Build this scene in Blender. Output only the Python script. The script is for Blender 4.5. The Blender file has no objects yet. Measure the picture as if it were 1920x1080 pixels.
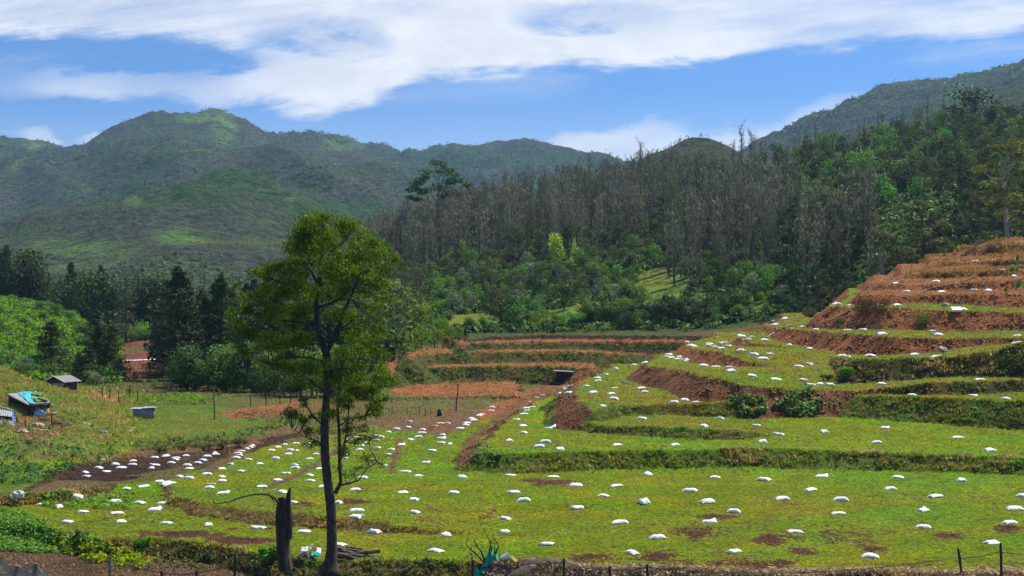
import bpy, math, random
import numpy as np

# ------------------------------------------------------------------ camera, sky, sun, exposure
SC = bpy.context.scene
COL = SC.collection
F, CH, HZ = 2500.0, 9.2, 600.0          # focal length in photo pixels, eye height, horizon row
cam_d = bpy.data.cameras.new('camera'); cam = bpy.data.objects.new('camera', cam_d); COL.objects.link(cam)
cam.location = (0, 0, CH); cam.rotation_euler = (math.radians(90), 0, 0)
cam_d.sensor_width = 36; cam_d.lens = F/1920*36; cam_d.shift_y = 60/1920
cam_d.clip_start = 0.5; cam_d.clip_end = 20000
SC.camera = cam
SC.view_settings.view_transform = 'Standard'; SC.view_settings.look = 'None'
SC.view_settings.exposure = 0.5; SC.view_settings.gamma = 1
SUN_EL, SUN_AZ = math.radians(56), math.radians(50)     # azimuth from +Y towards +X
SDIR = (math.cos(SUN_EL)*math.sin(SUN_AZ), math.cos(SUN_EL)*math.cos(SUN_AZ), math.sin(SUN_EL))
sd = bpy.data.lights.new('sun', 'SUN'); sd.energy = 4.8; sd.angle = math.radians(0.5); sd.color = (1, 0.95, 0.87)
so = bpy.data.objects.new('sun', sd); COL.objects.link(so)
from mathutils import Vector
so.rotation_euler = Vector(SDIR).to_track_quat('Z', 'Y').to_euler()

class NT:
    """tiny node helper"""
    def __init__(s, tree): s.t = tree; s.t.nodes.clear()
    def n(s, typ, ins=None, **kw):
        nd = s.t.nodes.new(typ)
        for k, v in kw.items(): setattr(nd, k, v)
        if ins:
            for k, v in ins.items():
                if isinstance(v, bpy.types.NodeSocket): s.t.links.new(v, nd.inputs[k])
                else: nd.inputs[k].default_value = v
        return nd
    def m(s, op, a, b=0.0, c=0.0, clamp=False):
        return s.n('ShaderNodeMath', {0: a, 1: b, 2: c}, operation=op, use_clamp=clamp).outputs[0]
    def mix(s, f, a, b, blend='MIX'):
        nd = s.n('ShaderNodeMix', data_type='RGBA', blend_type=blend)
        for k, v in ((0, f), (6, a), (7, b)):
            if isinstance(v, bpy.types.NodeSocket): s.t.links.new(v, nd.inputs[k])
            else: nd.inputs[k].default_value = (v if k == 0 else (tuple(v)+(1,))[:4])
        return nd.outputs[2]
    def ss(s, x, lo, hi):
        return s.n('ShaderNodeMapRange', {0: x, 1: lo, 2: hi}, interpolation_type='SMOOTHSTEP').outputs[0]
    def noise(s, vec, scale, detail=4, rough=0.55, dist=0.0, out=0):
        return s.n('ShaderNodeTexNoise', {'Vector': vec, 'Scale': scale, 'Detail': detail, 'Roughness': rough, 'Distortion': dist}).outputs[out]
    def curve(s, x, pts, x0, x1, y0, y1):
        """piecewise curve y(x) given in real units"""
        nd = s.n('ShaderNodeFloatCurve')
        cm = nd.mapping.curves[0]
        q = [((a-x0)/(x1-x0), (b-y0)/(y1-y0)) for a, b in pts]
        cm.points[0].location = q[0]; cm.points[1].location = q[-1]
        for p in q[1:-1]: cm.points.new(*p)
        nd.mapping.update()
        xm = s.n('ShaderNodeMapRange', {0: x, 1: x0, 2: x1, 3: 0.0, 4: 1.0}).outputs[0]
        s.t.links.new(xm, nd.inputs['Value'])
        return s.n('ShaderNodeMapRange', {0: nd.outputs[0], 1: 0.0, 2: 1.0, 3: y0, 4: y1}).outputs[0]

W = bpy.data.worlds.new('World'); SC.world = W; W.use_nodes = True
w = NT(W.node_tree)
sky = w.n('ShaderNodeTexSky', sky_type='NISHITA', sun_disc=False, sun_elevation=SUN_EL, sun_rotation=SUN_AZ,
          altitude=2000, air_density=1.0, dust_density=0.6, ozone_density=2.2)
geo = w.n('ShaderNodeNewGeometry')
dirv = w.n('ShaderNodeVectorMath', {0: geo.outputs['Incoming'], 1: (-1, -1, -1)}, operation='MULTIPLY').outputs[0]
sx = w.n('ShaderNodeSeparateXYZ', {0: dirv})
yy = w.m('MAXIMUM', sx.outputs[1], 0.05)
U = w.m('DIVIDE', sx.outputs[0], yy); V = w.m('DIVIDE', sx.outputs[2], yy)      # sky direction: tangent of azimuth, of elevation
def su(px): return (px-960)/F
def sv(py): return (HZ-py)/F
cl = w.n('ShaderNodeCombineXYZ', {0: U, 1: w.m('MULTIPLY', V, 2.6), 2: 0.3}).outputs[0]
# streaks follow the band, rising to the right
rot = w.n('ShaderNodeVectorRotate', {'Vector': cl, 'Angle': math.radians(-22)}, rotation_type='Z_AXIS').outputs[0]
st = w.n('ShaderNodeVectorMath', {0: rot, 1: (0.55, 1.6, 1)}, operation='MULTIPLY').outputs[0]
nA = w.noise(st, 5.0, 8, 0.62, 0.6)
nB = w.noise(cl, 16.0, 8, 0.65, 0.3)
nC = w.noise(rot, 3.1, 5, 0.5, 0.2)
wob = w.m('ADD', w.m('MULTIPLY', w.m('SUBTRACT', nA, 0.5), 0.05), w.m('MULTIPLY', w.m('SUBTRACT', nB, 0.5), 0.03))
Vn = w.m('ADD', V, wob)
def band(lo, hi, slo, shi):
    L = w.curve(U, [(su(a), sv(b)) for a, b in lo], su(-700), su(2600), -0.2, 0.6)
    H = w.curve(U, [(su(a), sv(b)) for a, b in hi], su(-700), su(2600), -0.2, 0.6)
    a = w.ss(w.m('DIVIDE', w.m('SUBTRACT', Vn, L), slo), -1.0, 1.0)
    b = w.ss(w.m('DIVIDE', w.m('SUBTRACT', H, Vn), shi), -1.0, 1.0)
    return w.m('MULTIPLY', a, b)
lo = [(-700, 260), (-100, 175), (150, 172), (380, 185), (500, 178), (600, 186), (700, 168), (800, 136), (950, 122), (1150, 118), (1400, 107), (1650, 82), (1920, 50), (2600, 0)]
hi = [(-700, 160), (-100, 145), (150, 128), (330, 132), (430, 120), (490, 70), (540, -40), (800, -300), (1200, -600), (2000, -600), (2600, -600)]
main = band(lo, hi, 0.007, 0.02)
thin = w.curve(U, [(su(-700), 0.25), (su(0), 0.3), (su(150), 0.7), (su(300), 0.5), (su(480), 0.85), (su(700), 1.0), (su(1500), 0.97), (su(1920), 0.9), (su(2600), 0.6)], su(-700), su(2600), 0, 1.2)
main = w.m('MULTIPLY', main, thin)
top = band([(-700, 120), (-100, 68), (200, 72), (420, 78), (500, 78), (560, 66), (660, 20), (800, -100), (2600, -200)], [(-700, -700), (2600, -700)], 0.008, 0.03)
low = band([(-700, 330), (900, 330), (1500, 330), (2600, 330)],
           [(-700, 262), (20, 262), (80, 250), (130, 272), (175, 250), (215, 262), (320, 330), (950, 300), (1040, 256), (1120, 246), (1230, 236), (1340, 244), (1450, 236), (1520, 205), (1640, 190), (2600, 160)], 0.01, 0.007)
wisp = w.m('MULTIPLY', w.ss(nA, 0.48, 0.75), 0.38)
wisp = w.m('MULTIPLY', wisp, w.ss(V, sv(235), sv(120)))
lowh = w.m('MULTIPLY', w.ss(V, sv(160), sv(330)), 0.25)
dens = w.m('MAXIMUM', w.m('MAXIMUM', main, top), w.m('MULTIPLY', low, 0.85))
soft = w.m('ADD', 0.42, w.m('MULTIPLY', w.ss(w.m('ADD', w.m('MULTIPLY', nA, .6), w.m('MULTIPLY', nC, .4)), 0.36, 0.56), 0.58))
dens = w.m('MULTIPLY', dens, soft)
dens = w.m('MAXIMUM', dens, w.m('MAXIMUM', wisp, lowh))
def hole(px, py, rx, ry, k):
    a = w.m('POWER', w.m('DIVIDE', w.m('SUBTRACT', U, su(px)), rx/F), 2.0); b = w.m('POWER', w.m('DIVIDE', w.m('SUBTRACT', Vn, sv(py)), ry/F), 2.0)
    return w.m('MULTIPLY', w.m('SUBTRACT', 1.0, w.ss(w.m('ADD', a, b), 0.1, 1.6)), k)
hl = w.m('MAXIMUM', w.m('MAXIMUM', hole(600, 70, 130, 38, .62), hole(1110, 30, 150, 34, .55)), w.m('MAXIMUM', hole(270, 108, 260, 22, .85), hole(60, 205, 200, 22, .4)))
hl = w.m('MULTIPLY', hl, w.m('ADD', .45, w.ss(nB, .35, .6)), clamp=True)
dens = w.m('MULTIPLY', dens, w.m('SUBTRACT', 1.0, hl))
cc = w.mix(w.ss(nB, 0.3, 0.7), (6.9, 7.3, 8.1), (8.6, 8.8, 9.2))
blue = w.mix(1.0, sky.outputs[0], (0.50, 0.80, 1.14), 'MULTIPLY')
final = w.mix(dens, blue, cc)
bg = w.n('ShaderNodeBackground', {'Color': final, 'Strength': 0.082})
w.n('ShaderNodeOutputWorld', {'Surface': bg.outputs[0]})

# ------------------------------------------------------------------ helpers
HAZE = 0.85e-4
R0 = np.random.default_rng(7)
random.seed(7)
def P(px, py, d): return np.array([(px-960)/F*d, d, CH-(py-HZ)*d/F])
def dz(py, z): return F*(CH-z)/(py-HZ)          # distance of a point of known height seen at row py

def _h(ix, iy, seed):
    n = (ix.astype(np.int64)*374761393 + iy.astype(np.int64)*668265263 + seed*1274126177) & 0xffffffff
    n = ((n ^ (n >> 13))*1274126177) & 0xffffffff
    return ((n ^ (n >> 16)) & 0xffff)/65535.0
def vn(x, y, seed=0):
    ix = np.floor(x); iy = np.floor(y); fx = x-ix; fy = y-iy
    fx = fx*fx*(3-2*fx); fy = fy*fy*(3-2*fy)
    a = _h(ix, iy, seed); b = _h(ix+1, iy, seed); c = _h(ix, iy+1, seed); d = _h(ix+1, iy+1, seed)
    return (a+(b-a)*fx)*(1-fy)+(c+(d-c)*fx)*fy
def fbm(x, y, sc, oct=4, seed=0, g=0.5):
    s = 0; a = 1; t = 0
    for o in range(oct):
        s = s + a*vn(x*sc+o*17.3, y*sc-o*9.1, seed+o); t += a; a *= g; sc *= 2.03
    return s/t                                   # 0..1
def sm(x, a, b):
    t = np.clip((x-a)/(b-a), 0, 1); return t*t*(3-2*t)

def link(o, parent=None):
    COL.objects.link(o)
    if parent is not None: o.parent = parent
    return o
def mesh_np(name, V_, Fc, mats=(), smooth=False, midx=None, attrs=None):
    """V_ (n,3); Fc (m,k) array or list of arrays with different k"""
    me = bpy.data.meshes.new(name)
    if not isinstance(Fc, list): Fc = [Fc]
    Fc = [f for f in Fc if len(f)]
    V_ = np.asarray(V_, dtype=np.float32)
    me.vertices.add(len(V_)); me.vertices.foreach_set('co', V_.ravel())
    nl = sum(f.size for f in Fc); npoly = sum(len(f) for f in Fc)
    me.loops.add(nl); me.loops.foreach_set('vertex_index', np.concatenate([f.ravel() for f in Fc]).astype(np.int32))
    me.polygons.add(npoly)
    tot = np.concatenate([np.full(len(f), f.shape[1]) for f in Fc]); st_ = np.concatenate([[0], np.cumsum(tot)[:-1]])
    me.polygons.foreach_set('loop_start', st_.astype(np.int32)); me.polygons.foreach_set('loop_total', tot.astype(np.int32))
    me.polygons.foreach_set('use_smooth', np.full(npoly, smooth))
    if midx is not None: me.polygons.foreach_set('material_index', midx.astype(np.int32))
    for m in mats: me.materials.append(m)
    if attrs:
        for k, v in attrs.items():
            v = np.asarray(v, dtype=np.float32)
            if v.ndim == 1:
                a = me.attributes.new(k, 'FLOAT', 'POINT'); a.data.foreach_set('value', v)
            else:
                a = me.attributes.new(k, 'FLOAT_COLOR', 'POINT')
                c = np.ones((len(v), 4), np.float32); c[:, :3] = v; a.data.foreach_set('color', c.ravel())
    me.update(calc_edges=True)
    return me
def obj(name, me, parent=None, **kw):
    o = link(bpy.data.objects.new(name, me), parent)
    for k, v in kw.items(): o[k] = v
    return o
def thing(name, label, cat, loc=(0, 0, 0), rz=0, group=None):
    o = bpy.data.objects.new(name, None); COL.objects.link(o); o.location = loc; o.rotation_euler = (0, 0, rz)
    o.empty_display_size = 0.3
    o['label'] = label; o['category'] = cat
    if group: o['group'] = group
    return o
def tag(o, label, cat, group=None):
    o['label'] = label; o['category'] = cat
    if group: o['group'] = group
    return o

class MB:
    """collects shapes into one mesh"""
    def __init__(s): s.v = []; s.q = []; s.t = []; s.n = 0; s.a = []
    def add(s, V_, q=None, t=None, tone=0.5):
        V_ = np.asarray(V_, float)
        if q is not None and len(q): s.q.append(np.asarray(q)+s.n)
        if t is not None and len(t): s.t.append(np.asarray(t)+s.n)
        s.v.append(V_); s.n += len(V_); s.a.append(np.broadcast_to(tone, (len(V_),)).astype(float))
    def box(s, c, size, rz=0, M=None, tone=0.5):
        x = np.array([[i, j, k] for i in (-.5, .5) for j in (-.5, .5) for k in (-.5, .5)])*np.array(size)
        if M is not None: x = x@np.asarray(M).T
        ca, sa = math.cos(rz), math.sin(rz)
        x = x@np.array([[ca, sa, 0], [-sa, ca, 0], [0, 0, 1]])+np.array(c)
        s.add(x, q=[[0, 1, 3, 2], [4, 6, 7, 5], [0, 4, 5, 1], [2, 3, 7, 6], [0, 2, 6, 4], [1, 5, 7, 3]], tone=tone)
    def tube(s, pts, rad, n=6, tone=0.5, cap=True, rough=0, rng=None):
        pts = np.asarray(pts, float); k = len(pts); rad = np.broadcast_to(rad, (k,)).astype(float)
        T = np.gradient(pts, axis=0); T /= np.linalg.norm(T, axis=1)[:, None]+1e-9
        ref = np.array([0, 0, 1.0]) if abs(T[:, 2]).mean() < 0.8 else np.array([1.0, 0, 0])
        A = np.cross(T, ref); A /= np.linalg.norm(A, axis=1)[:, None]+1e-9; B = np.cross(T, A)
        th = np.arange(n)/n*2*math.pi
        rr = np.ones((k, n))
        if rough: rr += (rng or R0).uniform(-rough, rough, (k, n))
        X = pts[:, None]+(A[:, None]*np.cos(th)[None, :, None]+B[:, None]*np.sin(th)[None, :, None])*(rad[:, None]*rr)[..., None]
        i, j = np.meshgrid(np.arange(k-1), np.arange(n), indexing='ij'); j2 = (j+1) % n
        q = np.stack([i*n+j, i*n+j2, (i+1)*n+j2, (i+1)*n+j], -1).reshape(-1, 4)
        V_ = X.reshape(-1, 3); t = []
        if cap:
            V_ = np.vstack([V_, pts[:1], pts[-1:]]); a, b = k*n, k*n+1
            t = [[a, (j_+1) % n, j_] for j_ in range(n)]+[[b, (k-1)*n+j_, (k-1)*n+(j_+1) % n] for j_ in range(n)]
        s.add(V_, q=q, t=t, tone=tone)
    def sheet(s, G, tone=0.5):
        G = np.asarray(G, float); a, b = G.shape[:2]
        i, j = np.meshgrid(np.arange(a-1), np.arange(b-1), indexing='ij')
        q = np.stack([i*b+j, (i+1)*b+j, (i+1)*b+j+1, i*b+j+1], -1).reshape(-1, 4)
        s.add(G.reshape(-1, 3), q=q, tone=tone)
    def mesh(s, name, mats, smooth=False):
        if not isinstance(mats, (list, tuple)): mats = [mats]
        fs = []
        if s.q: fs.append(np.concatenate(s.q))
        if s.t: fs.append(np.concatenate(s.t))
        return mesh_np(name, np.concatenate(s.v), fs, mats, smooth, attrs={'tone': np.concatenate(s.a)})
    def build(s, name, mats, parent=None, smooth=False):
        return obj(name, s.mesh(name, mats, smooth), parent)

# ------------------------------------------------------------------ materials
def mat(name):
    m = bpy.data.materials.new(name); m.use_nodes = True
    return m, NT(m.node_tree)
def simple(name, col, rough=0.8, var=0.25, scale=8.0, bump=0.3, metal=0.0, col2=None, detail=5, stretch=None, bd=0.02):
    m, t = mat(name)
    tc = t.n('ShaderNodeTexCoord').outputs['Object']
    if stretch: tc = t.n('ShaderNodeVectorMath', {0: tc, 1: stretch}, operation='MULTIPLY').outputs[0]
    nz = t.noise(tc, scale, detail, 0.6)
    c2 = col2 if col2 else tuple(c*(1-var) for c in col)
    c1 = tuple(min(1, c*(1+var)) for c in col) if not col2 else col
    c = t.mix(t.ss(nz, 0.35, 0.65), c2, c1)
    ob = t.n('ShaderNodeBsdfPrincipled', {'Base Color': c, 'Roughness': rough, 'Metallic': metal})
    if bump:
        b = t.n('ShaderNodeBump', {'Height': t.noise(tc, scale*2.5, 6, 0.65), 'Strength': bump, 'Distance': bd})
        t.t.links.new(b.outputs[0], ob.inputs['Normal'])
    t.n('ShaderNodeOutputMaterial', {'Surface': ob.outputs[0]})
    return m
LG = 2.45
def leaf(name, dark, light, trans=0.3, hue=0.03, val=0.35, rough=0.55):
    """foliage: tone attribute picks the leaf colour, each plant shifts a little as a whole"""
    m, t = mat(name)
    tone = t.n('ShaderNodeAttribute', attribute_name='tone').outputs['Fac']
    rnd = t.n('ShaderNodeObjectInfo').outputs['Random']
    c = t.mix(tone, tuple(v*LG for v in dark), tuple(v*LG for v in light))
    r2 = t.m('FRACT', t.m('MULTIPLY', rnd, 7.31))
    hs = t.n('ShaderNodeHueSaturation', {'Hue': t.m('ADD', 0.5-hue, t.m('MULTIPLY', rnd, 2*hue)), 'Saturation': t.m('ADD', 0.85, t.m('MULTIPLY', r2, 0.25)),
             'Value': t.m('ADD', 1-val, t.m('MULTIPLY', r2, 2*val)), 'Fac': 1.0, 'Color': c}).outputs[0]
    ob = t.n('ShaderNodeBsdfPrincipled', {'Base Color': hs, 'Roughness': rough, 'Specular IOR Level': 0.08})
    tr = t.n('ShaderNodeBsdfTranslucent', {'Color': t.mix(1.0, hs, (1.25, 1.2, 0.6), 'MULTIPLY')})
    mx = t.n('ShaderNodeMixShader', {0: trans, 1: ob.outputs[0], 2: tr.outputs[0]})
    t.n('ShaderNodeOutputMaterial', {'Surface': mx.outputs[0]})
    return m
# ------------------------------------------------------------------ terrain
# base land: for a row of distances, heights over the bearing px
BASE = [
 (8, [(0, -3.6)]), (30, [(0, -2.6)]), (48, [(0, -1.25), (450, -1.3), (650, -1.7)]), (60, [(0, -1.15), (450, -1.2), (650, -1.5)]),
 (67, [(0, -.75), (700, -.7), (1000, 0)]), (73, [(0, -.55), (350, -.5), (600, -.2), (1000, 0)]), (76, [(0, -.1), (300, 0)]), (84, [(-200, .3), (0, 0)]),
 (100, [(-300, 2), (0, .3), (60, .1), (150, 0)]),
 (116, [(-300, 4), (0, .5), (100, .2), (180, 0)]),
 (126, [(-300, 6), (0, 2.2), (60, 1.5), (120, 1.0), (200, .4), (260, 0)]),
 (140, [(-300, 8), (0, 4.3), (50, 3.0), (100, 2.1), (150, 1.5), (200, .6), (260, 0)]),
 (158, [(-300, 6), (0, 1.6), (100, .2), (200, 0), (260, 0)]),
 (185, [(-300, 8), (0, 1), (100, 0), (200, 0), (1100, 0), (1200, 1), (1300, 2), (1500, 3), (1700, 7), (1920, 12)]),
 (203, [(-300, 8), (0, 1.5), (100, 0), (1050, 0), (1200, 1.5), (1300, 3), (1500, 4.5), (1700, 9), (1920, 15), (2800, 28)]),
 (228, [(-300, 12), (0, 1.5), (170, 0), (230, -1), (690, 0), (740, 4), (800, 6), (1100, 7), (1300, 7), (1500, 9), (1700, 14.5), (1920, 21), (2800, 38)]),
 (260, [(-300, 16), (0, 8.5), (100, 6.6), (170, 3), (230, -.8), (400, -.5), (660, 2), (740, 6.5), (800, 8.5), (1100, 11), (1300, 14), (1500, 19), (1700, 27), (1920, 33), (2800, 50)]),
 (300, [(-300, 20), (0, 14), (100, 12.2), (170, 8), (220, 3.4), (260, 4.4), (340, 4.4), (400, 2), (560, 0), (660, 6), (740, 10.5), (800, 13), (900, 14.5), (1000, 16), (1100, 18), (1300, 22), (1500, 27), (1700, 36), (1920, 41), (2800, 62)]),
 (350, [(-300, 18), (0, 11), (200, 5), (400, 0), (560, 3), (660, 12), (740, 18), (800, 21), (900, 23.5), (1000, 25.5), (1100, 28), (1300, 32), (1500, 38), (1700, 46), (1920, 52), (2800, 75)]),
 (400, [(-300, 8), (0, 3), (200, 0), (480, 0), (560, 8), (660, 20), (740, 26), (800, 29), (900, 33), (1000, 35), (1100, 38), (1300, 43), (1500, 50), (1700, 58), (1920, 66), (2800, 90)]),
 (450, [(-300, 0), (0, -2), (300, -3), (480, 2), (560, 12), (660, 28), (740, 33.5), (800, 37), (900, 41.6), (1000, 45), (1100, 48.8), (1300, 55), (1500, 63), (1700, 71), (1920, 79), (2800, 105)]),
 (500, [(-300, -4), (300, -6), (480, -2), (560, 8), (660, 22), (740, 27), (900, 33), (1100, 40), (1300, 46), (1500, 54), (1700, 62), (1920, 70), (2800, 95)]),
 (600, [(-300, -15), (480, -15), (740, 0), (1100, 15), (1500, 25), (1920, 35), (2800, 50)]),
 (760, [(-300, -35), (2800, -35)]),
]
BD = np.array([r[0] for r in BASE], float)
BC = np.linspace(-1500, 3400, 491)
BT = np.array([np.interp(BC, [k[0] for k in r[1]], [k[1] for k in r[1]]) for r in BASE])
_k = np.hanning(9); _k /= _k.sum()
BT = np.array([np.convolve(np.pad(r, 4, mode='edge'), _k, 'valid') for r in BT])
def base_z(x, y):
    px = x/np.maximum(y, 1)*F+960
    cx = np.clip((px-BC[0])/(BC[1]-BC[0]), 0, len(BC)-1.001)
    ci = cx.astype(int); fx = cx-ci
    ry = np.clip(np.interp(y, BD, np.arange(len(BD))), 0, len(BD)-1.001); ri = ry.astype(int); fy = ry-ri
    a = BT[ri, ci]*(1-fx)+BT[ri, ci+1]*fx; b = BT[ri+1, ci]*(1-fx)+BT[ri+1, ci+1]*fx
    return a*(1-fy)+b*fy

# terraces: front edge as (px, row, z) or (px, row, distance when > 20)
G_BR, G_MID, G_DRY, G_DK = (.225, .305, .003), (.215, .262, .005), (.21, .165, .045), (.06, .08, .012)
S_OR, S_BR, S_DK, S_RD = (.43, .175, .062), (.21, .108, .050), (.07, .036, .02), (.25, .095, .055)
TER = [
 # name, edge, back distance, tilt, riser slope, tread(grass, soil, cover), riser(grass, soil, cover)
 ('front', [(-500, 965, -.5), (-100, 972, -.5), (0, 978, -.5), (100, 992, -.5), (200, 1008, -.5), (300, 1012, -.5), (420, 1020, -.5), (500, 1036, -.5), (600, 1050, -.45), (800, 1046, -.35), (1000, 1054, -.2), (1200, 1066, -.05), (1400, 1074, 0), (1920, 1078, 0), (2500, 1085, 0)], 78, .008, .75, (G_BR, S_BR, .20), ((.10, .12, .03), S_BR, .55)),
 ('step', [(315, 905, -.02), (330, 925, 0), (395, 945, .02), (470, 955, .05), (560, 962, .05), (640, 970, .05), (700, 978, 0), (790, 990, -.1), (900, 1000, -.25)], 95, .002, .55, (G_BR, S_BR, .25), (G_DRY, S_BR, .45)),
 ('plot', [(-100, 935, 0), (30, 928, .02), (90, 922, .03), (150, 917, .03), (210, 906, .0), (300, 895, -.05), (400, 884, -.1)], 96, .0, .6, ((.16, .11, .035), S_DK, .6), ((.15, .10, .035), S_BR, .4)),
 ('orange', [(640, 746, .45), (690, 746, .45), (800, 744, .45), (900, 741, .45), (968, 742, .45)], 189, .0, .6, (G_DRY, S_OR, 1.0), (G_DRY, S_DK, .9)),
 ('c1', [(728, 702, 2.2), (745, 690, 2.5), (900, 687, 2.6), (1000, 686, 2.6), (1060, 687, 2.55), (1112, 691, 2.4)], 218, .02, .8, (G_DRY, S_OR, .75), ((.11, .12, .022), S_BR, .30)),
 ('c2', [(770, 672, 3.9), (785, 664, 4.25), (900, 660, 4.42), (1060, 659, 4.42), (1110, 661, 4.3), (1180, 664, 4.0), (1235, 668, 3.6)], 222, .015, .8, (G_DRY, S_OR, .8), ((.11, .12, .022), S_BR, .30)),
 ('c3', [(862, 648, 5.4), (880, 643, 5.65), (1000, 641, 5.76), (1100, 640, 5.8), (1250, 640, 5.8), (1340, 642, 5.6)], 234, .012, .8, (G_DRY, S_OR, 1.0), ((.08, .10, .022), S_BR, .35)),
 ('c4', [(880, 638, 6.0), (920, 631, 6.5), (1000, 628, 6.7), (1200, 629, 6.65), (1340, 631, 6.5)], 240, .03, .8, ((.07, .12, .02), S_DK, .4), ((.04, .05, .02), S_DK, .8)),
 ('t1', [(1110, 705, .9), (1078, 722, .8), (1040, 735, 1.0), (1000, 755, 1.1), (950, 787, 1.1), (915, 822, 1.05), (893, 850, 1.0), (940, 850, 1.05), (1000, 850, 1.05), (1100, 845, 1.05), (1250, 843, 1.05), (1400, 839, 1.05), (1550, 843, 1.05), (1700, 850, 1.0), (1920, 858, .95), (2500, 875, .9)], 175, .045, .7, (G_BR, S_BR, .18), ((.16, .18, .02), S_BR, .28)),
 ('t2', [(1105, 790, 1.85), (1120, 797, 1.9), (1200, 799, 1.95), (1300, 802, 1.95), (1380, 806, 1.8), (1440, 815, 1.4), (1500, 830, .9)], 120, .02, .7, (G_MID, S_BR, .3), ((.13, .14, .03), S_BR, .2)),
 ('t3', [(1150, 688, 3.3), (1115, 705, 3.0), (1088, 713, 2.95), (1068, 735, 3.0), (1086, 757, 2.9), (1105, 768, 2.7), (1160, 761, 2.65), (1280, 757, 2.8), (1367, 752, 3.0), (1450, 745, 3.2), (1560, 740, 3.4), (1750, 744, 3.5), (1920, 752, 3.45), (2500, 765, 3.4)], 174, .03, .75, (G_MID, S_BR, .33), ((.12, .13, .02), S_BR, .32)),
 ('t4', [(1290, 652, 5.3), (1232, 668, 4.9), (1208, 682, 4.6), (1240, 688, 4.8), (1290, 695, 4.95), (1340, 708, 4.7), (1400, 720, 4.25), (1450, 727, 3.95), (1500, 731, 3.8), (1600, 731, 3.8), (1680, 724, 4.1), (1750, 716, 4.5), (1920, 712, 4.6), (2500, 712, 4.6)], 195, .022, .9, (G_MID, S_BR, .34), (G_DRY, (.29, .135, .06), .9)),
 ('t5', [(1345, 629, 178), (1290, 642, 165), (1285, 649, 158), (1300, 652, 152), (1347, 659, 128), (1397, 673, 120.6), (1447, 688, 118), (1487, 697, 115), (1530, 704, 113.5), (1600, 716, 110), (1700, 740, 104)], 195, .02, .95, (G_MID, S_BR, .36), (G_DRY, S_OR, .95)),
 ('t6', [(1440, 615, 170), (1385, 633, 158), (1413, 642, 151), (1480, 650, 140), (1513, 658, 136), (1557, 668, 125), (1613, 674, 110), (1713, 671, 110), (1780, 669, 109), (1863, 659, 108), (1920, 642, 107), (2500, 620, 107)], 190, .03, .95, (G_MID, S_BR, .34), ((.085, .08, .022), S_BR, .45)),
 ('t7', [(1470, 598, 175), (1440, 612, 166), (1480, 616, 152), (1547, 621, 138), (1613, 626, 128), (1680, 632, 124), (1780, 635, 121), (1920, 633, 118), (2500, 630, 118)], 190, .06, .95, (G_MID, S_BR, .4), (G_DRY, S_OR, .97)),
 ('t8', [(1590, 560, 168), (1558, 572, 150), (1600, 577, 142), (1680, 577, 136), (1780, 582, 131), (1920, 587, 128), (2500, 590, 127)], 195, .08, .95, (G_MID, S_BR, .35), (G_DRY, S_OR, .97)),
 ('t9', [(1640, 540, 165), (1612, 552, 148), (1690, 555, 142), (1780, 553, 139), (1920, 552, 135), (2500, 550, 134)], 195, .1, .9, (G_DRY, S_OR, .75), (G_DRY, S_OR, 1.0)),
 ('t10', [(1690, 515, 172), (1650, 533, 154), (1720, 534, 148), (1800, 530, 145), (1920, 526, 142), (2500, 520, 140)], 200, .1, .9, (G_DRY, S_OR, .7), (G_DRY, S_OR, .97)),
 ('t11', [(1745, 494, 180), (1705, 513, 159), (1760, 512, 155), (1850, 510, 152), (1920, 508, 150), (2500, 500, 148)], 205, .1, .9, ((.26, .18, .06), S_OR, .75), (G_DRY, S_OR, .95)),
 ('t12', [(1805, 474, 186), (1762, 494, 166), (1850, 491, 161), (1920, 490, 159), (2500, 480, 157)], 210, .1, .9, ((.24, .15, .055), S_OR, .7), ((.22, .13, .05), S_OR, .75)),
 ('t13', [(1865, 450, 194), (1826, 464, 176), (1860, 458, 172), (1920, 461, 171), (2500, 450, 170)], 215, .06, .9, ((.24, .15, .055), S_OR, .7), ((.2, .11, .05), S_OR, .6)),
 ('r1', [(225, 704, .0), (235, 701, -.2), (330, 699, -.2), (345, 700, 0)], 320, .05, .6, (G_DRY, S_RD, 1.0), (G_DK, S_BR, .4)),
]
class Terr: pass
TR = []
for (nm, ed, back, tilt, s, tr, ri) in TER:
    T = Terr(); T.nm, T.tilt, T.s, T.tr, T.ri = nm, tilt, s, tr, ri
    pts = []
    for (px, py, v) in ed:
        d = v if v > 20 else (dz(py, v) if v or py > 640 else dz(py, v))
        pts.append(P(px, py, d))
    pts = np.array(pts)
    # densify so that z follows the edge smoothly
    T.f = pts
    x0, x1 = ed[0][0], ed[-1][0]
    bk = [np.array([(x1-960)/F*back, back]), np.array([(x0-960)/F*back, back])]
    T.poly = np.vstack([pts[:, :2], bk])
    T.lo = T.poly.min(0)-10; T.hi = T.poly.max(0)+10
    TR.append(T)
def seg(px_, py_, A, B):
    ab = B-A; L = (ab**2).sum()+1e-12
    t = np.clip(((px_-A[0])*ab[0]+(py_-A[1])*ab[1])/L, 0, 1)
    return (px_-A[0]-t*ab[0])**2+(py_-A[1]-t*ab[1])**2, t
def inside(x, y, poly):
    r = np.zeros(len(x), bool); n = len(poly); j = n-1
    for i in range(n):
        xi, yi = poly[i]; xj, yj = poly[j]
        if yi != yj:
            c = ((yi > y) != (yj > y)) & (x < (xj-xi)*(y-yi)/(yj-yi)+xi)
            r ^= c
        j = i
    return r
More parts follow.
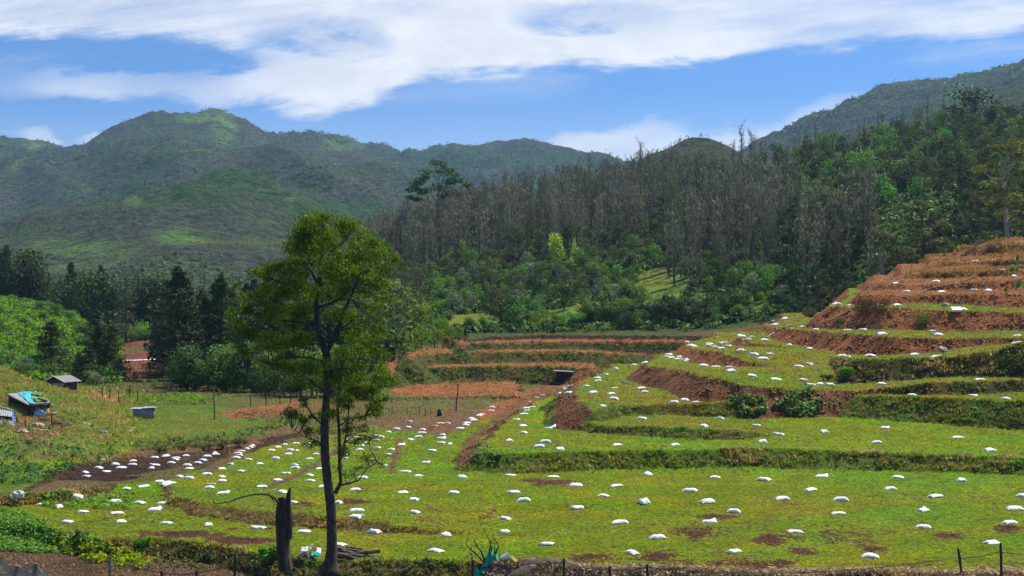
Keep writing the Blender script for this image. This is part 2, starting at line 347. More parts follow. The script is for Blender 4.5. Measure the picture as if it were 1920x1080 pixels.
def ground_z(x, y, full=False):
    """height of the land; full also returns the terrace index and how far down its bank a point lies"""
    x = np.asarray(x, float).ravel(); y = np.asarray(y, float).ravel()
    wa = 0.8
    xw = x+(fbm(x, y, .32, 4, 11)-.5)*wa*2+(fbm(x, y, 2.2, 2, 12)-.5)*.16
    yw = y+(fbm(x, y, .32, 4, 21)-.5)*wa*2+(fbm(x, y, 2.2, 2, 22)-.5)*.16
    z = base_z(x, y)+(fbm(x, y, .12, 4, 3)-.5)*.25*sm(y, 60, 120)+(fbm(x, y, .05, 4, 5)-.5)*3*sm(y, 240, 340)
    k = np.full(len(x), -1); dn = np.zeros(len(x)); df_ = np.zeros(len(x))
    for i, T in enumerate(TR):
        s = np.where((xw > T.lo[0]) & (xw < T.hi[0]) & (yw > T.lo[1]) & (yw < T.hi[1]))[0]
        if not len(s): continue
        X, Y = xw[s], yw[s]
        best = np.full(len(s), 1e18); ze = np.zeros(len(s)); zw = np.zeros(len(s))
        for a in range(len(T.f)-1):
            d2, t = seg(X, Y, T.f[a, :2], T.f[a+1, :2])
            zz = T.f[a, 2]+(T.f[a+1, 2]-T.f[a, 2])*t
            wgt_ = 1/(d2+.3)**3; ze += zz*wgt_; zw += wgt_; best = np.minimum(best, d2)
        ze = ze/zw; pb = best.copy()
        for a in range(len(T.f)-1, len(T.poly)):
            d2, t = seg(X, Y, T.poly[a], T.poly[(a+1) % len(T.poly)]); pb = np.minimum(pb, d2)
        ins = inside(X, Y, T.poly)
        dfr = np.sqrt(best); dout = np.where(ins, 0, np.sqrt(pb))
        prof = dout*T.s
        prof = np.where(dout < .35, dout*T.s*(.35+.65*dout/.35), prof)       # rounded lip
        zk = ze+T.tilt*np.minimum(dfr, 25)-prof
        m = zk > z[s]; sm_ = s[m]
        z[sm_] = zk[m]; k[sm_] = i; dn[sm_] = dout[m]; df_[sm_] = dfr[m]
    rough = (fbm(x, y, 1.3, 3, 31)-.5)*(.10+.25*(dn > .1))*sm(y, 30, 50)
    z = z+rough+(fbm(x, y, .35, 2, 33)-.5)*.10
    if full: return z, k, dn, df_
    return z

NU, UMAX = 900, 0.60
ug = np.linspace(-UMAX, UMAX, NU)
dg = [6.0]
while dg[-1] < 780:
    d = dg[-1]; st_ = d*0.02 if d < 44 else (d*0.0026 if d < 240 else d*0.008)
    dg.append(d+st_)
dg = np.array(dg); NDp = len(dg)
UU, DD = np.meshgrid(ug, dg)
X = (UU*DD).ravel(); Y = DD.ravel()
Z, KK, DN, DF = ground_z(X, Y, True)
Zg = Z.reshape(NDp, NU)
lg = np.log(dg)
def zt(x, y):
    """height of the built ground mesh"""
    x = np.asarray(x, float); y = np.asarray(y, float)
    cu = np.clip((x/y+UMAX)/(2*UMAX)*(NU-1), 0, NU-1.001); cd = np.clip(np.interp(y, dg, np.arange(NDp)), 0, NDp-1.001)
    i = cu.astype(int); j = cd.astype(int); fx = cu-i; fy = cd-j
    return (Zg[j, i]*(1-fx)+Zg[j, i+1]*fx)*(1-fy)+(Zg[j+1, i]*(1-fx)+Zg[j+1, i+1]*fx)*fy
PYg = HZ-(Zg-CH)*F/dg[:, None]                   # picture row of each ground point
def hit(px, py):
    """the ground point first met along a line of sight"""
    u = (px-960)/F; cu = (u+UMAX)/(2*UMAX)*(NU-1); i = int(cu); f = cu-i
    col = PYg[:, i]*(1-f)+PYg[:, i+1]*f
    j0 = np.searchsorted(dg, 40)
    js = np.where(col[j0:] <= py)[0]
    j = (js[0]+j0) if len(js) else NDp-1
    a, b = col[j-1], col[j]; t = 0 if a == b else np.clip((a-py)/(a-b), 0, 1)
    d = dg[j-1]+(dg[j]-dg[j-1])*t; x = u*d
    return np.array([x, d, float(zt(x, d))])
PX = X/Y*F+960; PY = HZ-(Z-CH)*F/Y

# ground cover colours (grass colour, soil colour, share of bare soil)
gcol = np.zeros((len(X), 3)); scol = np.zeros((len(X), 3)); cov = np.zeros(len(X))
gcol[:] = (.12, .17, .02); scol[:] = S_BR; cov[:] = .15
def paint(m, g=None, s=None, c=None, w_=1.0):
    w_ = np.broadcast_to(w_, m.shape)*m
    if g is not None: gcol[:] = gcol*(1-w_[:, None])+np.array(g)*w_[:, None]
    if s is not None: scol[:] = scol*(1-w_[:, None])+np.array(s)*w_[:, None]
    if c is not None: cov[:] = cov*(1-w_)+c*w_
for i, T in enumerate(TR):
    m = (KK == i)*1.0; r = m*sm(DN, .05, .35)
    paint(m, *T.tr)
    paint(r, *T.ri)
def ell(px, py, rx, ry, soft=.35, dmax=1e9, dmin=0):
    q = np.sqrt(((PX-px)/rx)**2+((PY-py)/ry)**2)+(fbm(X, Y, .7, 5, 77, .65)-.5)*1.9
    return (1-sm(q, 1-soft, 1+soft))*(Y < dmax)*(Y > dmin)
def pgn(pts, soft=0, dmin=0, dmax=1e9):
    n1 = (fbm(X, Y, .35, 3, 78)-.5)*26*80/np.maximum(Y, 40)
    n2 = (fbm(X, Y, .35, 3, 79)-.5)*18*80/np.maximum(Y, 40)
    return inside(PX+n1, PY+n2, np.array(pts, float))*(Y > dmin)*(Y < dmax)*1.0
base = (KK == -1)
nearb = base & (Y < 64)
paint(nearb*1.0, (.12, .12, .03), (.17, .10, .062), .78)
paint((base & (Y > 100) & (Y < 165) & (PX > 560))*1.0, G_MID, S_BR, .22)
# fields of the valley floor
paint(base & (Y >= 62) & (Y < 108), G_BR, S_BR, .18)
far_m = base & (Y > 100) & (Y < 235) & ~((PX > 600) & (Y < 160))
paint(far_m*(PX < 760)*1.0, (.17, .22, .02), S_BR, .12)
paint(pgn([(200, 752), (260, 740), (520, 742), (640, 700), (740, 735), (740, 800), (560, 800), (400, 760), (220, 765)], dmin=110), (.15, .17, .03), S_BR, .25)
paint(pgn([(420, 770), (640, 745), (740, 742), (740, 770), (560, 778), (430, 785)], dmin=110), G_DRY, S_OR, .7)
paint(pgn([(640, 745), (990, 742), (935, 785), (640, 800)], dmin=110), (.17, .18, .04), S_BR, .33)
paint(pgn([(640, 790), (905, 765), (1100, 690), (1125, 690), (1075, 730), (900, 790), (820, 820), (700, 800), (650, 820)], dmin=95), (.2, .14, .06), S_OR, .85)
paint(pgn([(240, 715), (620, 700), (620, 725), (240, 740)], dmin=150), (.13, .14, .03), S_BR, .3)
paint(pgn([(400, 775), (600, 745), (640, 750), (560, 765), (440, 778)], dmin=130), (.15, .17, .03), S_OR, .8)
# brown plot with its dug part
paint(pgn([(110, 905), (120, 885), (200, 862), (270, 845), (330, 848), (440, 838), (540, 815), (660, 800), (640, 812), (560, 820), (470, 850), (430, 868), (400, 880), (300, 893), (220, 905), (150, 915)], dmin=60), (.13, .09, .03), S_DK, .85)
paint(pgn([(60, 925), (110, 900), (220, 900), (330, 880), (390, 876), (330, 895), (200, 912), (150, 925)], dmin=60), (.22, .15, .045), S_BR, .35)
paint(pgn([(110, 870), (440, 835), (560, 800), (590, 808), (560, 822), (460, 848), (300, 870), (150, 895)], dmin=80), (.13, .09, .03), (.085, .045, .026), .9)
paint(pgn([(200, 848), (440, 825), (580, 795), (590, 803), (440, 838), (280, 855), (200, 862)], dmin=80), (.24, .16, .06), (.26, .13, .06), .6)
paint(pgn([(-100, 830), (60, 855), (90, 900), (30, 925), (-100, 930)], dmin=60, dmax=120), (.17, .24, .02), S_BR, .02)
paint((base & (Y > 86) & (Y < 200) & (PX < 260))*sm(-PX+(fbm(X, Y, .12, 3, 88)-.5)*120, -300, -160), (.17, .18, .035), S_BR, .15)
paint(pgn([(150, 700), (330, 690), (620, 700), (620, 760), (400, 740), (200, 745)], dmin=165, dmax=235), (.11, .13, .03), (.16, .09, .055), .5)
paint(pgn([(1036, 806), (1048, 740), (1075, 716), (1100, 740), (1112, 768), (1080, 815)], dmin=90)*(DN > .03), G_DRY, (.24, .11, .05), 1.0)
paint(pgn([(858, 868), (880, 815), (940, 780), (985, 752), (1000, 758), (945, 800), (915, 845), (890, 875)], dmin=75)*(DN > .03), G_DRY, (.28, .13, .06), .95)
paint(pgn([(1870, 640), (1930, 640), (1930, 700), (1780, 700)], dmin=90)*(DN > .03), (.10, .10, .02), S_BR, .3)
nmz = [T.nm for T in TR]
paint((KK == nmz.index('t6'))*sm(DN, .05, .35)*(1-sm(PX, 1530, 1590)), G_DRY, (.34, .15, .06), .95)
paint((KK == nmz.index('t4'))*sm(DN, .05, .35)*sm(PX, 1640, 1700), (.07, .09, .02), S_BR, .3)
paint((KK == nmz.index('t3'))*sm(DN, .05, .35)*sm(PX, 1400, 1440)*(1-sm(PX, 1530, 1580)), G_DRY, (.34, .15, .06), .8)
paint(((KK == -1) & (Y > 88) & (Y < 165) & (PX > 560) & (PX < 900))*sm(Y, 88, 105), None, None, .40)
# shallow channels and paths down the slope
for pl, wd in (([(750, 830), (735, 880)], 7), ([(870, 740), (830, 790), (800, 810)], 6), ([(1075, 725), (985, 748), (935, 790), (880, 830), (862, 872)], 9), ([(500, 915), (560, 890), (640, 840)], 5), ([(390, 885), (430, 860), (470, 838)], 8)):
    q = np.full(len(X), 1e9)
    for a in range(len(pl)-1):
        d2, _t = seg(PX, PY, np.array(pl[a], float), np.array(pl[a+1], float)); q = np.minimum(q, d2)
    q = np.sqrt(q)/wd+(fbm(X, Y, .8, 4, 44, .65)-.5)*2.0
    paint((1-sm(q, .4, 1.3))*(Y < 200), (.20, .16, .05), (.27, .13, .062), .72)
for e in ((1310, 1000, 50, 14), (1460, 1010, 40, 12), (1560, 1000, 60, 14), (1600, 1015, 45, 10), (1500, 1035, 30, 8), (1430, 1055, 60, 14), (1330, 1060, 40, 10), (1640, 1030, 30, 6), (1040, 905, 40, 6), (1000, 900, 28, 4), (865, 967, 22, 5), (660, 940, 30, 6),
          (1350, 970, 40, 6), (1780, 1005, 30, 5), (1230, 1040, 40, 9), (450, 1015, 70, 7), (350, 1003, 60, 6), (250, 1010, 50, 6), (437, 992, 12, 3), (500, 990, 14, 3), (560, 945, 40, 5), (310, 1000, 60, 6),
          (1260, 1062, 100, 12), (1120, 1045, 60, 8), (1890, 990, 30, 7), (1720, 1060, 60, 6)):
    paint(ell(*e, soft=.5, dmax=95), s=(.15, .065, .035), c=.88, w_=1)
q = sm(fbm(X, Y, .22, 4, 91, .6), .46, .60)*(Y < 95)*(DN < .05)*(KK >= 0)
paint(q, None, None, .42, w_=.8)
paint(pgn([(-50, 790), (30, 778), (95, 772), (112, 782), (150, 798), (118, 812), (92, 832), (60, 850), (38, 832), (30, 812), (-50, 812)], dmin=90, dmax=135), (.15, .12, .04), (.38, .17, .085), .92)
paint(pgn([(150, 735), (170, 735), (225, 745), (215, 762), (180, 752)], dmin=120, dmax=165), (.3, .2, .08), (.40, .20, .10), .7)
# left terraced red field
paint(pgn([(228, 640), (325, 640), (330, 702), (222, 704)], dmin=225, dmax=330), G_DRY, S_RD, 1.0)
paint(pgn([(225, 652), (318, 650), (322, 660), (225, 662)], dmin=225, dmax=330), (.15, .14, .03), S_BR, .1)
paint((base & (Y > 168) & (Y < 232) & (PX > 1090))*1.0, (.17, .14, .04), S_BR, .6)
# scrub slopes behind
sl = base & (Y >= 228) & (PX > 640)
paint(sl*1.0, (.07, .11, .02), (.12, .08, .04), .12)
paint(sl*sm(Y, 330, 380), (.08, .075, .03), (.10, .07, .045), .4)
for e in ((1245, 535, 55, 28), (1350, 560, 90, 22), (890, 600, 60, 14), (1080, 590, 60, 14), (1075, 465, 14, 40), (1080, 570, 40, 12), (850, 605, 60, 12), (1010, 600, 50, 10)):
    paint(ell(*e, soft=.2, dmin=215, dmax=420), (.20, .28, .02), S_BR, .03)
lh = base & (Y >= 215) & (PX < 230)
paint(lh*1.0, (.13, .20, .02), S_BR, .03)
jit = (fbm(X, Y, .9, 3, 61)-.5)
gcol *= (1+jit*.5)[:, None]
lush = sm(fbm(X, Y, .18, 3, 62), .45, .62); dryp = sm(fbm(X, Y, .28, 3, 63), .5, .68)
gcol = gcol*(1+lush[:, None]*np.array([-.18, .12, .1]))*(1+dryp[:, None]*np.array([.28, .0, .3]))

def ground_mat():
    m, t = mat('ground_cover')
    pos = t.n('ShaderNodeNewGeometry').outputs['Position']
    g = t.n('ShaderNodeAttribute', attribute_name='gcol').outputs['Color']
    s = t.n('ShaderNodeAttribute', attribute_name='scol').outputs['Color']
    c = t.n('ShaderNodeAttribute', attribute_name='cover').outputs['Fac']
    n1 = t.noise(pos, .9, 7, .68); n2 = t.noise(pos, 5.0, 5, .7); n3 = t.noise(pos, 22.0, 3, .7)
    nn = t.m('ADD', t.m('MULTIPLY', n1, .6), t.m('MULTIPLY', n2, .4))
    nr = t.n('ShaderNodeMapRange', {0: nn, 1: .34, 2: .66}).outputs[0]
    fac = t.m('ADD', t.m('MULTIPLY', t.m('SUBTRACT', c, nr), 5.0), .5, clamp=True)
    g2 = t.mix(t.ss(n2, .42, .62), t.mix(1.0, g, (.38, .42, .45), 'MULTIPLY'), t.mix(1.0, g, (1.2, 1.15, 1.2), 'MULTIPLY'))
    g2 = t.mix(t.m('MULTIPLY', t.ss(n3, .52, .7), .6), g2, t.mix(1.0, g, (1.7, 1.5, 2.2), 'MULTIPLY'))
    s2 = t.mix(t.ss(n2, .35, .68), t.mix(1.0, s, (.48, .43, .42), 'MULTIPLY'), t.mix(1.0, s, (1.3, 1.25, 1.2), 'MULTIPLY'))
    s2 = t.mix(t.m('MULTIPLY', t.ss(n3, .6, .72), .5), s2, t.mix(1.0, s, (1.7, 1.8, 2.0), 'MULTIPLY'))
    s2 = t.mix(t.ss(t.noise(pos, .35, 4, .6), .45, .62), s2, t.mix(1.0, s2, (.66, .60, .56), 'MULTIPLY'))
    b1 = t.n('ShaderNodeBump', {'Height': t.m('ADD', t.m('MULTIPLY', n2, 1.0), t.m('MULTIPLY', n3, .35)), 'Strength': 1.0, 'Distance': .35})
    ob = t.n('ShaderNodeBsdfPrincipled', {'Base Color': t.mix(fac, g2, s2), 'Roughness': .95, 'Specular IOR Level': .15, 'Normal': b1.outputs[0]})
    t.n('ShaderNodeOutputMaterial', {'Surface': ob.outputs[0]})
    return m
M_ground = ground_mat()
i, j = np.meshgrid(np.arange(NDp-1), np.arange(NU-1), indexing='ij')
quads = np.stack([i*NU+j, i*NU+j+1, (i+1)*NU+j+1, (i+1)*NU+j], -1).reshape(-1, 4)
ground = obj('ground', mesh_np('ground', np.stack([X, Y, Z], 1), quads, [M_ground], True, attrs={'gcol': gcol, 'scol': scol, 'cover': np.clip(cov, 0, 1)}), kind='structure')

# ------------------------------------------------------------------ far hills
FARP = [  # bearing px: rows of (distance, picture row)
 (-900, [(330, 760), (430, 660), (600, 600), (1000, 470), (1600, 400), (2600, 300), (4500, 380)]),
 (-200, [(330, 760), (430, 650), (600, 580), (850, 500), (1050, 440), (1250, 455), (1700, 380), (2300, 310), (2700, 285), (3400, 300), (4600, 400)]),
 (0, [(330, 760), (430, 650), (550, 590), (700, 530), (850, 480), (1050, 425), (1250, 440), (1700, 370), (2300, 300), (2700, 276), (3300, 268), (4600, 380)]),
 (45, [(330, 760), (430, 650), (550, 590), (700, 525), (850, 470), (1050, 410), (1250, 430), (1700, 365), (2300, 305), (2700, 285), (3300, 267), (4600, 380)]),
 (115, [(330, 760), (430, 650), (550, 590), (700, 525), (850, 465), (1100, 390), (1300, 408), (1700, 360), (2300, 300), (2700, 287), (3300, 292), (4600, 380)]),
 (160, [(330, 760), (430, 650), (550, 590), (700, 525), (850, 460), (1120, 375), (1300, 392), (1700, 350), (2300, 292), (2700, 276), (4600, 380)]),
 (220, [(330, 760), (430, 650), (550, 590), (700, 520), (850, 450), (1150, 358), (1350, 372), (1700, 335), (2200, 275), (2600, 238), (4600, 380)]),
 (290, [(330, 760), (430, 640), (550, 585), (700, 515), (850, 445), (1180, 338), (1400, 356), (1700, 322), (2200, 255), (2600, 213), (4600, 380)]),
 (350, [(330, 760), (430, 640), (550, 585), (700, 515), (850, 445), (1200, 326), (1400, 345), (1700, 322), (2200, 255), (2600, 215), (4600, 380)]),
 (410, [(330, 760), (430, 640), (550, 580), (700, 515), (850, 450), (1200, 320), (1400, 335), (1700, 320), (2200, 262), (2600, 217), (4600, 380)]),
 (450, [(330, 760), (430, 640), (550, 580), (700, 518), (850, 455), (1200, 328), (1400, 325), (1700, 318), (2200, 272), (2600, 234), (4600, 380)]),
 (490, [(330, 760), (430, 640), (550, 580), (700, 520), (850, 460), (1200, 340), (1400, 318), (1700, 316), (2200, 290), (2600, 252), (4600, 380)]),
 (560, [(330, 760), (430, 640), (550, 580), (700, 525), (850, 470), (1200, 365), (1450, 316), (1700, 325), (2200, 302), (2700, 258), (4600, 380)]),
 (620, [(330, 760), (430, 640), (550, 580), (700, 535), (850, 480), (1200, 395), (1500, 325), (1700, 335), (2200, 308), (2700, 254), (4600, 380)]),
 (700, [(330, 760), (430, 640), (550, 590), (700, 550), (850, 505), (1200, 430), (1500, 352), (1750, 340), (2200, 315), (2800, 250), (4600, 380)]),
 (760, [(330, 760), (430, 640), (550, 600), (700, 560), (850, 530), (1200, 460), (1500, 385), (1800, 355), (2300, 310), (2800, 256), (4600, 380)]),
 (830, [(330, 760), (430, 650), (600, 620), (850, 560), (1200, 500), (1500, 430), (1800, 380), (2300, 310), (2800, 246), (4600, 380)]),
 (870, [(330, 760), (430, 650), (600, 620), (850, 580), (1200, 520), (1500, 450), (1800, 400), (2300, 315), (2800, 254), (4600, 380)]),
 (930, [(330, 760), (430, 650), (600, 630), (1200, 540), (1800, 410), (2300, 330), (2800, 273), (4600, 380)]),
 (1000, [(330, 760), (430, 650), (600, 630), (1200, 540), (1800, 410), (2300, 335), (2800, 272), (4600, 380)]),
 (1080, [(330, 760), (430, 650), (600, 560), (900, 440), (1200, 480), (1800, 400), (2300, 330), (2800, 268), (4600, 380)]),
 (1140, [(330, 760), (430, 650), (600, 520), (900, 360), (1200, 440), (1800, 400), (2300, 335), (2800, 277), (4600, 380)]),
 (1190, [(330, 760), (430, 650), (600, 470), (900, 310), (1200, 400), (1800, 400), (2300, 350), (2800, 293), (4600, 380)]),
 (1230, [(330, 760), (430, 650), (600, 440), (900, 287), (1200, 370), (1800, 400), (2300, 360), (2800, 305), (4600, 380)]),
 (1290, [(330, 760), (430, 650), (600, 430), (900, 268), (1200, 360), (1800, 400), (2800, 330), (4600, 380)]),
 (1340, [(330, 760), (430, 650), (600, 430), (900, 272), (1200, 360), (1800, 380), (2300, 310), (4600, 380)]),
 (1390, [(330, 760), (430, 650), (600, 430), (900, 290), (1200, 350), (1700, 330), (2200, 285), (4600, 380)]),
 (1430, [(330, 760), (430, 650), (600, 430), (900, 305), (1200, 340), (1700, 300), (2200, 258), (4600, 380)]),
 (1500, [(330, 760), (430, 650), (600, 430), (900, 320), (1200, 330), (1700, 270), (2200, 222), (4600, 380)]),
 (1560, [(330, 760), (430, 650), (600, 430), (900, 330), (1200, 310), (1700, 250), (2200, 193), (4600, 380)]),
 (1640, [(330, 760), (430, 650), (600, 430), (900, 330), (1200, 290), (1700, 225), (2200, 160), (4600, 380)]),
 (1760, [(330, 760), (430, 650), (600, 430), (900, 300), (1200, 235), (1500, 205), (1700, 195), (2200, 142), (4600, 380)]),
 (1830, [(330, 760), (430, 650), (600, 430), (900, 280), (1200, 200), (1450, 178), (1700, 180), (2200, 147), (4600, 380)]),
 (1920, [(330, 760), (430, 650), (600, 400), (900, 240), (1200, 175), (1450, 150), (1700, 150), (2200, 122), (4600, 380)]),
 (2100, [(330, 760), (430, 650), (600, 350), (900, 200), (1200, 140), (1450, 120), (1700, 115), (2200, 90), (4600, 380)]),
 (2900, [(330, 760), (430, 650), (600, 300), (900, 180), (1200, 120), (2200, 60), (4600, 380)]),
]
fu = np.linspace(-.78, .78, 620); fd = np.exp(np.linspace(math.log(330), math.log(9000), 330))
fpx = np.array([r[0] for r in FARP], float)
def far_profile(r):
    return np.interp(fd, [k[0] for k in r[1]]+[9000], [CH-(k[1]-HZ)*k[0]/F for k in r[1]]+[-40])
tabz = np.array([far_profile(r) for r in FARP])          # (npx, nd)
ZF = np.array([np.interp(fu*F+960, fpx, tabz[:, j]) for j in range(len(fd))])     # (nd, nu)
for _ in range(2):
    ZF[:, 2:-2] = (ZF[:, :-4]+2*ZF[:, 1:-3]+3*ZF[:, 2:-2]+2*ZF[:, 3:-1]+ZF[:, 4:])/9
ZF[1:-1] = (ZF[:-2]+2*ZF[1:-1]+ZF[2:])/4
FU, FD = np.meshgrid(fu, fd); XF = (FU*FD).ravel(); YF = FD.ravel()
rd0 = 1-np.abs(2*fbm(XF+YF*.5, YF*.45, 1/620., 2, 88)-1)
rd = 1-np.abs(2*fbm(XF+YF*.35, YF*.55, 1/310., 4, 101)-1)          # spurs and gullies
rd2 = 1-np.abs(2*fbm(XF-YF*.3, YF*.6, 1/110., 3, 131)-1)
ampl = np.clip(YF/2600, .08, 1.2)
_cr = np.where(XF/YF*F+960 > 1330, 2150., 2620.)
ZFn = ZF.ravel()+(rd0-.84)*190*ampl*sm(YF, 1150, 1500)*(1-sm(YF, _cr-550, _cr-60)*.9)+(rd-.86)*120*ampl+(rd2-.7)*20*ampl+(fbm(XF, YF, 1/28., 3, 151)-.5)*7*ampl
ZFg = ZFn.reshape(FD.shape)
def zf(x, y):
    cu = np.clip((x/y-fu[0])/(fu[-1]-fu[0])*(len(fu)-1), 0, len(fu)-1.001); cd = np.clip(np.interp(y, fd, np.arange(len(fd))), 0, len(fd)-1.001)
    i = cu.astype(int); j = cd.astype(int); fx = cu-i; fy = cd-j
    return (ZFg[j, i]*(1-fx)+ZFg[j, i+1]*fx)*(1-fy)+(ZFg[j+1, i]*(1-fx)+ZFg[j+1, i+1]*fx)*fy
def hills_mat():
    m, t = mat('hill_scrub')
    pos = t.n('ShaderNodeNewGeometry').outputs['Position']
    n1 = t.noise(pos, .0042, 6, .6, .3); n2 = t.noise(pos, .02, 6, .65); n3 = t.noise(pos, .11, 5, .7); n4 = t.noise(pos, .0075, 5, .6)
    dead = t.mix(t.ss(n3, .38, .62), (.050, .058, .036), (.110, .122, .078))
    gr = t.mix(t.ss(n3, .38, .62), (.022, .052, .016), (.075, .140, .036))
    gy = t.n('ShaderNodeAttribute', attribute_name='gully').outputs['Fac']
    c = t.mix(t.ss(t.m('ADD', t.m('SUBTRACT', t.m('MULTIPLY', n1, .6), t.m('MULTIPLY', gy, .13)), t.m('MULTIPLY', n2, .4)), .41, .50), gr, dead)
    c = t.mix(t.m('MULTIPLY', t.ss(n4, .58, .64), t.ss(n2, .46, .54)), c, t.mix(t.ss(n3, .4, .6), (.09, .16, .035), (.15, .21, .06)))
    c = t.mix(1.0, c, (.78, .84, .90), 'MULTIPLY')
    hgt = t.n('ShaderNodeAttribute', attribute_name='meadow').outputs['Fac']
    c = t.mix(t.m('MULTIPLY', hgt, t.ss(n2, .38, .52)), c, t.mix(t.ss(n3, .35, .6), (.085, .19, .028), (.17, .29, .06)))
    b = t.n('ShaderNodeBump', {'Height': t.m('ADD', n3, t.m('MULTIPLY', t.noise(pos, .4, 4, .7), .3)), 'Strength': 1.0, 'Distance': 9.0})
    ob = t.n('ShaderNodeBsdfPrincipled', {'Base Color': c, 'Roughness': 1.0, 'Specular IOR Level': 0.0, 'Normal': b.outputs[0]})
    t.n('ShaderNodeOutputMaterial', {'Surface': ob.outputs[0]})
    return m
i, j = np.meshgrid(np.arange(len(fd)-1), np.arange(len(fu)-1), indexing='ij'); nfu = len(fu)
quads = np.stack([i*nfu+j, i*nfu+j+1, (i+1)*nfu+j+1, (i+1)*nfu+j], -1).reshape(-1, 4)
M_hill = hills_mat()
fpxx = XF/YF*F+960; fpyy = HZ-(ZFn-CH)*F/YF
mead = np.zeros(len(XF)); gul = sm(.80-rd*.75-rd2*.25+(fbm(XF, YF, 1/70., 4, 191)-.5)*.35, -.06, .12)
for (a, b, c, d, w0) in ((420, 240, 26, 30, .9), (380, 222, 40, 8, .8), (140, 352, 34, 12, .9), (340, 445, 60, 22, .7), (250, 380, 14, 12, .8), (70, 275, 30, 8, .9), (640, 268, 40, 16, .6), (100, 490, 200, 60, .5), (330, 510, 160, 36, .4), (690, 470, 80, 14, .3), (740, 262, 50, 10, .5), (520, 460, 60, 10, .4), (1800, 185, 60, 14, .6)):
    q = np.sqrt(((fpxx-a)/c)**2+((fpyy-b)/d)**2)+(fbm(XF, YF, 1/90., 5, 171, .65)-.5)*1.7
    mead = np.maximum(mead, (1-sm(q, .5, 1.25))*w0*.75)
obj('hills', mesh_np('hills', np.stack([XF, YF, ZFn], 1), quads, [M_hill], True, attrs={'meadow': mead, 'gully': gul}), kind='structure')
def gz_(x, y):
    cu = np.clip((x/y-fu[0])/(fu[-1]-fu[0])*(len(fu)-1), 0, len(fu)-1).astype(int); cd = np.clip(np.interp(y, fd, np.arange(len(fd))), 0, len(fd)-1).astype(int)
    return gul.reshape(FD.shape)[cd, cu]
def mz(x, y):
    cu = np.clip((x/y-fu[0])/(fu[-1]-fu[0])*(len(fu)-1), 0, len(fu)-1).astype(int); cd = np.clip(np.interp(y, fd, np.arange(len(fd))), 0, len(fd)-1).astype(int)
    return mead.reshape(FD.shape)[cd, cu]
# ------------------------------------------------------------------ vegetation
def leaves(mb, rng, C, Rd, n, size, asp=.55, shell=.5, up=.35, tone=(.1, .9), droop=0.0, clump_tone=.25):
    """n leaf faces spread through each ellipsoid clump"""
    C = np.atleast_2d(C); Rd = np.atleast_2d(Rd)
    n_ = np.broadcast_to(n, (len(C),)).astype(int)
    idx = np.repeat(np.arange(len(C)), n_); N = len(idx)
    d = rng.normal(size=(N, 3)); d /= np.linalg.norm(d, axis=1)[:, None]
    r = shell+(1-shell)*rng.random(N)**.7; r *= rng.uniform(.8, 1.12, N)
    p = C[idx]+d*r[:, None]*Rd[idx]
    nrm = d*.7+rng.normal(size=(N, 3))*.55+np.array([0, 0, up]); nrm /= np.linalg.norm(nrm, axis=1)[:, None]
    a = np.cross(nrm, rng.normal(size=(N, 3))); a[:, 2] -= droop; a /= np.linalg.norm(a, axis=1)[:, None]+1e-9
    b = np.cross(nrm, a)
    s = size*rng.uniform(.6, 1.35, N)[:, None]
    a = a*s*.5; b = b*s*.5*asp
    V_ = np.stack([p-a, p-b*.9+a*.1, p+a, p+b*.9-a*.1], 1).reshape(-1, 3)
    q = np.arange(N*4).reshape(-1, 4)
    ct = rng.uniform(-clump_tone, clump_tone, len(C))
    tn = np.clip(rng.uniform(tone[0], tone[1], N)+ct[idx], 0, 1)
    mb.add(V_, q=q, tone=np.repeat(tn, 4))

M_bark = simple('bark', (.10, .078, .055), .95, .4, 6, .5, bd=.03)
M_bark_dk = simple('dark_bark', (.085, .072, .058), .95, .45, 14, col2=(.022, .018, .014), bump=1.0, bd=.03, stretch=(1, 1, .4))
M_bark_dk0 = simple('dark_bark_fine', (.030, .024, .019), .95, .45, 7, 1.0, bd=.03, stretch=(1, 1, .25))
M_bark_pale = simple('pale_bark', (.26, .24, .20), .9, .35, 5, .4)
M_dead = leaf('dead_twigs', (.042, .040, .030), (.128, .122, .092), .2, .02, .3, .9)
M_lf_dark = leaf('leaf_dark', (.007, .017, .006), (.035, .065, .012), .2, .02, .3)
M_lf_con = leaf('leaf_conifer', (.006, .013, .005), (.035, .050, .010), .12, .015, .25)
M_lf_mid = leaf('leaf_green', (.018, .045, .010), (.075, .145, .022), .28, .03, .35)
M_lf_brt = leaf('leaf_bright', (.022, .055, .008), (.088, .150, .014), .35, .02, .25)
M_lf_yel = leaf('leaf_yellow_green', (.07, .10, .015), (.22, .26, .04), .35, .02, .2)
M_lf_olv = leaf('leaf_olive', (.024, .032, .010), (.082, .100, .026), .22, .008, .3)
M_lf_gry = leaf('leaf_grey_green', (.026, .040, .022), (.105, .135, .080), .2, .02, .3)
M_lf_brn = leaf('leaf_russet', (.05, .035, .016), (.15, .095, .035), .2, .02, .25)
M_hero = leaf('leaf_wattle', (.013, .030, .006), (.085, .132, .015), .42, .0, .0, .4)

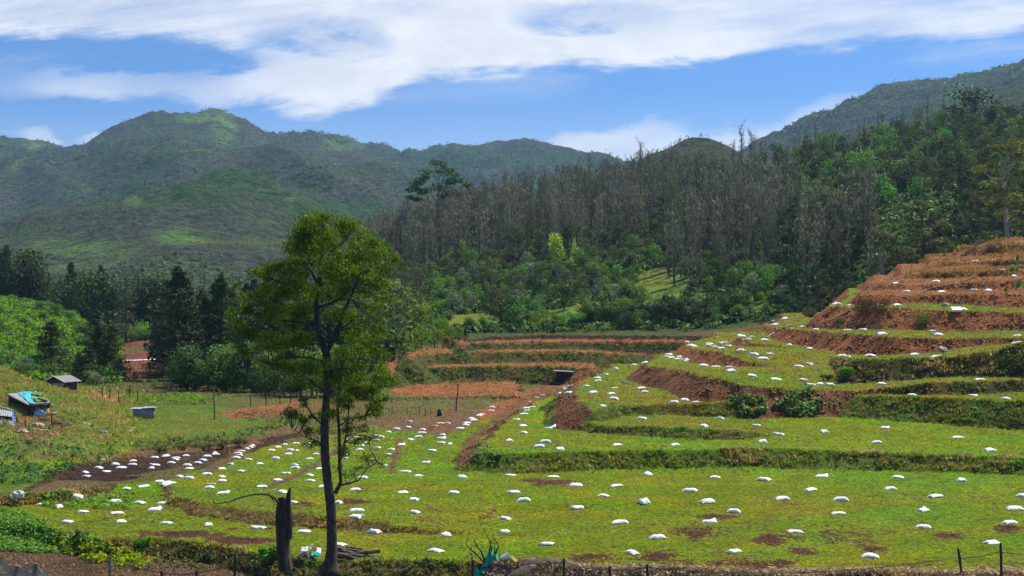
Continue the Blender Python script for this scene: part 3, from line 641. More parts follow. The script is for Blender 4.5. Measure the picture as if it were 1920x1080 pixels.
def mk_broad(rng, h=6.0, w=5.5, nl=850, ls=.42, trunk=True, lob=9, low=.15):
    """round, lobed crown from near the ground"""
    cr = MB(); C = []; Rr = []
    for _ in range(lob):
        a = rng.uniform(0, 6.28); rr = rng.random()**.6*w*.34; z = h*(low+.06+rng.random()*(.76-low))
        k = rng.uniform(.20, .33)
        shrink = 1-.35*abs(z/h-.45)
        C.append([math.cos(a)*rr*shrink, math.sin(a)*rr*shrink, z]); Rr.append([w*k, w*k, h*k*.72])
    C.append([0, 0, h*.72]); Rr.append([w*.25, w*.25, h*.26])
    leaves(cr, rng, C, Rr, nl//len(C), ls, .6)
    tk = MB()
    for k in range(3):
        a = rng.uniform(0, 6.28); tip = C[rng.integers(len(C))]
        tk.tube([[0, 0, -.4], [math.cos(a)*.15, math.sin(a)*.15, h*.2], [tip[0]*.6, tip[1]*.6, tip[2]*.9]], [h*.022, h*.017, h*.006], 5)
    return tk.mesh('trunk', M_bark), cr.mesh
def mk_conifer(rng, h=20.0, w=11.0, nl=5200, ls=.62, bare=.08, droop=.8, full=1.0, pw=.8):
    cr = MB(); tk = MB(); C = []; Rr = []
    lean = rng.uniform(-.02, .02, 2)
    nb = int(70*full)
    for k in range(nb):
        t = bare+(1-bare)*(k/nb)+rng.uniform(-.02, .02); z = h*t
        rad = w*.5*(1-t)**pw*rng.uniform(.65, 1.12)+.25
        a = rng.uniform(0, 6.28)
        x, y = math.cos(a)*rad*.62+lean[0]*z, math.sin(a)*rad*.62+lean[1]*z
        C.append([x, y, z]); Rr.append([rad*.62+.25, rad*.62+.25, h*.033+rad*.12])
        tk.tube([[lean[0]*z, lean[1]*z, z-.1*rad], [x, y, z+.1*rad], [x*1.5, y*1.5, z]], [.07, .05, .02], 4)
    for t in np.linspace(.9, 1.0, 4): C.append([lean[0]*h, lean[1]*h, h*t]); Rr.append([.45+w*(1-t)*.4, .45+w*(1-t)*.4, h*.03])
    leaves(cr, rng, C, Rr, nl//len(C), ls, .45, shell=.35, up=.6, droop=droop)
    tk.tube([[0, 0, -.5], [lean[0]*h*.5, lean[1]*h*.5, h*.5], [lean[0]*h, lean[1]*h, h*.98]], [h*.018, h*.012, .04], 7)
    return tk.mesh('trunk', M_bark_dk), cr.mesh
def mk_dead(rng, h=15.0, w=2.6, nl=900, fork=False, ls=.4, lush=0.0):
    """fire-scorched gum tree: a bare stem wrapped in fine upright twigs"""
    tk = MB(); cr = MB()
    stems = [(0, 0)]
    if fork or rng.random() < .35: stems = [(-.07, .02), (.08, -.03)]
    z0 = h*rng.uniform(.12, .3)
    for sx_, sy_ in stems:
        pts = []; hh = h*rng.uniform(.85, 1.0); f0 = rng.uniform(.25, .5)
        for t in np.linspace(0, 1, 9):
            off = max(0, t-f0)
            pts.append([sx_*off*h+rng.normal()*.08, sy_*off*h+rng.normal()*.08, t*hh-.4*(t == 0)])
        pts = np.array(pts)
        tk.tube(pts, np.linspace(h*.013, .035, 9), 5)
        nb = 26
        for k in range(nb):
            t = rng.uniform(z0/hh, .97); i = min(int(t*8), 7); b = pts[i]+(pts[i+1]-pts[i])*(t*8-i)
            a = rng.uniform(0, 6.28); L = w*.5*rng.uniform(.4, 1.25)*(1.15-.7*abs(t-.55)); upk = rng.uniform(.7, 1.6)
            e1 = b+np.array([math.cos(a)*L*.55, math.sin(a)*L*.55, L*upk*.6]); e2 = b+np.array([math.cos(a)*L, math.sin(a)*L, L*upk*1.5])
            tk.tube([b, e1, e2], [.055, .035, .012], 3, cap=False)
            m = nl//(nb*len(stems))
            tt = rng.random(m)[:, None]
            p = b+(e2-b)*tt+rng.normal(size=(m, 3))*[.22, .22, .3]
            dr = rng.normal(size=(m, 3))*.45+[0, 0, .9]; dr /= np.linalg.norm(dr, axis=1)[:, None]
            sd_ = np.cross(dr, rng.normal(size=(m, 3))); sd_ /= np.linalg.norm(sd_, axis=1)[:, None]
            s = ls*rng.uniform(.5, 1.5, m)[:, None]
            V_ = np.stack([p-dr*s*.5, p+sd_*s*.11, p+dr*s*.5, p-sd_*s*.11], 1).reshape(-1, 3)
            cr.add(V_, q=np.arange(m*4).reshape(-1, 4), tone=np.repeat(np.clip(rng.uniform(0, 1, m), 0, 1), 4))
    return tk.mesh('trunk', M_bark if rng.random() < .8 else M_bark_pale), cr.mesh
def mk_gum(rng, h=16.0, w=8.0, nl=3800, ls=.5, base=.2, nc=16):
    """airy living gum tree, leafy tufts at the ends of pale limbs"""
    tk = MB(); cr = MB(); C = []; Rr = []
    top = np.array([rng.normal()*.5, rng.normal()*.5, h*.85])
    tk.tube([[0, 0, -.5], [rng.normal()*.3, rng.normal()*.3, h*.4], top], [h*.018, h*.012, .06], 6)
    for k in range(nc):
        t = base+(1-base)*(k+rng.random())/nc
        r = w*.5*math.sin(math.pi*min(1, (t-base)/(1-base)*.8+.16))*rng.uniform(.5, 1.05); a = rng.uniform(0, 6.28)
        c = np.array([math.cos(a)*r, math.sin(a)*r, h*t]); b = np.array([top[0]*t, top[1]*t, h*t*.68])
        tk.tube([b, b+(c-b)*.5+[0, 0, .3], c], [.12, .08, .03], 4)
        s = w*rng.uniform(.12, .2); C.append(c); Rr.append([s, s, s*.62])
        if rng.random() < .6: C.append(c+rng.normal(size=3)*[s, s, s*.4]); Rr.append([s*.7, s*.7, s*.5])
    leaves(cr, rng, C, Rr, nl//len(C), ls, .4, shell=.2, up=.2, droop=.5)
    return tk.mesh('trunk', M_bark if rng.random() < .7 else M_bark_pale), cr.mesh

NAMES = {'hedge bushes above the far terraces': 'hedge_bush', 'tall dark hedge bushes above the far terraces': 'hedge_bush', 'bushes left of the far terraces': 'terrace_bush',
         'bushes at the far side of the valley fields': 'valley_bush', 'bushes on the bright green knoll': 'knoll_bush', 'bushes around the grey roofed house': 'hollow_bush', 'bushes above the red terraced plot': 'plot_bush'}
ALL = []
class Kind:
    def __init__(s, nm, lab, cat, grp, vs, h): s.nm, s.lab, s.cat, s.grp, s.vs, s.h = nm, lab, cat, grp, vs, h
def kind(nm, lab, cat, grp, fn, m, nv, h, seed, **kw):
    vs = []
    for k in range(nv):
        tk, cr = fn(np.random.default_rng(seed+k), h=h, **kw); vs.append((tk, cr('crown', m)))
    return Kind(nm, lab, cat, grp, vs, h)
def plant(K, x, y, h, label=None, group='', sink=.15, wx=1.0, v=None, rz=None, z=None, name=None, cat=None):
    name = name or NAMES.get(group) or K.nm
    tk, cr = K.vs[random.randrange(len(K.vs)) if v is None else v]
    z = float(zt(x, y)) if z is None else z
    r = thing(name or K.nm, label or K.lab, cat or K.cat, (x, y, z-sink), random.uniform(0, 6.28) if rz is None else rz, K.grp if group == '' else group)
    s = h/K.h; r.scale = (s*wx, s*wx, s)
    obj('trunk', tk, r); obj('crown', cr, r)
    ALL.append((r, r.get('group'), x/y*F+960, HZ-(z+h*.5-CH)*F/y, h*F/y, h, y))
    return r
def at(px, d): return (px-960)/F*d, d

k_dark = kind('shrub_tree', 'dark green bushy tree on the scrub slope behind the terraces', 'tree', 'dark green bushy trees on the scrub slope', mk_broad, M_lf_dark, 4, 6.0, 100)
k_mid = kind('shrub_tree', 'mid green bushy tree on the scrub slope behind the terraces', 'tree', 'mid green bushy trees on the scrub slope', mk_broad, M_lf_mid, 5, 6.0, 120)
k_brt = kind('shrub_tree', 'bright green leafy bush on the scrub slope behind the terraces', 'bush', 'bright green bushes on the scrub slope', mk_broad, M_lf_brt, 3, 6.0, 140)
k_yel = kind('young_tree', 'pale yellow green young tree among darker scrub', 'tree', 'yellow green young trees', mk_broad, M_lf_yel, 2, 6.0, 160, w=4.0)
k_gry = kind('shrub_tree', 'grey green bushy tree on the scrub slope behind the terraces', 'tree', 'grey green bushy trees on the scrub slope', mk_broad, M_lf_gry, 4, 6.0, 180)
k_olv = kind('shrub_tree', 'olive feathery tree at the foot of the bare wood', 'tree', 'olive feathery trees below the bare wood', mk_gum, M_lf_olv, 3, 8.0, 200, w=7.0, base=.2, nl=1500)
k_ridge = kind('hill_tree', 'rounded green tree near the crest of the right hill', 'tree', 'rounded green trees along the right hill crest', mk_broad, M_lf_mid, 4, 8.0, 220, w=8.5, nl=900, ls=.6)
k_ridged = kind('hill_tree', 'dark rounded tree near the crest of the right hill', 'tree', 'dark rounded trees along the right hill crest', mk_broad, M_lf_dark, 3, 8.0, 230, w=8.5, nl=900, ls=.6)
k_dead = kind('scorched_tree', 'thin brown leafless tree in the wood on the ridge', 'bare tree', 'thin leafless trees of the ridge wood', mk_dead, M_dead, 9, 15.0, 240)
k_deado = kind('scorched_tree', 'thin tree with sparse olive regrowth in the wood on the ridge', 'bare tree', 'thin trees with olive regrowth in the ridge wood', mk_dead, M_lf_olv, 4, 15.0, 260, w=3.0)
k_gum = kind('gum_tree', 'tall airy olive gum tree behind the red terraced hill', 'gum tree', 'olive gum trees behind the red terraces', mk_gum, M_lf_olv, 5, 16.0, 280)
k_gumd = kind('gum_tree', 'tall dark green gum tree behind the red terraced hill', 'gum tree', 'dark gum trees behind the red terraces', mk_gum, M_lf_dark, 3, 16.0, 300)
k_con = kind('conifer', 'dark conifer in the row behind the valley fields', 'conifer', 'dark conifers behind the valley fields', mk_conifer, M_lf_con, 5, 20.0, 320)
k_round = kind('round_tree', 'round dark green tree', 'tree', None, mk_broad, M_lf_dark, 4, 14.0, 360, w=11.0, nl=2600, ls=.62, lob=14)
k_cons = kind('cypress', 'small dark cypress', 'cypress', None, mk_conifer, M_lf_con, 3, 10.0, 340, w=5.6, nl=3400, ls=.42, pw=.7, bare=.02)

rng = np.random.default_rng(11)
# --- the bare wood on the ridge
def in_dead(px, d):
    if px < 1250: return d > 343-(px-900)*.02+ (0 if px > 760 else 20)
    if px < 1500: return 270 < d < 348+(1500-px)*.42
    if px < 1640: return 235 < d < 290
    return False
cand = []
tries = 0
while tries < 60000 and len(cand) < 900:
    tries += 1
    px = rng.uniform(610, 1780); d = rng.uniform(215, 462)
    if px < 760 and d < 375: continue
    if not in_dead(px, d): continue
    if px < 700 and rng.random() > .6: continue
    if rng.random() > d/462: continue
    x, y = at(px, d)
    if any((x-a)**2+(y-b)**2 < 5 for a, b, _ in cand[-400:]): continue
    cand.append((x, y, px))
rest = cand[250:]
for x, y, px in cand[:250]:
    if px > 1240 and rng.random() < .38:
        plant(k_gumd, x, y, rng.uniform(7, 12), 'dark leafy tree standing among the leafless trees', 'dark leafy trees in the bare wood', name='wood_tree'); continue
    K = k_deado if rng.random() < (.18 if px < 1250 else .42) else k_dead
    plant(K, x, y, rng.uniform(11, 18)*(1.0 if px < 1300 else .8), wx=rng.uniform(.8, 1.15))
def stuff_trees(items, fn, mats, name, nvar, seed, h, kws):
    """a wood too thick to count, merged"""
    protos = []
    for k in range(nvar):
        tk, cr = fn(np.random.default_rng(seed+k), h=h, **kws)
        cm = cr('c', mats[0]); vs_ = []; n0 = 0; qs = []; ts = []; tn = []
        for me in (tk, cm):
            v = np.empty(len(me.vertices)*3, np.float32); me.vertices.foreach_get('co', v); vs_.append(v.reshape(-1, 3))
            a = np.empty(len(me.vertices), np.float32); me.attributes['tone'].data.foreach_get('value', a)
            tn.append(a if me is cm else a*0+.15)
            for p in me.polygons: (qs if len(p.vertices) == 4 else ts).append([i_+n0 for i_ in p.vertices])
            n0 += len(me.vertices)
        protos.append((np.concatenate(vs_), np.array(qs), np.array(ts), np.concatenate(tn)))
    mb = MB()
    for (x, y, z, hh, ww) in items:
        v, q, t, tn = protos[rng.integers(nvar)]
        a = rng.uniform(0, 6.28); ca, sa = math.cos(a), math.sin(a)
        vv = (v*[hh/h*ww, hh/h*ww, hh/h])@np.array([[ca, sa, 0], [-sa, ca, 0], [0, 0, 1]])+[x, y, z]
        mb.add(vv, q=q, t=t, tone=np.clip(tn+rng.uniform(-.2, .2), 0, 1))
    o = mb.build(name, mats[0]); o['kind'] = 'stuff'
    return o
rx = np.array([c[0] for c in rest]); ry = np.array([c[1] for c in rest])
o = stuff_trees([(x, y, z-.2, rng.uniform(11, 16), rng.uniform(.8, 1.2)) for x, y, z in zip(rx, ry, zt(rx, ry))], mk_dead, [M_dead], 'bare_wood', 5, 700, 15.0, dict(nl=230, ls=.8, w=3.0))
tag(o, 'dense brown leafless wood covering the ridge between the single trunks', 'wood')
# sparse trees standing up against the sky beyond the crest
for px in list(rng.uniform(1240, 1900, 75)):
    x, y = at(px, rng.uniform(448, 475)); plant(k_dead, x, y, rng.uniform(9, 15), 'lone leafless tree poking up above the right hill crest', 'leafless trees above the right hill crest', wx=.8)
for px, hh in ((1408, 16), (1390, 17), (1200, 19), (1770, 13), (1808, 15)):
    x, y = at(px, 452); plant(k_dead, x, y, hh, 'taller leafless tree poking up above the right hill crest' if px > 1210 else 'tallest leafless tree on the ridge left of the small hill', 'taller leafless trees above the right hill crest' if px > 1210 else None)
# --- green crowns below the crest at right
n = 0
while n < 215:
    px = rng.uniform(1215, 2010); d = rng.uniform(300, 462)
    if px < 1500 and d < 352+(1500-px)*.3: continue
    if px < 1300 and rng.random() > .5: continue
    x, y = at(px, d); u = rng.random()
    K = k_ridge if u < .36 else (k_ridged if u < .7 else k_gum)
    if K is k_gum: plant(K, x, y, rng.uniform(6, 9), 'olive airy tree among rounded green trees on the right hill', 'olive trees among the green on the right hill')
    else: plant(K, x, y, rng.uniform(4.5, 8.5))
    n += 1
x, y = at(1822, 440); plant(k_ridged, x, y, 14, 'largest dark rounded tree on the right hill crest', None, wx=1.2)
x, y = at(1552, 425); plant(k_ridge, x, y, 12, 'bright upright tree standing out below the right crest', None, wx=.7)
# --- gums behind the red terraces
for k in range(95):
    px = rng.uniform(1490, 2040); d = rng.uniform(205, 335)
    if px < 1700 and rng.random() < .45: continue
    x, y = at(px, d); plant(k_gum if rng.random() < .62 else k_gumd, x, y, rng.uniform(7, 12))
for px, d, h_, lb in ((1735, 215, 13, 'broad olive gum tree with pale limbs above the red terrace crest'), (1890, 200, 15, 'tall gum tree at the right edge above the red crest')):
    x, y = at(px, d); plant(k_gum, x, y, h_, lb, None, wx=1.35)
# --- scrub slope
def slope_shrub(px, d, h_, K, **kw):
    x, y = at(px, d); return plant(K, x, y, h_, **kw)
glade = [(1245, 532, 62, 34), (1360, 572, 90, 18), (890, 600, 62, 13), (1080, 590, 66, 16), (1075, 465, 12, 40), (850, 607, 50, 10), (1010, 603, 40, 8)]
n = 0; used_ = []
while n < 275:
    px = rng.uniform(690, 1490); d = rng.uniform(240, 352)
    if px > 1330 and d > 300: continue
    x, y = at(px, d); py = HZ-(float(zt(x, y))-CH)*F/d
    if any(((px-a)/b)**2+((py-c)/e)**2 < 1 for a, c, b, e in glade): continue
    if any((x-a)**2+(y-b)**2 < 6 for a, b in used_): continue
    pyt = py-4.2*F/d*.75
    if any(((px-a)/b)**2+((pyt-c)/e)**2 < .7 for a, c, b, e in glade[:4]): continue
    used_.append((x, y)); u = rng.random()
    K = k_dark if u < .27 else k_mid if u < .60 else k_gry if u < .80 else k_brt if u < .88 else k_olv
    if d > 325 and rng.random() < .5: K = k_olv
    plant(K, x, y, rng.uniform(2.6, 5.6)*(1.0 if K is not k_olv else 1.3), wx=rng.uniform(.8, 1.15)); n += 1
# hedge along the top of the far terraces
for px in np.arange(905, 1460, 9.0):
    d = rng.uniform(232, 246); u = rng.random()
    slope_shrub(px+rng.uniform(-4, 4), d, rng.uniform(1.8, 3.4), k_mid if u < .5 else k_dark if u < .8 else k_brt, label='leafy bush in the hedge row above the topmost far terrace', group='hedge bushes above the far terraces')
for px in np.arange(1100, 1400, 11.0):
    slope_shrub(px, rng.uniform(236, 240), rng.uniform(3.2, 4.6), k_dark, label='tall dark bush in the hedge above the far terraces', group='tall dark hedge bushes above the far terraces')
for px, d, h_, K, w_, lb in (
    (962, 244, 6.2, k_dark, 1.15, 'big dome shaped dark bush just above the hedge'), (1045, 330, 8.5, k_yel, .9, 'pale yellow green tree on the slope, brightest of its neighbours'),
    (1066, 335, 10, k_dark, .55, 'narrow dark tree right behind the pale yellow green one'), (1166, 318, 6.0, k_dark, 1.1, 'round dark tree at the foot of the bare wood, by itself'),
    (972, 345, 9.5, k_olv, 1.0, 'feathery olive tree with a wide crown below the bare wood'), (868, 355, 8, k_yel, .7, 'small yellow green tree in front of the bare wood, left part'),
    (1205, 255, 5.0, k_mid, .9, 'conical green tree below the sunlit glade'), (1058, 262, 6, k_dark, .8, 'dark upright bush beside the lower glade'),
    (1090, 256, 4.5, k_brt, .9, 'bright green small bush right of the lower glade'), (1330, 275, 5, k_mid, 1.1, 'broad green bush right of the sunlit glade'),
    (1285, 282, 5.5, k_gry, 1.0, 'grey green bush at the right rim of the sunlit glade'), (1180, 300, 4.5, k_gry, 1.0, 'grey green bush left of the sunlit glade'),
    (738, 206, 13.6, k_brt, 1.0, 'tall bright green tree behind the wattle tree'), (700, 208, 11, k_mid, .9, 'green tree half hidden behind the wattle tree'),
    (785, 234, 8, k_brt, .9, 'lower bright green tree right of the tall bright one'), (905, 300, 7, k_olv, .9, 'olive tree on the scrub slope above the dome bush')):
    slope_shrub(px, d, h_, K, label=lb, group=None, wx=w_)
for px, d, h_ in ((700, 205, 4), (730, 208, 4.5), (760, 212, 4), (790, 214, 4.2), (815, 216, 3.8), (842, 218, 4.0), (860, 222, 3.6), (720, 215, 5), (752, 222, 5), (830, 228, 4.5), (880, 233, 3.2), (690, 215, 5), (665, 205, 4.5), (640, 200, 4)):
    slope_shrub(px, d, h_, k_mid if rng.random() < .5 else k_brt, label='leafy bush left of the far terraces behind the wattle tree', group='bushes left of the far terraces')
# tall flat-topped gum on the ridge
umb = Kind('gum_tree', '', 'gum tree', None, [], 22.0)
def mk_umb(rng, h=22.0):
    tk = MB(); cr = MB(); C = []; Rr = []
    tk.tube([[0, 0, -1], [.3, 0, 8], [0, 0, 13], [.2, 0, 19]], [.38, .30, .24, .08], 7)
    for (cx, cz, rr, hh) in ((0.2, 20.2, 2.6, 1.5), (-1.2, 19.0, 2.6, 1.2), (2.2, 19.0, 2.6, 1.2), (-3.8, 16.2, 3.0, 1.2), (-2, 17.4, 2.4, 1.2), (3.8, 17.4, 2.2, .9), (5.4, 16.0, 2.2, .9), (2.6, 16.2, 2.8, 1.2), (-5.2, 14.8, 2.2, .9), (-2.5, 14.6, 2.6, 1.1), (4.2, 14.0, 2.6, 1.0), (0, 15.2, 2.6, 1.3), (-5.6, 12.8, 1.8, .8), (1.5, 13.4, 2.2, .9)):
        for q in range(3):
            C.append([cx+rng.normal()*rr*.35, rng.normal()*2.0, cz+rng.normal()*.35]); Rr.append([rr*.62, rr*.62, hh*.72])
        tk.tube([[0, 0, cz*.72], [cx*.5, 0, cz*.9], [cx, 0, cz]], [.14, .1, .04], 4)
    leaves(cr, rng, C, Rr, 70, .6, .5, shell=.3, up=.4)
    return tk.mesh('trunk', M_bark_pale), cr.mesh
tk, cr = mk_umb(np.random.default_rng(5)); umb.vs = [(tk, cr('crown', M_lf_dark))]
x, y = at(822, 398); plant(umb, x, y, 30, 'tall flat topped gum tree rising above the bare wood', None, rz=0, z=CH-(480-HZ)*398/F)
for px, d, h_, K in ((488, 380, 17, k_gum), (500, 378, 21, k_gum), (528, 376, 23, k_gum), (541, 380, 22, k_gumd), (476, 385, 15, k_gum), (556, 384, 16, k_gum)):
    x, y = at(px, d); plant(K, x, y, h_, 'slender grey green gum tree left of the wattle crown', 'slender gum trees left of the wattle crown', wx=.55)
for px in (604, 628, 648, 668, 690, 715, 735, 752, 775, 797, 812, 838, 856):
    x, y = at(px+rng.uniform(-5, 5), rng.uniform(385, 425)); plant(k_dead, x, y, rng.uniform(14, 19), 'leafless tree with a fuzzy crown on the left end of the ridge', 'leafless trees on the left end of the ridge', wx=1.1)

# --- conifers and bushes of the valley at left
CONI = [ # px, row of top, row of foot, distance, kind, width, label
 (62, 512, 600, 330, k_round, 1.0, 'round topped dark tree at the left end of the conifer row'), (128, 525, 600, 335, k_round, 1.0, 'second round topped tree from the left in the conifer row'),
 (20, 520, 610, 330, k_round, 1.0, 'dark tree cut by the left edge above the bright green knoll'), (95, 518, 600, 345, k_round, 1.2, 'brownish round tree between the two leftmost dark trees'),
 (182, 503, 620, 315, k_round, 1.5, 'large rounded dark tree above the bright green knoll'),
 (212, 540, 620, 318, k_con, .7, 'short dark conifer right of the large rounded tree'), (262, 508, 640, 330, k_round, 1.1, 'dark round headed tree behind the leafless conifer'), (300, 512, 640, 325, k_round, 1.1, 'dark round headed tree left of the tallest conifer'),
 (338, 503, 705, 262, k_con, 1.35, 'tallest dark conifer, right of the red terraced plot'), (355, 530, 705, 258, k_con, 1.0, 'dark conifer leaning against the tallest one'), (300, 545, 620, 330, k_con, .9, 'dark conifer just above the red terraced plot'),
 (415, 516, 705, 262, k_con, 1.1, 'dark conifer halfway between the tallest one and the wattle tree'), (385, 560, 700, 255, k_con, 1.0, 'shorter conifer between two tall ones'), (440, 570, 705, 250, k_con, 1.1, 'dark conifer at the left rim of the wattle crown'),
 (475, 590, 735, 232, k_con, 1.2, 'dark conifer behind the lower left wattle boughs'), (520, 600, 740, 232, k_con, 1.3, 'dark conifer behind the wattle boughs, left of its stem'), (565, 590, 735, 236, k_con, 1.2, 'dark conifer right behind the wattle stem'), (620, 610, 725, 240, k_con, 1.2, 'dark conifer behind the wattle, right of its stem'), (660, 600, 710, 245, k_con, 1.1, 'dark conifer behind the right wattle boughs'),
 (500, 560, 720, 262, k_round, 1.3, 'dark rounded tree behind the left wattle boughs'), (580, 545, 700, 270, k_round, 1.3, 'dark rounded tree behind the middle of the wattle'), (640, 560, 700, 272, k_round, 1.3, 'dark rounded tree behind the right part of the wattle'),
 (183, 583, 618, 262, k_cons, 1.3, 'small pointed cypress on the bright green knoll'), (95, 603, 690, 208, k_cons, 1.3, 'dark cypress above the grey roofed house'),
 (186, 612, 725, 200, k_cons, 1.0, 'left one of two dark cypresses beside the red plot'), (213, 610, 725, 200, k_cons, 1.0, 'right one of two dark cypresses beside the red plot'), (165, 650, 728, 190, k_cons, 1.35, 'drooping olive cypress in front of the dark pair'), (148, 660, 722, 195, k_cons, 1.0, 'low dark cypress behind the drooping one'),
 (486, 688, 742, 205, k_cons, 1.6, 'small dark pointed conifer above the valley fence'),
]
CONI = [(a, b, c, (204+(a*7 % 13) if 330 < a < 670 and K_ is not k_cons else d_), K_, e, f) for a, b, c, d_, K_, e, f in CONI]
for px, pt, pb, d, K, w_, lb in CONI:
    x, y = at(px, d); z = float(zt(x, y)); zt_ = CH-(pt-HZ)*d/F
    plant(K, x, y, max(3, zt_-z), lb, None, wx=w_*(20.0/max(8, zt_-z))**.25)
deadc = mk_conifer(np.random.default_rng(77), h=20, w=9, nl=900, ls=.5, bare=.12, droop=.9, full=.9)
kd = Kind('conifer', '', 'conifer', None, [(deadc[0], deadc[1]('crown', M_dead))], 20.0)
for px, pt, d, lb in ((236, 512, 300, 'leafless brown conifer above the red terraced plot'), (384, 515, 300, 'thin leafless conifer between two dark ones')):
    x, y = at(px, d); z = float(zt(x, y)); plant(kd, x, y, CH-(pt-HZ)*d/F-z, lb, None, wx=1.0 if px < 300 else .6)
rngb = np.random.default_rng(31)
BUSH = [(435, 703, 772, 172, k_yel, 1.35, 'light green bushy tree beside the utility pole'), (452, 725, 775, 168, k_mid, 1.2, 'green bush right of the light green tree'), (432, 728, 778, 166, k_dark, .9, 'dark bush added as the shaded hollow of the light green tree'), (409, 742, 783, 160, k_olv, 1.1, 'round olive bush right beside the utility pole'),  # the dark bush stands in for shade in the light green tree's middle
        (292, 708, 742, 186, k_mid, 1.4, 'dark green bush behind the water tank, left one'), (310, 715, 745, 184, k_mid, 1.3, 'dark green bush behind the water tank, right one'), (270, 712, 738, 190, k_yel, 1.2, 'yellow green bush behind the water tank'),
        (245, 742, 758, 168, k_brt, 1.6, 'low vegetable patch bush near the pole gate')]
for px, pt, pb, d, K, w_, lb in BUSH:
    x, y = at(px, d); z = float(zt(x, y)); plant(K, x, y, max(1.0, CH-(pt-HZ)*d/F-z), lb, None, wx=w_)
for k in range(115):
    px = rngb.uniform(328, 665); d = rngb.uniform(158, 205)
    if px < 480: d = max(d, 172)
    x, y = at(px, d); u = rngb.random()
    plant(k_mid if u < .42 else k_brt if u < .5 else k_dark, x, y, rngb.uniform(2.8, 6.8), 'green bush at the far side of the valley fields', 'bushes at the far side of the valley fields')
for k in range(60):
    px = rngb.uniform(-60, 225); d = rngb.uniform(225, 330)
    x, y = at(px, d); u = rngb.random()
    plant(k_mid if u < .45 else k_brt if u < .7 else k_yel if u < .78 else k_dark, x, y, rngb.uniform(1.5, 3.6), 'bush on the bright green knoll at left', 'bushes on the bright green knoll', wx=1.3)
for k in range(34):
    px = rngb.uniform(-40, 215); d = rngb.uniform(178, 222)
    x, y = at(px, d); u = rngb.random()
    if 70 < px < 140 and d < 200: continue
    plant(k_mid if u < .55 else k_gry if u < .7 else k_dark, x, y, rngb.uniform(2.2, 4.2), 'green bush in the hollow around the grey roofed house', 'bushes around the grey roofed house', wx=1.2)
for k in range(40):
    px = rngb.uniform(225, 420); d = rngb.uniform(300, 345)
    x, y = at(px, d); plant(k_mid if rngb.random() < .6 else k_brt, x, y, rngb.uniform(3, 6), 'green bush above the red terraced plot', 'bushes above the red terraced plot', wx=1.2)

for k in range(44):
    px = 345+(k % 22)*15+rngb.uniform(-8, 8); d = rngb.uniform(215, 262)
    x, y = at(px, d); u = rngb.random()
    plant(k_con if u < .6 else k_round, x, y, rngb.uniform(10, 17), 'dark tree in the thick row behind the valley bushes', 'dark trees in the row behind the valley bushes', wx=1.1, name='dark_tree')
for k in range(18):
    px = -40+k*19+rngb.uniform(-8, 8); d = rngb.uniform(322, 350)
    x, y = at(px, d); plant(k_round if k % 3 else k_con, x, y, rngb.uniform(11, 17), 'dark tree in the row above the bright green knoll', 'dark trees in the row above the knoll', wx=1.1, name='dark_tree')
# --- far slopes: scrub and woodland too far to count
def scatter_far(n, dmin, dmax, s0, s1, name, mats, lab, seed, keep=None, tn=(.25, .75), nl=8, flat=.8):
    r = np.random.default_rng(seed)
    px = r.uniform(-260, 2180, n); d = np.exp(r.uniform(math.log(dmin), math.log(dmax), n)); x = (px-960)/F*d; y = d
    if keep is not None:
        k = keep(x, y, px, r); x, y, px = x[k], y[k], px[k]
    z = zf(x, y)+0; k = (z > -12) & (r.random(len(x)) > mz(x, y)*.9); x, y, z = x[k], y[k], z[k]
    s = r.uniform(s0, s1, len(x))*(1+y/4200)
    mb = MB()
    leaves(mb, r, np.stack([x, y, z+s*.3], 1), np.stack([s*.5, s*.5, s*.5*flat], 1), nl, 1.0, .7, shell=.6, up=1.6, tone=tn, clump_tone=.45)
    # leaf size follows the plant: rescale each face about its middle
    v = mb.v[0].reshape(len(x), nl, 4, 3); c = v.mean(2, keepdims=True); f = (s*(.62 if nl < 10 else .38))[:, None, None, None]
    mb.v[0] = (c+(v-c)*f).reshape(-1, 3)
    o = mb.build(name, mats); o['kind'] = 'stuff'; tag(o, lab, 'woodland'); return o
def kd_dead(x, y, px, r): return fbm(x, y, 1/260., 4, 201)-.16*gz_(x, y) + r.uniform(-.08, .08, len(x)) > .44+.07*(y < 1000)
def kd_green(x, y, px, r): return fbm(x, y, 1/260., 4, 201)-.20*gz_(x, y) + r.uniform(-.08, .08, len(x)) < .38+.12*(y < 1000)
M_far_g = leaf('far_leaf_green', (.012, .026, .010), (.036, .068, .020), .3, 0, 0)
M_far_b = leaf('far_leaf_brown', (.040, .040, .026), (.065, .064, .044), .3, 0, 0)
scatter_far(42000, 480, 1500, 1.3, 3.2, 'hillside_scrub', M_far_g, 'green scrub covering the slopes beyond the valley', 1, kd_green)
scatter_far(17000, 480, 1500, 1.5, 3.4, 'hillside_bare_wood', M_far_b, 'greyish leafless woodland on the slopes beyond the valley', 2, kd_dead, nl=12, flat=1.5)
scatter_far(40000, 1400, 3300, 3.0, 5.5, 'mountain_forest', M_far_g, 'dark green forest patches on the distant mountains', 3, kd_green, nl=6)
scatter_far(14000, 1400, 3300, 2.5, 4.5, 'mountain_bare_wood', M_far_b, 'greyish leafless woodland on the distant mountains', 4, kd_dead, nl=6)
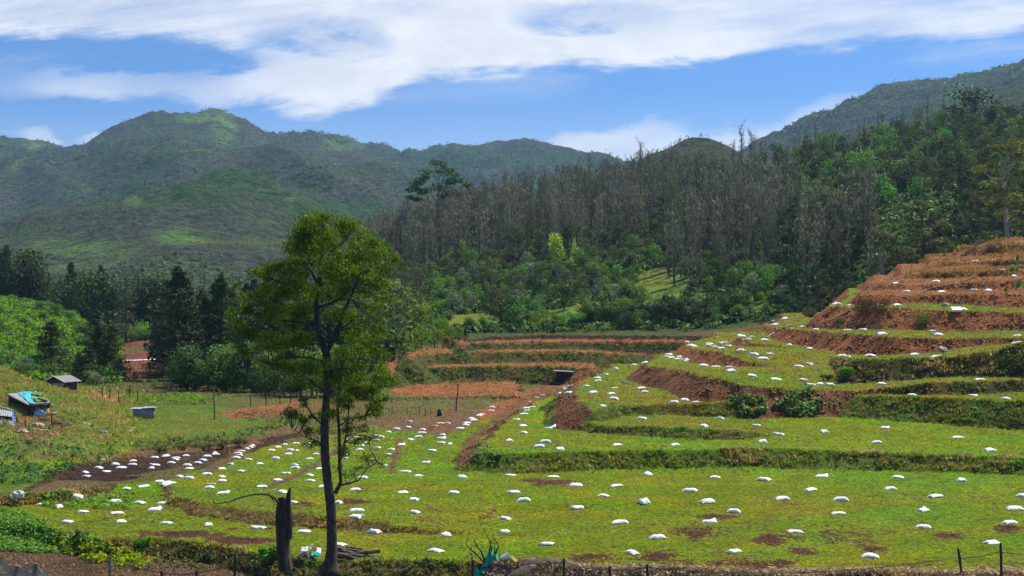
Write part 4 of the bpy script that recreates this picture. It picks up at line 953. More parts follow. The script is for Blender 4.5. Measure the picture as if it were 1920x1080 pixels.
# --- undergrowth between the shrubs
def scatter_near(n, fn, s0, s1, name, m, lab, seed, nl=14, cat='undergrowth', flat=.7, rel=.5, asp=.6):
    r = np.random.default_rng(seed); x, y = fn(r, n)
    z = zt(x, y); s = r.uniform(s0, s1, len(x))
    mb = MB(); leaves(mb, r, np.stack([x, y, z+s*.3], 1), np.stack([s*.6, s*.6, s*.6*flat], 1), nl, 1.0, asp, shell=.4, up=.5)
    v = mb.v[0].reshape(len(x), nl, 4, 3); c = v.mean(2, keepdims=True); mb.v[0] = (c+(v-c)*(s*rel)[:, None, None, None]).reshape(-1, 3)
    o = mb.build(name, m); o['kind'] = 'stuff'; tag(o, lab, cat); return o
def f_slope(r, n):
    px = r.uniform(640, 2050, n); d = r.uniform(230, 440, n); x, y = (px-960)/F*d, d
    py = HZ-(zt(x, y)-CH)*F/d; k = np.ones(n, bool)
    for a, c, b, e in glade: k &= (((px-a)/b)**2+((py-c)/e)**2 > .8)
    return x[k], y[k]
scatter_near(9000, f_slope, .8, 2.0, 'slope_undergrowth', M_lf_mid, 'low green undergrowth between the slope shrubs', 41)
scatter_near(6000, f_slope, .9, 2.2, 'forest_undergrowth', M_lf_dark, 'dark low undergrowth in the woods', 42)
def f_left(r, n):
    px = r.uniform(-150, 222, n); d = r.uniform(190, 345, n); return (px-960)/F*d, d
scatter_near(9000, f_left, .7, 1.7, 'knoll_scrub', M_lf_brt, 'bright green scrub matting the knoll at left', 43)
scatter_near(3500, f_left, .7, 1.8, 'knoll_dark_scrub', M_lf_mid, 'darker scrub in the folds of the knoll', 44)
def f_val(r, n):
    px = r.uniform(230, 800, n); d = r.uniform(238, 420, n); k = ~((px < 345) & (d < 325)); return ((px-960)/F*d)[k], d[k]
scatter_near(5000, f_val, 1.0, 2.6, 'valley_undergrowth', M_lf_mid, 'green undergrowth beneath the valley trees', 45)

_T = ['twenty', 'thirty', 'forty']; _O = ['', '-first', '-second', '-third', '-fourth', '-fifth', '-sixth', '-seventh', '-eighth', '-ninth']
ON = ['nearest', 'second nearest', 'third nearest', 'fourth nearest', 'fifth nearest', 'sixth nearest', 'seventh nearest', 'eighth nearest', 'ninth nearest', 'tenth nearest', 'eleventh nearest', 'twelfth nearest', 'thirteenth nearest', 'fourteenth nearest', 'fifteenth nearest', 'sixteenth nearest', 'seventeenth nearest', 'eighteenth nearest', 'nineteenth nearest', 'twentieth nearest']+[t_+o_+' nearest' for t_ in _T for o_ in _O[1:]]
MARKS = [('the sunlit glade', 1245, 535), ('the dome shaped bush', 962, 575), ('the flat topped gum', 822, 400), ('the pale yellow tree', 1045, 470), ('the round lone tree', 1166, 485), ('the wattle crown', 690, 500),
         ('the red crest', 1860, 450), ('the terrace shoulder', 1500, 590), ('the small far hill', 1290, 300), ('the bright upright tree', 1552, 300), ('the largest crest tree', 1822, 235), ('the red terraced plot', 280, 670), ('the tallest conifer', 340, 600), ('the grey roofed house', 100, 705), ('the utility pole', 403, 750), ('the light green bushy tree', 435, 715), ('the water tank', 264, 775), ('the drooping cypress', 165, 690), ('the knoll cypress', 183, 600), ('the small dark conifer', 486, 710), ('the field shed', 1058, 700), ('the large dry bush', 1640, 577), ('the broad olive gum', 1735, 420)]
SHORT = {'dark leafy trees in the bare wood': 'dark leafy tree in the wood', 'dark trees in the row behind the valley bushes': 'dark row tree', 'dark trees in the row above the knoll': 'dark tree behind the knoll', 'thin leafless trees of the ridge wood': 'leafless brown tree', 'thin trees with olive regrowth in the ridge wood': 'thin olive regrowth tree', 'olive gum trees behind the red terraces': 'airy olive gum tree', 'dark gum trees behind the red terraces': 'dark gum tree',
 'mid green bushy trees on the scrub slope': 'mid green bushy tree', 'dark green bushy trees on the scrub slope': 'dark green bushy tree', 'grey green bushy trees on the scrub slope': 'grey green bushy tree', 'bright green bushes on the scrub slope': 'bright green bush', 'olive feathery trees below the bare wood': 'olive feathery tree',
 'rounded green trees along the right hill crest': 'rounded green tree', 'dark rounded trees along the right hill crest': 'dark rounded tree', 'olive trees among the green on the right hill': 'olive airy tree', 'leafless trees above the right hill crest': 'lone leafless tree', 'leafless trees on the left end of the ridge': 'fuzzy leafless tree',
 'hedge bushes above the far terraces': 'leafy hedge bush', 'tall dark hedge bushes above the far terraces': 'tall dark hedge bush', 'bushes left of the far terraces': 'leafy bush', 'bushes at the far side of the valley fields': 'green valley bush', 'bushes on the bright green knoll': 'knoll bush',
 'bushes around the grey roofed house': 'green hollow bush', 'bushes above the red terraced plot': 'green bush', 'slender gum trees left of the wattle crown': 'slender grey green gum', 'taller leafless trees above the right hill crest': 'taller leafless tree'}
cells = {}
for r, g, px, py, hp, hh, yy_ in ALL:
    if g not in SHORT: continue
    off_ = 5000 if not (-20 < px < 1940) else 0
    b = min(MARKS, key=lambda m_: math.hypot(m_[1]-px, (m_[2]-py)*1.6)); dx, dy = px-b[1], (py-b[2])*1.6
    way = ('left of' if dx < 0 else 'right of') if abs(dx) > abs(dy) else ('above' if dy < 0 else 'below')
    if abs(min(abs(dx), abs(dy))) > .5*max(abs(dx), abs(dy)):
        way = ('above and left of' if dx < 0 else 'above and right of') if dy < 0 else ('below and left of' if dx < 0 else 'below and right of')
    cells.setdefault((g, b[0], way), []).append((math.hypot(dx, dy)+off_, r))
for (g, b, way), L in cells.items():
    L.sort(key=lambda q: q[0])
    for q, (_d, r) in enumerate(L):
        if q < len(ON): r['label'] = SHORT[g]+', '+ON[q]+', '+way+' '+b
        else: r['label'] = SHORT[g]+' farther off, '+way+' '+b
# ------------------------------------------------------------------ grass and ground plants (visible ground first)
vis = np.zeros((NDp, NU), bool); mn = np.full(NU, 1e9)
for j in range(NDp):
    if dg[j] < 35: continue
    vis[j] = PYg[j] < mn; mn = np.minimum(mn, PYg[j])
pxg = ug*F+960
area = np.abs(np.diff(PYg, axis=0, prepend=PYg[:1]))*vis
covg = cov.reshape(NDp, NU); gcg = gcol.reshape(NDp, NU, 3); DNg = DN.reshape(NDp, NU); KKg = KK.reshape(NDp, NU)
def pick(n, wgt, r):
    w_ = wgt.ravel(); c = np.cumsum(w_); i = np.searchsorted(c, r.random(n)*c[-1]); i = np.clip(i, 0, len(w_)-1)
    jd, iu = i//NU, i % NU
    jd = np.clip(jd, 0, NDp-2)
    d = dg[jd]+(dg[jd+1]-dg[jd])*r.random(n); u = ug[iu]+(r.random(n)-.5)*(ug[1]-ug[0])
    return u*d, d, i
def grass_mat(name, tr=.3):
    m, t = mat(name)
    c = t.n('ShaderNodeAttribute', attribute_name='gcol').outputs['Color']
    ob = t.n('ShaderNodeBsdfPrincipled', {'Base Color': c, 'Roughness': .8, 'Specular IOR Level': .1})
    trn = t.n('ShaderNodeBsdfTranslucent', {'Color': t.mix(1.0, c, (1.3, 1.2, .6), 'MULTIPLY')})
    t.n('ShaderNodeOutputMaterial', {'Surface': t.n('ShaderNodeMixShader', {0: tr, 1: ob.outputs[0], 2: trn.outputs[0]}).outputs[0]})
    return m
M_grass = grass_mat('grass_blades')
GG = 1.75
def tufts(name, lab, n, wgt, h0, h1, seed, col=None, nb=4, wid=.18, spread=.5, var=.35, cat='grass', mixc=None):
    r = np.random.default_rng(seed); x, y, gi = pick(n, wgt, r); z = zt(x, y)
    h = r.uniform(h0, h1, n)*np.clip(y/75, .8, 2.2)
    c = gcol[gi] if col is None else np.broadcast_to(np.array(col)/1.3, (n, 3))
    if mixc is not None:
        k = r.random(n) < mixc[1]; c = np.where(k[:, None], np.array(mixc[0])/1.3, c)
    c = c*r.uniform(1-var, 1+var, (n, 1))*(1+r.normal(size=(n, 3))*.08)*GG
    VV = []; CC = []
    for b in range(nb):
        a = r.uniform(0, 6.28, n); a2 = a+1.57; ln = r.uniform(0, spread, n)*h; o = r.normal(size=(n, 2))*h[:, None]*.35
        w_ = h*wid*r.uniform(.6, 1.4, n)
        bx, by = x+o[:, 0], y+o[:, 1]
        p0 = np.stack([bx-np.cos(a2)*w_, by-np.sin(a2)*w_, z-.02], 1); p1 = np.stack([bx+np.cos(a2)*w_, by+np.sin(a2)*w_, z-.02], 1)
        p2 = np.stack([bx+np.cos(a)*ln, by+np.sin(a)*ln, z+h*r.uniform(.6, 1.1, n)], 1)
        VV.append(np.stack([p0, p1, p2], 1)); CC.append(np.repeat(c*r.uniform(.8, 1.2, (n, 1)), 3, 0).reshape(n, 3, 3))
    V_ = np.concatenate(VV).reshape(-1, 3); C_ = np.clip(np.concatenate(CC).reshape(-1, 3), 0, 1)
    o = obj(name, mesh_np(name, V_, np.arange(len(V_)).reshape(-1, 3), [M_grass], attrs={'gcol': C_}), kind='stuff')
    tag(o, lab, cat); return o
fr = ((pxg > -60) & (pxg < 1980))[None, :]
gw = area*np.clip(1-covg*1.15, 0.02, 1)*fr*((dg > 42) & (dg < 215))[:, None]
tufts('grass', 'short green grass and seedlings covering the terraces and fields', 150000, gw, .03, .08, 1, spread=1.4, var=.55)
bn = sm(fbm(X, Y, .9, 3, 515).reshape(NDp, NU), .38, .56)
rw = bn*area*fr*((DNg > .12) & (DNg < 4) & (covg < .75))*((dg > 42) & (dg < 235))[:, None]
tufts('bank_grass', 'longer mixed grass hanging on the terrace banks', 24000, rw, .06, .17, 2, spread=1.7, var=.5, mixc=((.30, .22, .10), .22))
names_ = [T.nm for T in TR]
t1 = names_.index('t1'); stp = names_.index('step'); fro = names_.index('front')
pg = np.broadcast_to(pxg, PYg.shape)
nz = fbm(X, Y, .35, 3, 505).reshape(NDp, NU)
sw = area*fr*(DNg > .08)*(((KKg == t1)*sm(pg, 950, 1400)*.8+(KKg == fro)*1.0+(KKg == stp)*(pg < 850)*.6+(KKg == names_.index('t6'))*.6+(KKg == names_.index('plot'))*.8))*sm(nz, .5, .66)*bn
tufts('dry_grass', 'pale dry straw clumps along the terrace banks', 6000, sw, .08, .24, 3, col=(.36, .27, .13), spread=1.6, cat='dry grass')
dw = area*fr*((covg > .3) & (DNg < .2))*((dg > 90) & (dg < 240))[:, None]
tufts('stubble', 'dry brownish stubble on the ploughed ground', 7000, dw, .06, .16, 4, col=(.26, .17, .07), spread=1.0, cat='stubble')
tw = area*fr*((KKg >= names_.index('t11')))
tufts('brown_grass', 'tall brown dry grass on the top of the red hill', 3000, tw*sm(nz, .45, .6), .08, .22, 14, col=(.27, .17, .075), spread=.8, cat='dry grass')
lw = area*((dg > 84) & (dg < 190))[:, None]*((pg > -60) & (pg < 330))*(KKg == -1)
tufts('hillside_grass', 'tall rough grass on the slope around the sheds', 22000, lw*sm(-pg+(nz-.5)*140, -290, -150)*np.clip(1-covg, .05, 1), .08, .24, 5, wid=.16, spread=1.3, mixc=((.32, .26, .11), .3))
ew = area*((dg > 40) & (dg < 62))[:, None]*((pg > -60) & (pg < 1980))*((KKg == fro) & (DNg > .05) | (KKg == -1))
tufts('verge_grass', 'rough grass and straw along the front edge of the field', 18000, ew, .05, .18, 6, spread=1.4, var=.6, mixc=((.26, .19, .10), .5))

def weeds(name, lab, poly, n, s0, s1, m, seed, dmin, dmax, nl=12, ls=.5, cat='leafy weeds', asp=.6):
    r = np.random.default_rng(seed)
    msk = inside(pg.ravel(), PYg.ravel(), np.array(poly, float)).reshape(pg.shape)*((dg > dmin) & (dg < dmax))[:, None]
    x, y, gi = pick(n, area*msk, r); z = zt(x, y); s = r.uniform(s0, s1, n)
    mb = MB(); leaves(mb, r, np.stack([x, y, z+s*.35], 1), np.stack([s*.6, s*.6, s*.45], 1), nl, 1.0, asp, shell=.3, up=.9, clump_tone=.3)
    v = mb.v[0].reshape(n, nl, 4, 3); c = v.mean(2, keepdims=True); mb.v[0] = (c+(v-c)*(s*ls)[:, None, None, None]).reshape(-1, 3)
    o = mb.build(name, m); o['kind'] = 'stuff'; tag(o, lab, cat); return o
M_weed = leaf('weed_leaf', (.02, .055, .008), (.11, .19, .035), .3, .01, .1)
M_weed2 = leaf('weed_leaf_yellow', (.03, .06, .008), (.16, .20, .012), .3, .01, .1)
M_straw = leaf('straw', (.10, .06, .03), (.32, .22, .12), .1, .0, .1, .9)
M_scrap = leaf('dry_debris', (.05, .035, .022), (.22, .16, .10), .05, .0, .1, .9)
weeds('potato_leaves', 'pale green broad leaved plants massed at the lower left corner', [(-60, 955), (20, 955), (75, 975), (110, 1000), (190, 1020), (180, 1040), (60, 1038), (-60, 1030)], 1500, .14, .34, M_weed, 11, 50, 80)
weeds('potato_leaves', 'loose patches of broad leaved plants on the left foreground grass', [(0, 935), (110, 925), (150, 935), (250, 925), (250, 955), (100, 955), (60, 945)], 260, .15, .35, M_weed, 12, 60, 80)
weeds('yellow_flowering_weeds', 'yellow green weeds at the foot of the left foreground bank', [(70, 1020), (130, 1015), (250, 1040), (300, 1050), (260, 1068), (150, 1050)], 300, .18, .4, M_weed2, 13, 48, 64)
weeds('bank_weeds', 'green weeds on the left foreground bank', [(250, 1030), (420, 1045), (560, 1050), (560, 1070), (250, 1066)], 200, .1, .3, M_lf_olv, 14, 48, 64)
weeds('hillside_scrub', 'white flowering scrub on the slope above the tarp shack', [(-60, 690), (60, 690), (110, 740), (200, 800), (250, 850), (200, 860), (60, 850), (-60, 850)], 520, .2, .6, M_lf_mid, 15, 85, 180)
weeds('hillside_scrub', 'dark bushes on the left slope below the sheds', [(-60, 830), (40, 830), (150, 845), (255, 850), (200, 860), (90, 900), (-60, 925)], 260, .25, .6, M_lf_mid, 16, 60, 120)
weeds('bank_creeper', 'dark green creepers on the wide terrace banks', [(1555, 742), (1930, 755), (1930, 805), (1555, 785)], 260, .12, .3, M_lf_mid, 17, 85, 120)
weeds('bank_creeper', 'dark mossy plants on the banks of the far terraces', [(730, 690), (1120, 690), (1120, 720), (735, 722)], 420, .2, .45, M_lf_olv, 18, 150, 230)
weeds('bank_creeper', 'mossy plants on the upper banks of the far terraces', [(770, 640), (1340, 640), (1340, 690), (770, 685)], 380, .2, .42, M_lf_olv, 19, 180, 235)
weeds('bank_creeper', 'mossy growth on the long bank of the green terraces', [(1560, 672), (1930, 650), (1930, 712), (1560, 715)], 220, .12, .3, M_lf_olv, 20, 95, 125)
weeds('bank_creeper', 'small green plants on the lowest terrace bank', [(870, 860), (960, 850), (1920, 850), (1920, 885), (960, 890)], 420, .10, .28, M_lf_mid, 21, 72, 92)
weeds('bank_creeper', 'green plants at the corner of the lowest terrace', [(900, 830), (945, 850), (930, 875), (875, 870)], 60, .15, .35, M_weed, 22, 72, 95)
weeds('dead_brush', 'heap of dry brown brush along the front edge', [(905, 1055), (960, 1046), (1060, 1058), (1130, 1072), (1130, 1090), (905, 1090)], 650, .08, .24, M_scrap, 23, 44, 58, asp=.2, ls=.9)
weeds('straw_verge', 'dry straw along the front edge at right', [(1060, 1062), (1400, 1070), (1930, 1070), (1930, 1092), (1060, 1092)], 1300, .10, .3, M_straw, 24, 44, 58, asp=.15, ls=.9)
weeds('front_bank_plants', 'dark plants on the shaded front bank', [(560, 1050), (900, 1050), (900, 1090), (560, 1090)], 300, .08, .22, M_lf_olv, 25, 44, 58)
weeds('rough_edge_plants', 'rough plants along the edge of the green meadow', [(540, 800), (430, 835), (300, 850), (240, 842), (250, 830), (420, 818), (540, 790)], 240, .15, .5, M_lf_olv, 26, 85, 135)
weeds('meadow_weeds', 'brown dry weeds behind the green meadow', [(440, 775), (640, 765), (640, 790), (540, 795), (440, 788)], 260, .15, .35, M_lf_brn, 27, 115, 150)
weeds('vegetable_rows', 'dark green vegetable rows in the valley plot', [(230, 745), (350, 738), (410, 755), (340, 762), (240, 758)], 300, .25, .6, M_lf_mid, 28, 140, 190)

# ------------------------------------------------------------------ the tall wattle tree in front
TD = 50.6
def tp(px, py, dy=0.0):
    p = P(px, py, TD); return np.array([p[0], TD+dy, p[2]])
tree = thing('wattle_tree', 'tall dark trunked wattle tree with a wide airy crown in the foreground', 'tree', tuple(tp(618, 1062)))
T0 = np.array(tree.location)
rt = np.random.default_rng(3)
tk = MB(); W_ = TD/F
main_ = [(618, 1078, 22), (619, 1066, 16), (620, 1050, 11.5), (622, 1030, 10), (622, 990, 9.5), (620, 945, 9), (614, 900, 8.6), (609, 850, 8.2), (608, 800, 7.8), (612, 745, 7), (614, 690, 7), (611, 655, 7)]
tk.tube([tp(a, b)-T0 for a, b, c in main_], [c*W_ for a, b, c in main_], 12, rough=.07, rng=rt)
br = [
 [(611, 660, 6.5, 0), (598, 630, 6, .1), (593, 605, 6, .2), (593, 565, 5.5, .1), (598, 530, 4.8, 0), (603, 495, 3.8, -.1), (606, 455, 2.5, 0), (608, 415, 1.2, 0)],
 [(612, 662, 5, 0), (628, 625, 4, .4), (640, 585, 3.3, .7), (655, 550, 2.3, .9), (668, 510, 1.4, 1.1)],
 [(593, 577, 3.0, 0), (615, 572, 2.6, -.3), (640, 562, 2.4, -.8), (658, 547, 2.1, -1.2), (680, 536, 1.6, -1.4), (705, 522, .9, -1.5)],
 [(590, 603, 3.0, 0), (570, 604, 2.6, -.5), (543, 602, 1.9, -1.0), (515, 600, 1.0, -1.3)],
 [(596, 607, 3.0, 0), (577, 611, 2.8, .4), (560, 622, 2.1, .5), (533, 627, 1.2, .8), (500, 612, .7, 1)],
 [(603, 500, 3.0, 0), (620, 470, 2.2, .4), (645, 445, 1.3, .8)], [(597, 535, 3.0, 0), (575, 500, 2.2, .6), (555, 465, 1.2, 1.0)],
 [(593, 560, 2.6, 0), (560, 540, 2, -.8), (520, 525, 1.3, -1.2), (490, 520, .8, -1.5)], [(600, 515, 2.6, 0), (640, 500, 2, .8), (690, 480, 1.3, 1.4), (715, 478, .7, 1.6)],
 [(629, 925, 4.2, 0), (638, 905, 3.6, .2), (635, 868, 3.4, .3), (634, 820, 3.0, .4), (630, 770, 2.5, .5), (634, 720, 2.0, .6), (640, 680, 1.2, .7)],
 [(637, 911, 2.0, .2), (655, 906, 1.7, -.1), (675, 898, 1.3, -.4), (690, 876, 1.0, -.6), (711, 862, .5, -.8)],
 [(636, 865, 2.2, .3), (645, 830, 1.8, .2), (652, 790, 1.3, .1), (655, 740, .8, 0)],
 [(610, 800, 2.2, 0), (590, 780, 1.6, -.4), (572, 745, 1.1, -.7), (568, 715, .6, -.8)], [(612, 740, 2.4, 0), (585, 715, 1.6, .3), (550, 700, .9, .8)],
 [(613, 700, 2.6, 0), (640, 690, 1.8, .2), (675, 700, 1.3, .4), (700, 715, .8, .6)], [(613, 680, 2.4, 0), (585, 670, 1.7, -.5), (545, 668, 1.2, -1), (515, 680, .6, -1.3)],
 [(634, 800, 1.6, .4), (655, 785, 1.1, .2), (685, 780, .6, 0)], [(609, 840, 1.6, 0), (595, 825, 1.0, -.3), (570, 815, .6, -.5), (552, 800, .4, -.6)],
]
limb_pts = []
for b in br:
    tk.tube([tp(a, c_, e)-T0 for a, c_, w_, e in b], [w_*W_ for a, c_, w_, e in b], 7)
    for q in range(len(b)-1):
        for t in (.3, .7, 1.0): limb_pts.append(tp(b[q][0]+(b[q+1][0]-b[q][0])*t, b[q][1]+(b[q+1][1]-b[q][1])*t, b[q][3]+(b[q+1][3]-b[q][3])*t)-T0)
for q in main_[4:]: limb_pts.append(tp(q[0], q[1])-T0)
limb_pts = np.array(limb_pts)
CL = [ # px, row, half width, half height, leaf share
 (612, 412, 30, 16, 1), (598, 428, 36, 18, 1), (572, 430, 30, 20, 1), (632, 425, 28, 20, 1), (650, 442, 30, 20, 1), (560, 455, 34, 22, 1), (545, 470, 30, 20, 1), (610, 455, 44, 24, .9), (585, 480, 46, 26, .9), (640, 478, 44, 26, .9), (668, 462, 26, 20, .9),
 (702, 462, 26, 22, 1), (716, 476, 20, 18, 1), (690, 480, 26, 20, .9), (700, 505, 34, 22, .9), (716, 520, 24, 16, .8), (655, 510, 42, 26, .8), (615, 510, 40, 28, .7), (570, 510, 42, 26, .9), (535, 500, 34, 20, 1), (505, 500, 30, 18, 1), (487, 515, 30, 17, 1), (470, 540, 26, 16, .9), (500, 540, 34, 20, .9), (530, 535, 34, 22, .9),
 (560, 550, 36, 26, .8), (600, 555, 36, 26, .5), (640, 545, 36, 24, .6), (690, 545, 36, 22, .8), (716, 556, 22, 14, .7), (468, 568, 20, 13, .8), (490, 580, 30, 18, .9), (520, 580, 34, 20, .9), (550, 590, 30, 20, .6), (476, 600, 24, 14, .9), (500, 612, 30, 17, .8), (535, 620, 30, 18, .7),
 (600, 600, 30, 24, .3), (650, 590, 36, 24, .45), (690, 585, 30, 18, .5), (715, 600, 18, 16, .5), (480, 630, 20, 11, .6), (510, 645, 28, 14, .6), (545, 652, 34, 18, .7), (575, 640, 28, 22, .4), (640, 640, 36, 24, .4), (680, 635, 36, 22, .6), (712, 632, 22, 16, .6),
 (520, 680, 28, 13, .5), (545, 690, 32, 16, .6), (580, 690, 32, 20, .5), (640, 680, 34, 22, .5), (680, 675, 36, 20, .7), (712, 668, 22, 16, .6), (560, 715, 30, 13, .45), (600, 720, 34, 18, .4), (650, 715, 40, 22, .6), (690, 708, 36, 20, .7), (718, 705, 20, 18, .6),
 (640, 750, 32, 16, .5), (675, 748, 34, 18, .7), (705, 742, 24, 16, .7), (690, 775, 28, 14, .6), (665, 778, 24, 12, .5), (708, 768, 16, 14, .5), (555, 772, 17, 14, .8), (548, 785, 14, 10, .7), (566, 790, 14, 9, .6), (575, 806, 20, 9, .4), (560, 750, 14, 9, .3), (655, 800, 20, 9, .3), (690, 800, 18, 8, .3),
 (458, 585, 16, 14, .7), (455, 555, 14, 12, .6), (462, 620, 18, 12, .5), (480, 655, 22, 12, .5), (620, 780, 22, 20, .3), (600, 800, 16, 18, .25), (640, 790, 20, 22, .3), (665, 820, 22, 14, .25), (690, 830, 20, 14, .25), (640, 830, 16, 18, .2), (580, 830, 18, 14, .2), (645, 845, 18, 12, .18), (680, 850, 24, 14, .18), (700, 870, 22, 12, .16), (668, 885, 24, 12, .16), (640, 880, 14, 14, .1), (590, 840, 16, 12, .12), (575, 800, 24, 16, .15),
]
cr = MB(); Cc = []; Rr = []; Nn = []
for px, py, rx_, ry_, sh in CL:
    k = 3 if sh > .3 else 2
    for q in range(k):
        dy = rt.uniform(-1, 1)*min(2.8, 2.9*math.sqrt(max(.08, 1-((py-560)/190)**2)))
        c = tp(px+rt.normal()*rx_*.5, py+rt.normal()*ry_*.5, dy)-T0
        s = rt.uniform(.5, 1.0)
        Cc.append(c); Rr.append([rx_*W_*s, rx_*W_*s*.9, ry_*W_*s]); Nn.append(int((sh if py < 590 or py > 760 else sh*1.5)*rx_*ry_*1.25*s*s/k*3))
Cc = np.array(Cc)
for c, r_, n_ in zip(Cc, Rr, Nn):
    i_ = np.argmin(np.linalg.norm((limb_pts-c)*[1, .7, 1.2]+[0, 0, .25], axis=1)); b = limb_pts[i_]
    L = np.linalg.norm(c-b)
    mid_ = (b+c)/2+rt.normal(size=3)*.1*L+[0, 0, .08*L]
    tk.tube([b, mid_, c], [.025, .017, .008], 4, cap=False)
    for q in range(4):
        e = c+rt.normal(size=3)*np.array(r_)*.75; tk.tube([mid_ if q < 1 else c+(mid_-c)*.4, (c+e)/2+rt.normal(size=3)*.05, e], [.010, .008, .004], 3, cap=False)
leaves(cr, rt, Cc, np.array(Rr), np.array(Nn), .125, .36, shell=.0, up=.15, tone=(.0, .95), droop=.9, clump_tone=.18)
tk.build('trunk', M_bark_dk, tree, smooth=True)
cr.build('crown', M_hero, tree)
print('wattle leaves', sum(Nn))

# ------------------------------------------------------------------ broken stump with a fallen bough
SD = 51.5
def sp(px, py, dy=0): p = P(px, py, SD); return np.array([p[0], SD+dy, p[2]])
stump = thing('tree_stump', 'tall splintered dead stump with two jagged tips beside the wattle tree', 'tree stump', tuple(sp(533, 1060)))
S0 = np.array(stump.location); k_ = SD/F; mb = MB()
mb.tube([sp(536, 1068)-S0, sp(533, 1040)-S0, sp(531, 1005)-S0, sp(530, 975)-S0, sp(529, 950)-S0, sp(527, 932)-S0], [13*k_, 12*k_, 12*k_, 12.5*k_, 11*k_, 6*k_], 11, rough=.14, rng=rt)
mb.tube([sp(541, 1010)-S0, sp(541, 980)-S0, sp(540, 945)-S0, sp(542, 925)-S0, sp(544, 914)-S0], [7*k_, 7*k_, 6*k_, 4*k_, 1.5*k_], 8, rough=.2, rng=rt)
mb.tube([sp(524, 990, -.1)-S0, sp(523, 955, -.1)-S0, sp(524, 935, -.1)-S0], [5*k_, 4.5*k_, 1.5*k_], 7, rough=.2, rng=rt)
for q in range(16):
    a = rt.uniform(0, 6.28); x_ = 530+10*math.cos(a); y_ = .24*math.sin(a)
    mb.tube([sp(x_, rt.uniform(1000, 1050), y_)-S0, sp(x_+rt.normal()*1, rt.uniform(940, 990), y_)-S0], [.035, .018], 4)
M_stump = simple('charred_wood', (.055, .040, .030), .95, .5, 9, 1.0, stretch=(1, 1, .15), bd=.05)
mb.build('trunk', M_stump, stump, smooth=False)
mb = MB(); pts_ = [(524, 940, 2.6), (518, 931, 2.3), (508, 924, 2.0), (495, 922, 1.8), (478, 923, 1.6), (460, 927, 1.4), (440, 934, 1.2), (424, 936, 1.0), (414, 936, .7)]
mb.tube([sp(a, b, -.3-i_*.12)-S0 for i_, (a, b, c) in enumerate(pts_)], [c*k_ for a, b, c in pts_], 6)
mb.tube([sp(508, 925, -.5)-S0, sp(515, 930, -.6)-S0, sp(522, 942, -.6)-S0], [1.3*k_, 1.2*k_, .6*k_], 5)
mb.tube([sp(413, 929, -1.2)-S0, sp(415, 936, -1.2)-S0], [.4*k_, .9*k_], 4)
for a, b, c, d in ((450, 930, 444, 922), (470, 925, 465, 930), (432, 935, 428, 929), (488, 922, 484, 915)):
    mb.tube([sp(a, b, -.9)-S0, sp(c, d, -.9)-S0], [.6*k_, .3*k_], 4)
mb.build('branch', M_stump, stump)

# ------------------------------------------------------------------ white sacks
def sack_mesh(seed, L=.80, Wd=.46, H=.20, ears=0.0, tied=0.0, slump=0.0):
    r = np.random.default_rng(seed); n, m = 20, 14
    u = np.linspace(-1, 1, n); v = np.linspace(-1, 1, m); Uu, Vv = np.meshgrid(u, v, indexing='ij')
    prof = (np.clip(1-np.abs(Uu)**3.2, 0, 1)**.5)*(np.clip(1-np.abs(Vv)**2.6, 0, 1)**.55)
    lump = 1+(fbm(Uu.ravel()*2+seed*3.1, Vv.ravel()*2, 1.1, 3, seed).reshape(n, m)-.5)*.8
    wr = (fbm(Uu.ravel()*7+seed, Vv.ravel()*3, 1.2, 2, seed+9).reshape(n, m)-.5)*.05
    pin = 1-.20*np.abs(Uu)**2*(1-np.abs(Vv)**2)*0-.10*(1-np.abs(Uu)**2)*0
    corner = (np.abs(Uu)**4)*(np.abs(Vv)**4)
    xx = Uu*L/2*(1-.07*(1-Vv**2)*np.abs(Uu)**3)+corner*np.sign(Uu)*.05
    waist = 1-.12*np.abs(Uu)**5*(1-ears)
    yy = Vv*Wd/2*waist*(1-.10*(1-Uu**2)*np.abs(Vv)**3*0)
    if tied: 
        k = np.clip((Uu-.45)/.55, 0, 1); yy = yy*(1-tied*.8*np.sin(k*math.pi*.75)); prof = prof*(1-.4*k)
    yy = yy+.05*np.sin(Uu*2.1+seed)
    top = H*(.78*prof*lump+wr*prof)+.012
    if ears:
        c1 = np.exp(-((Uu-.92)**2+(Vv-.85)**2)*5); top = top+ears*c1*.17
    if slump: top = top*(1+slump*Uu*.5)
    bot = -.03*prof
    G1 = np.stack([xx, yy, top], -1); G2 = np.stack([xx, yy, bot], -1)[:, ::-1]
    mb = MB(); mb.sheet(G1); mb.sheet(G2)
    # seam between the two sheets
    def edge(G): return np.concatenate([G[:, 0], G[-1, 1:], G[-2::-1, -1], G[0, -2::-1]])
    e1 = edge(G1); e2 = edge(G2[:, ::-1]); mb.sheet(np.stack([e2, e1], 0))
    return mb
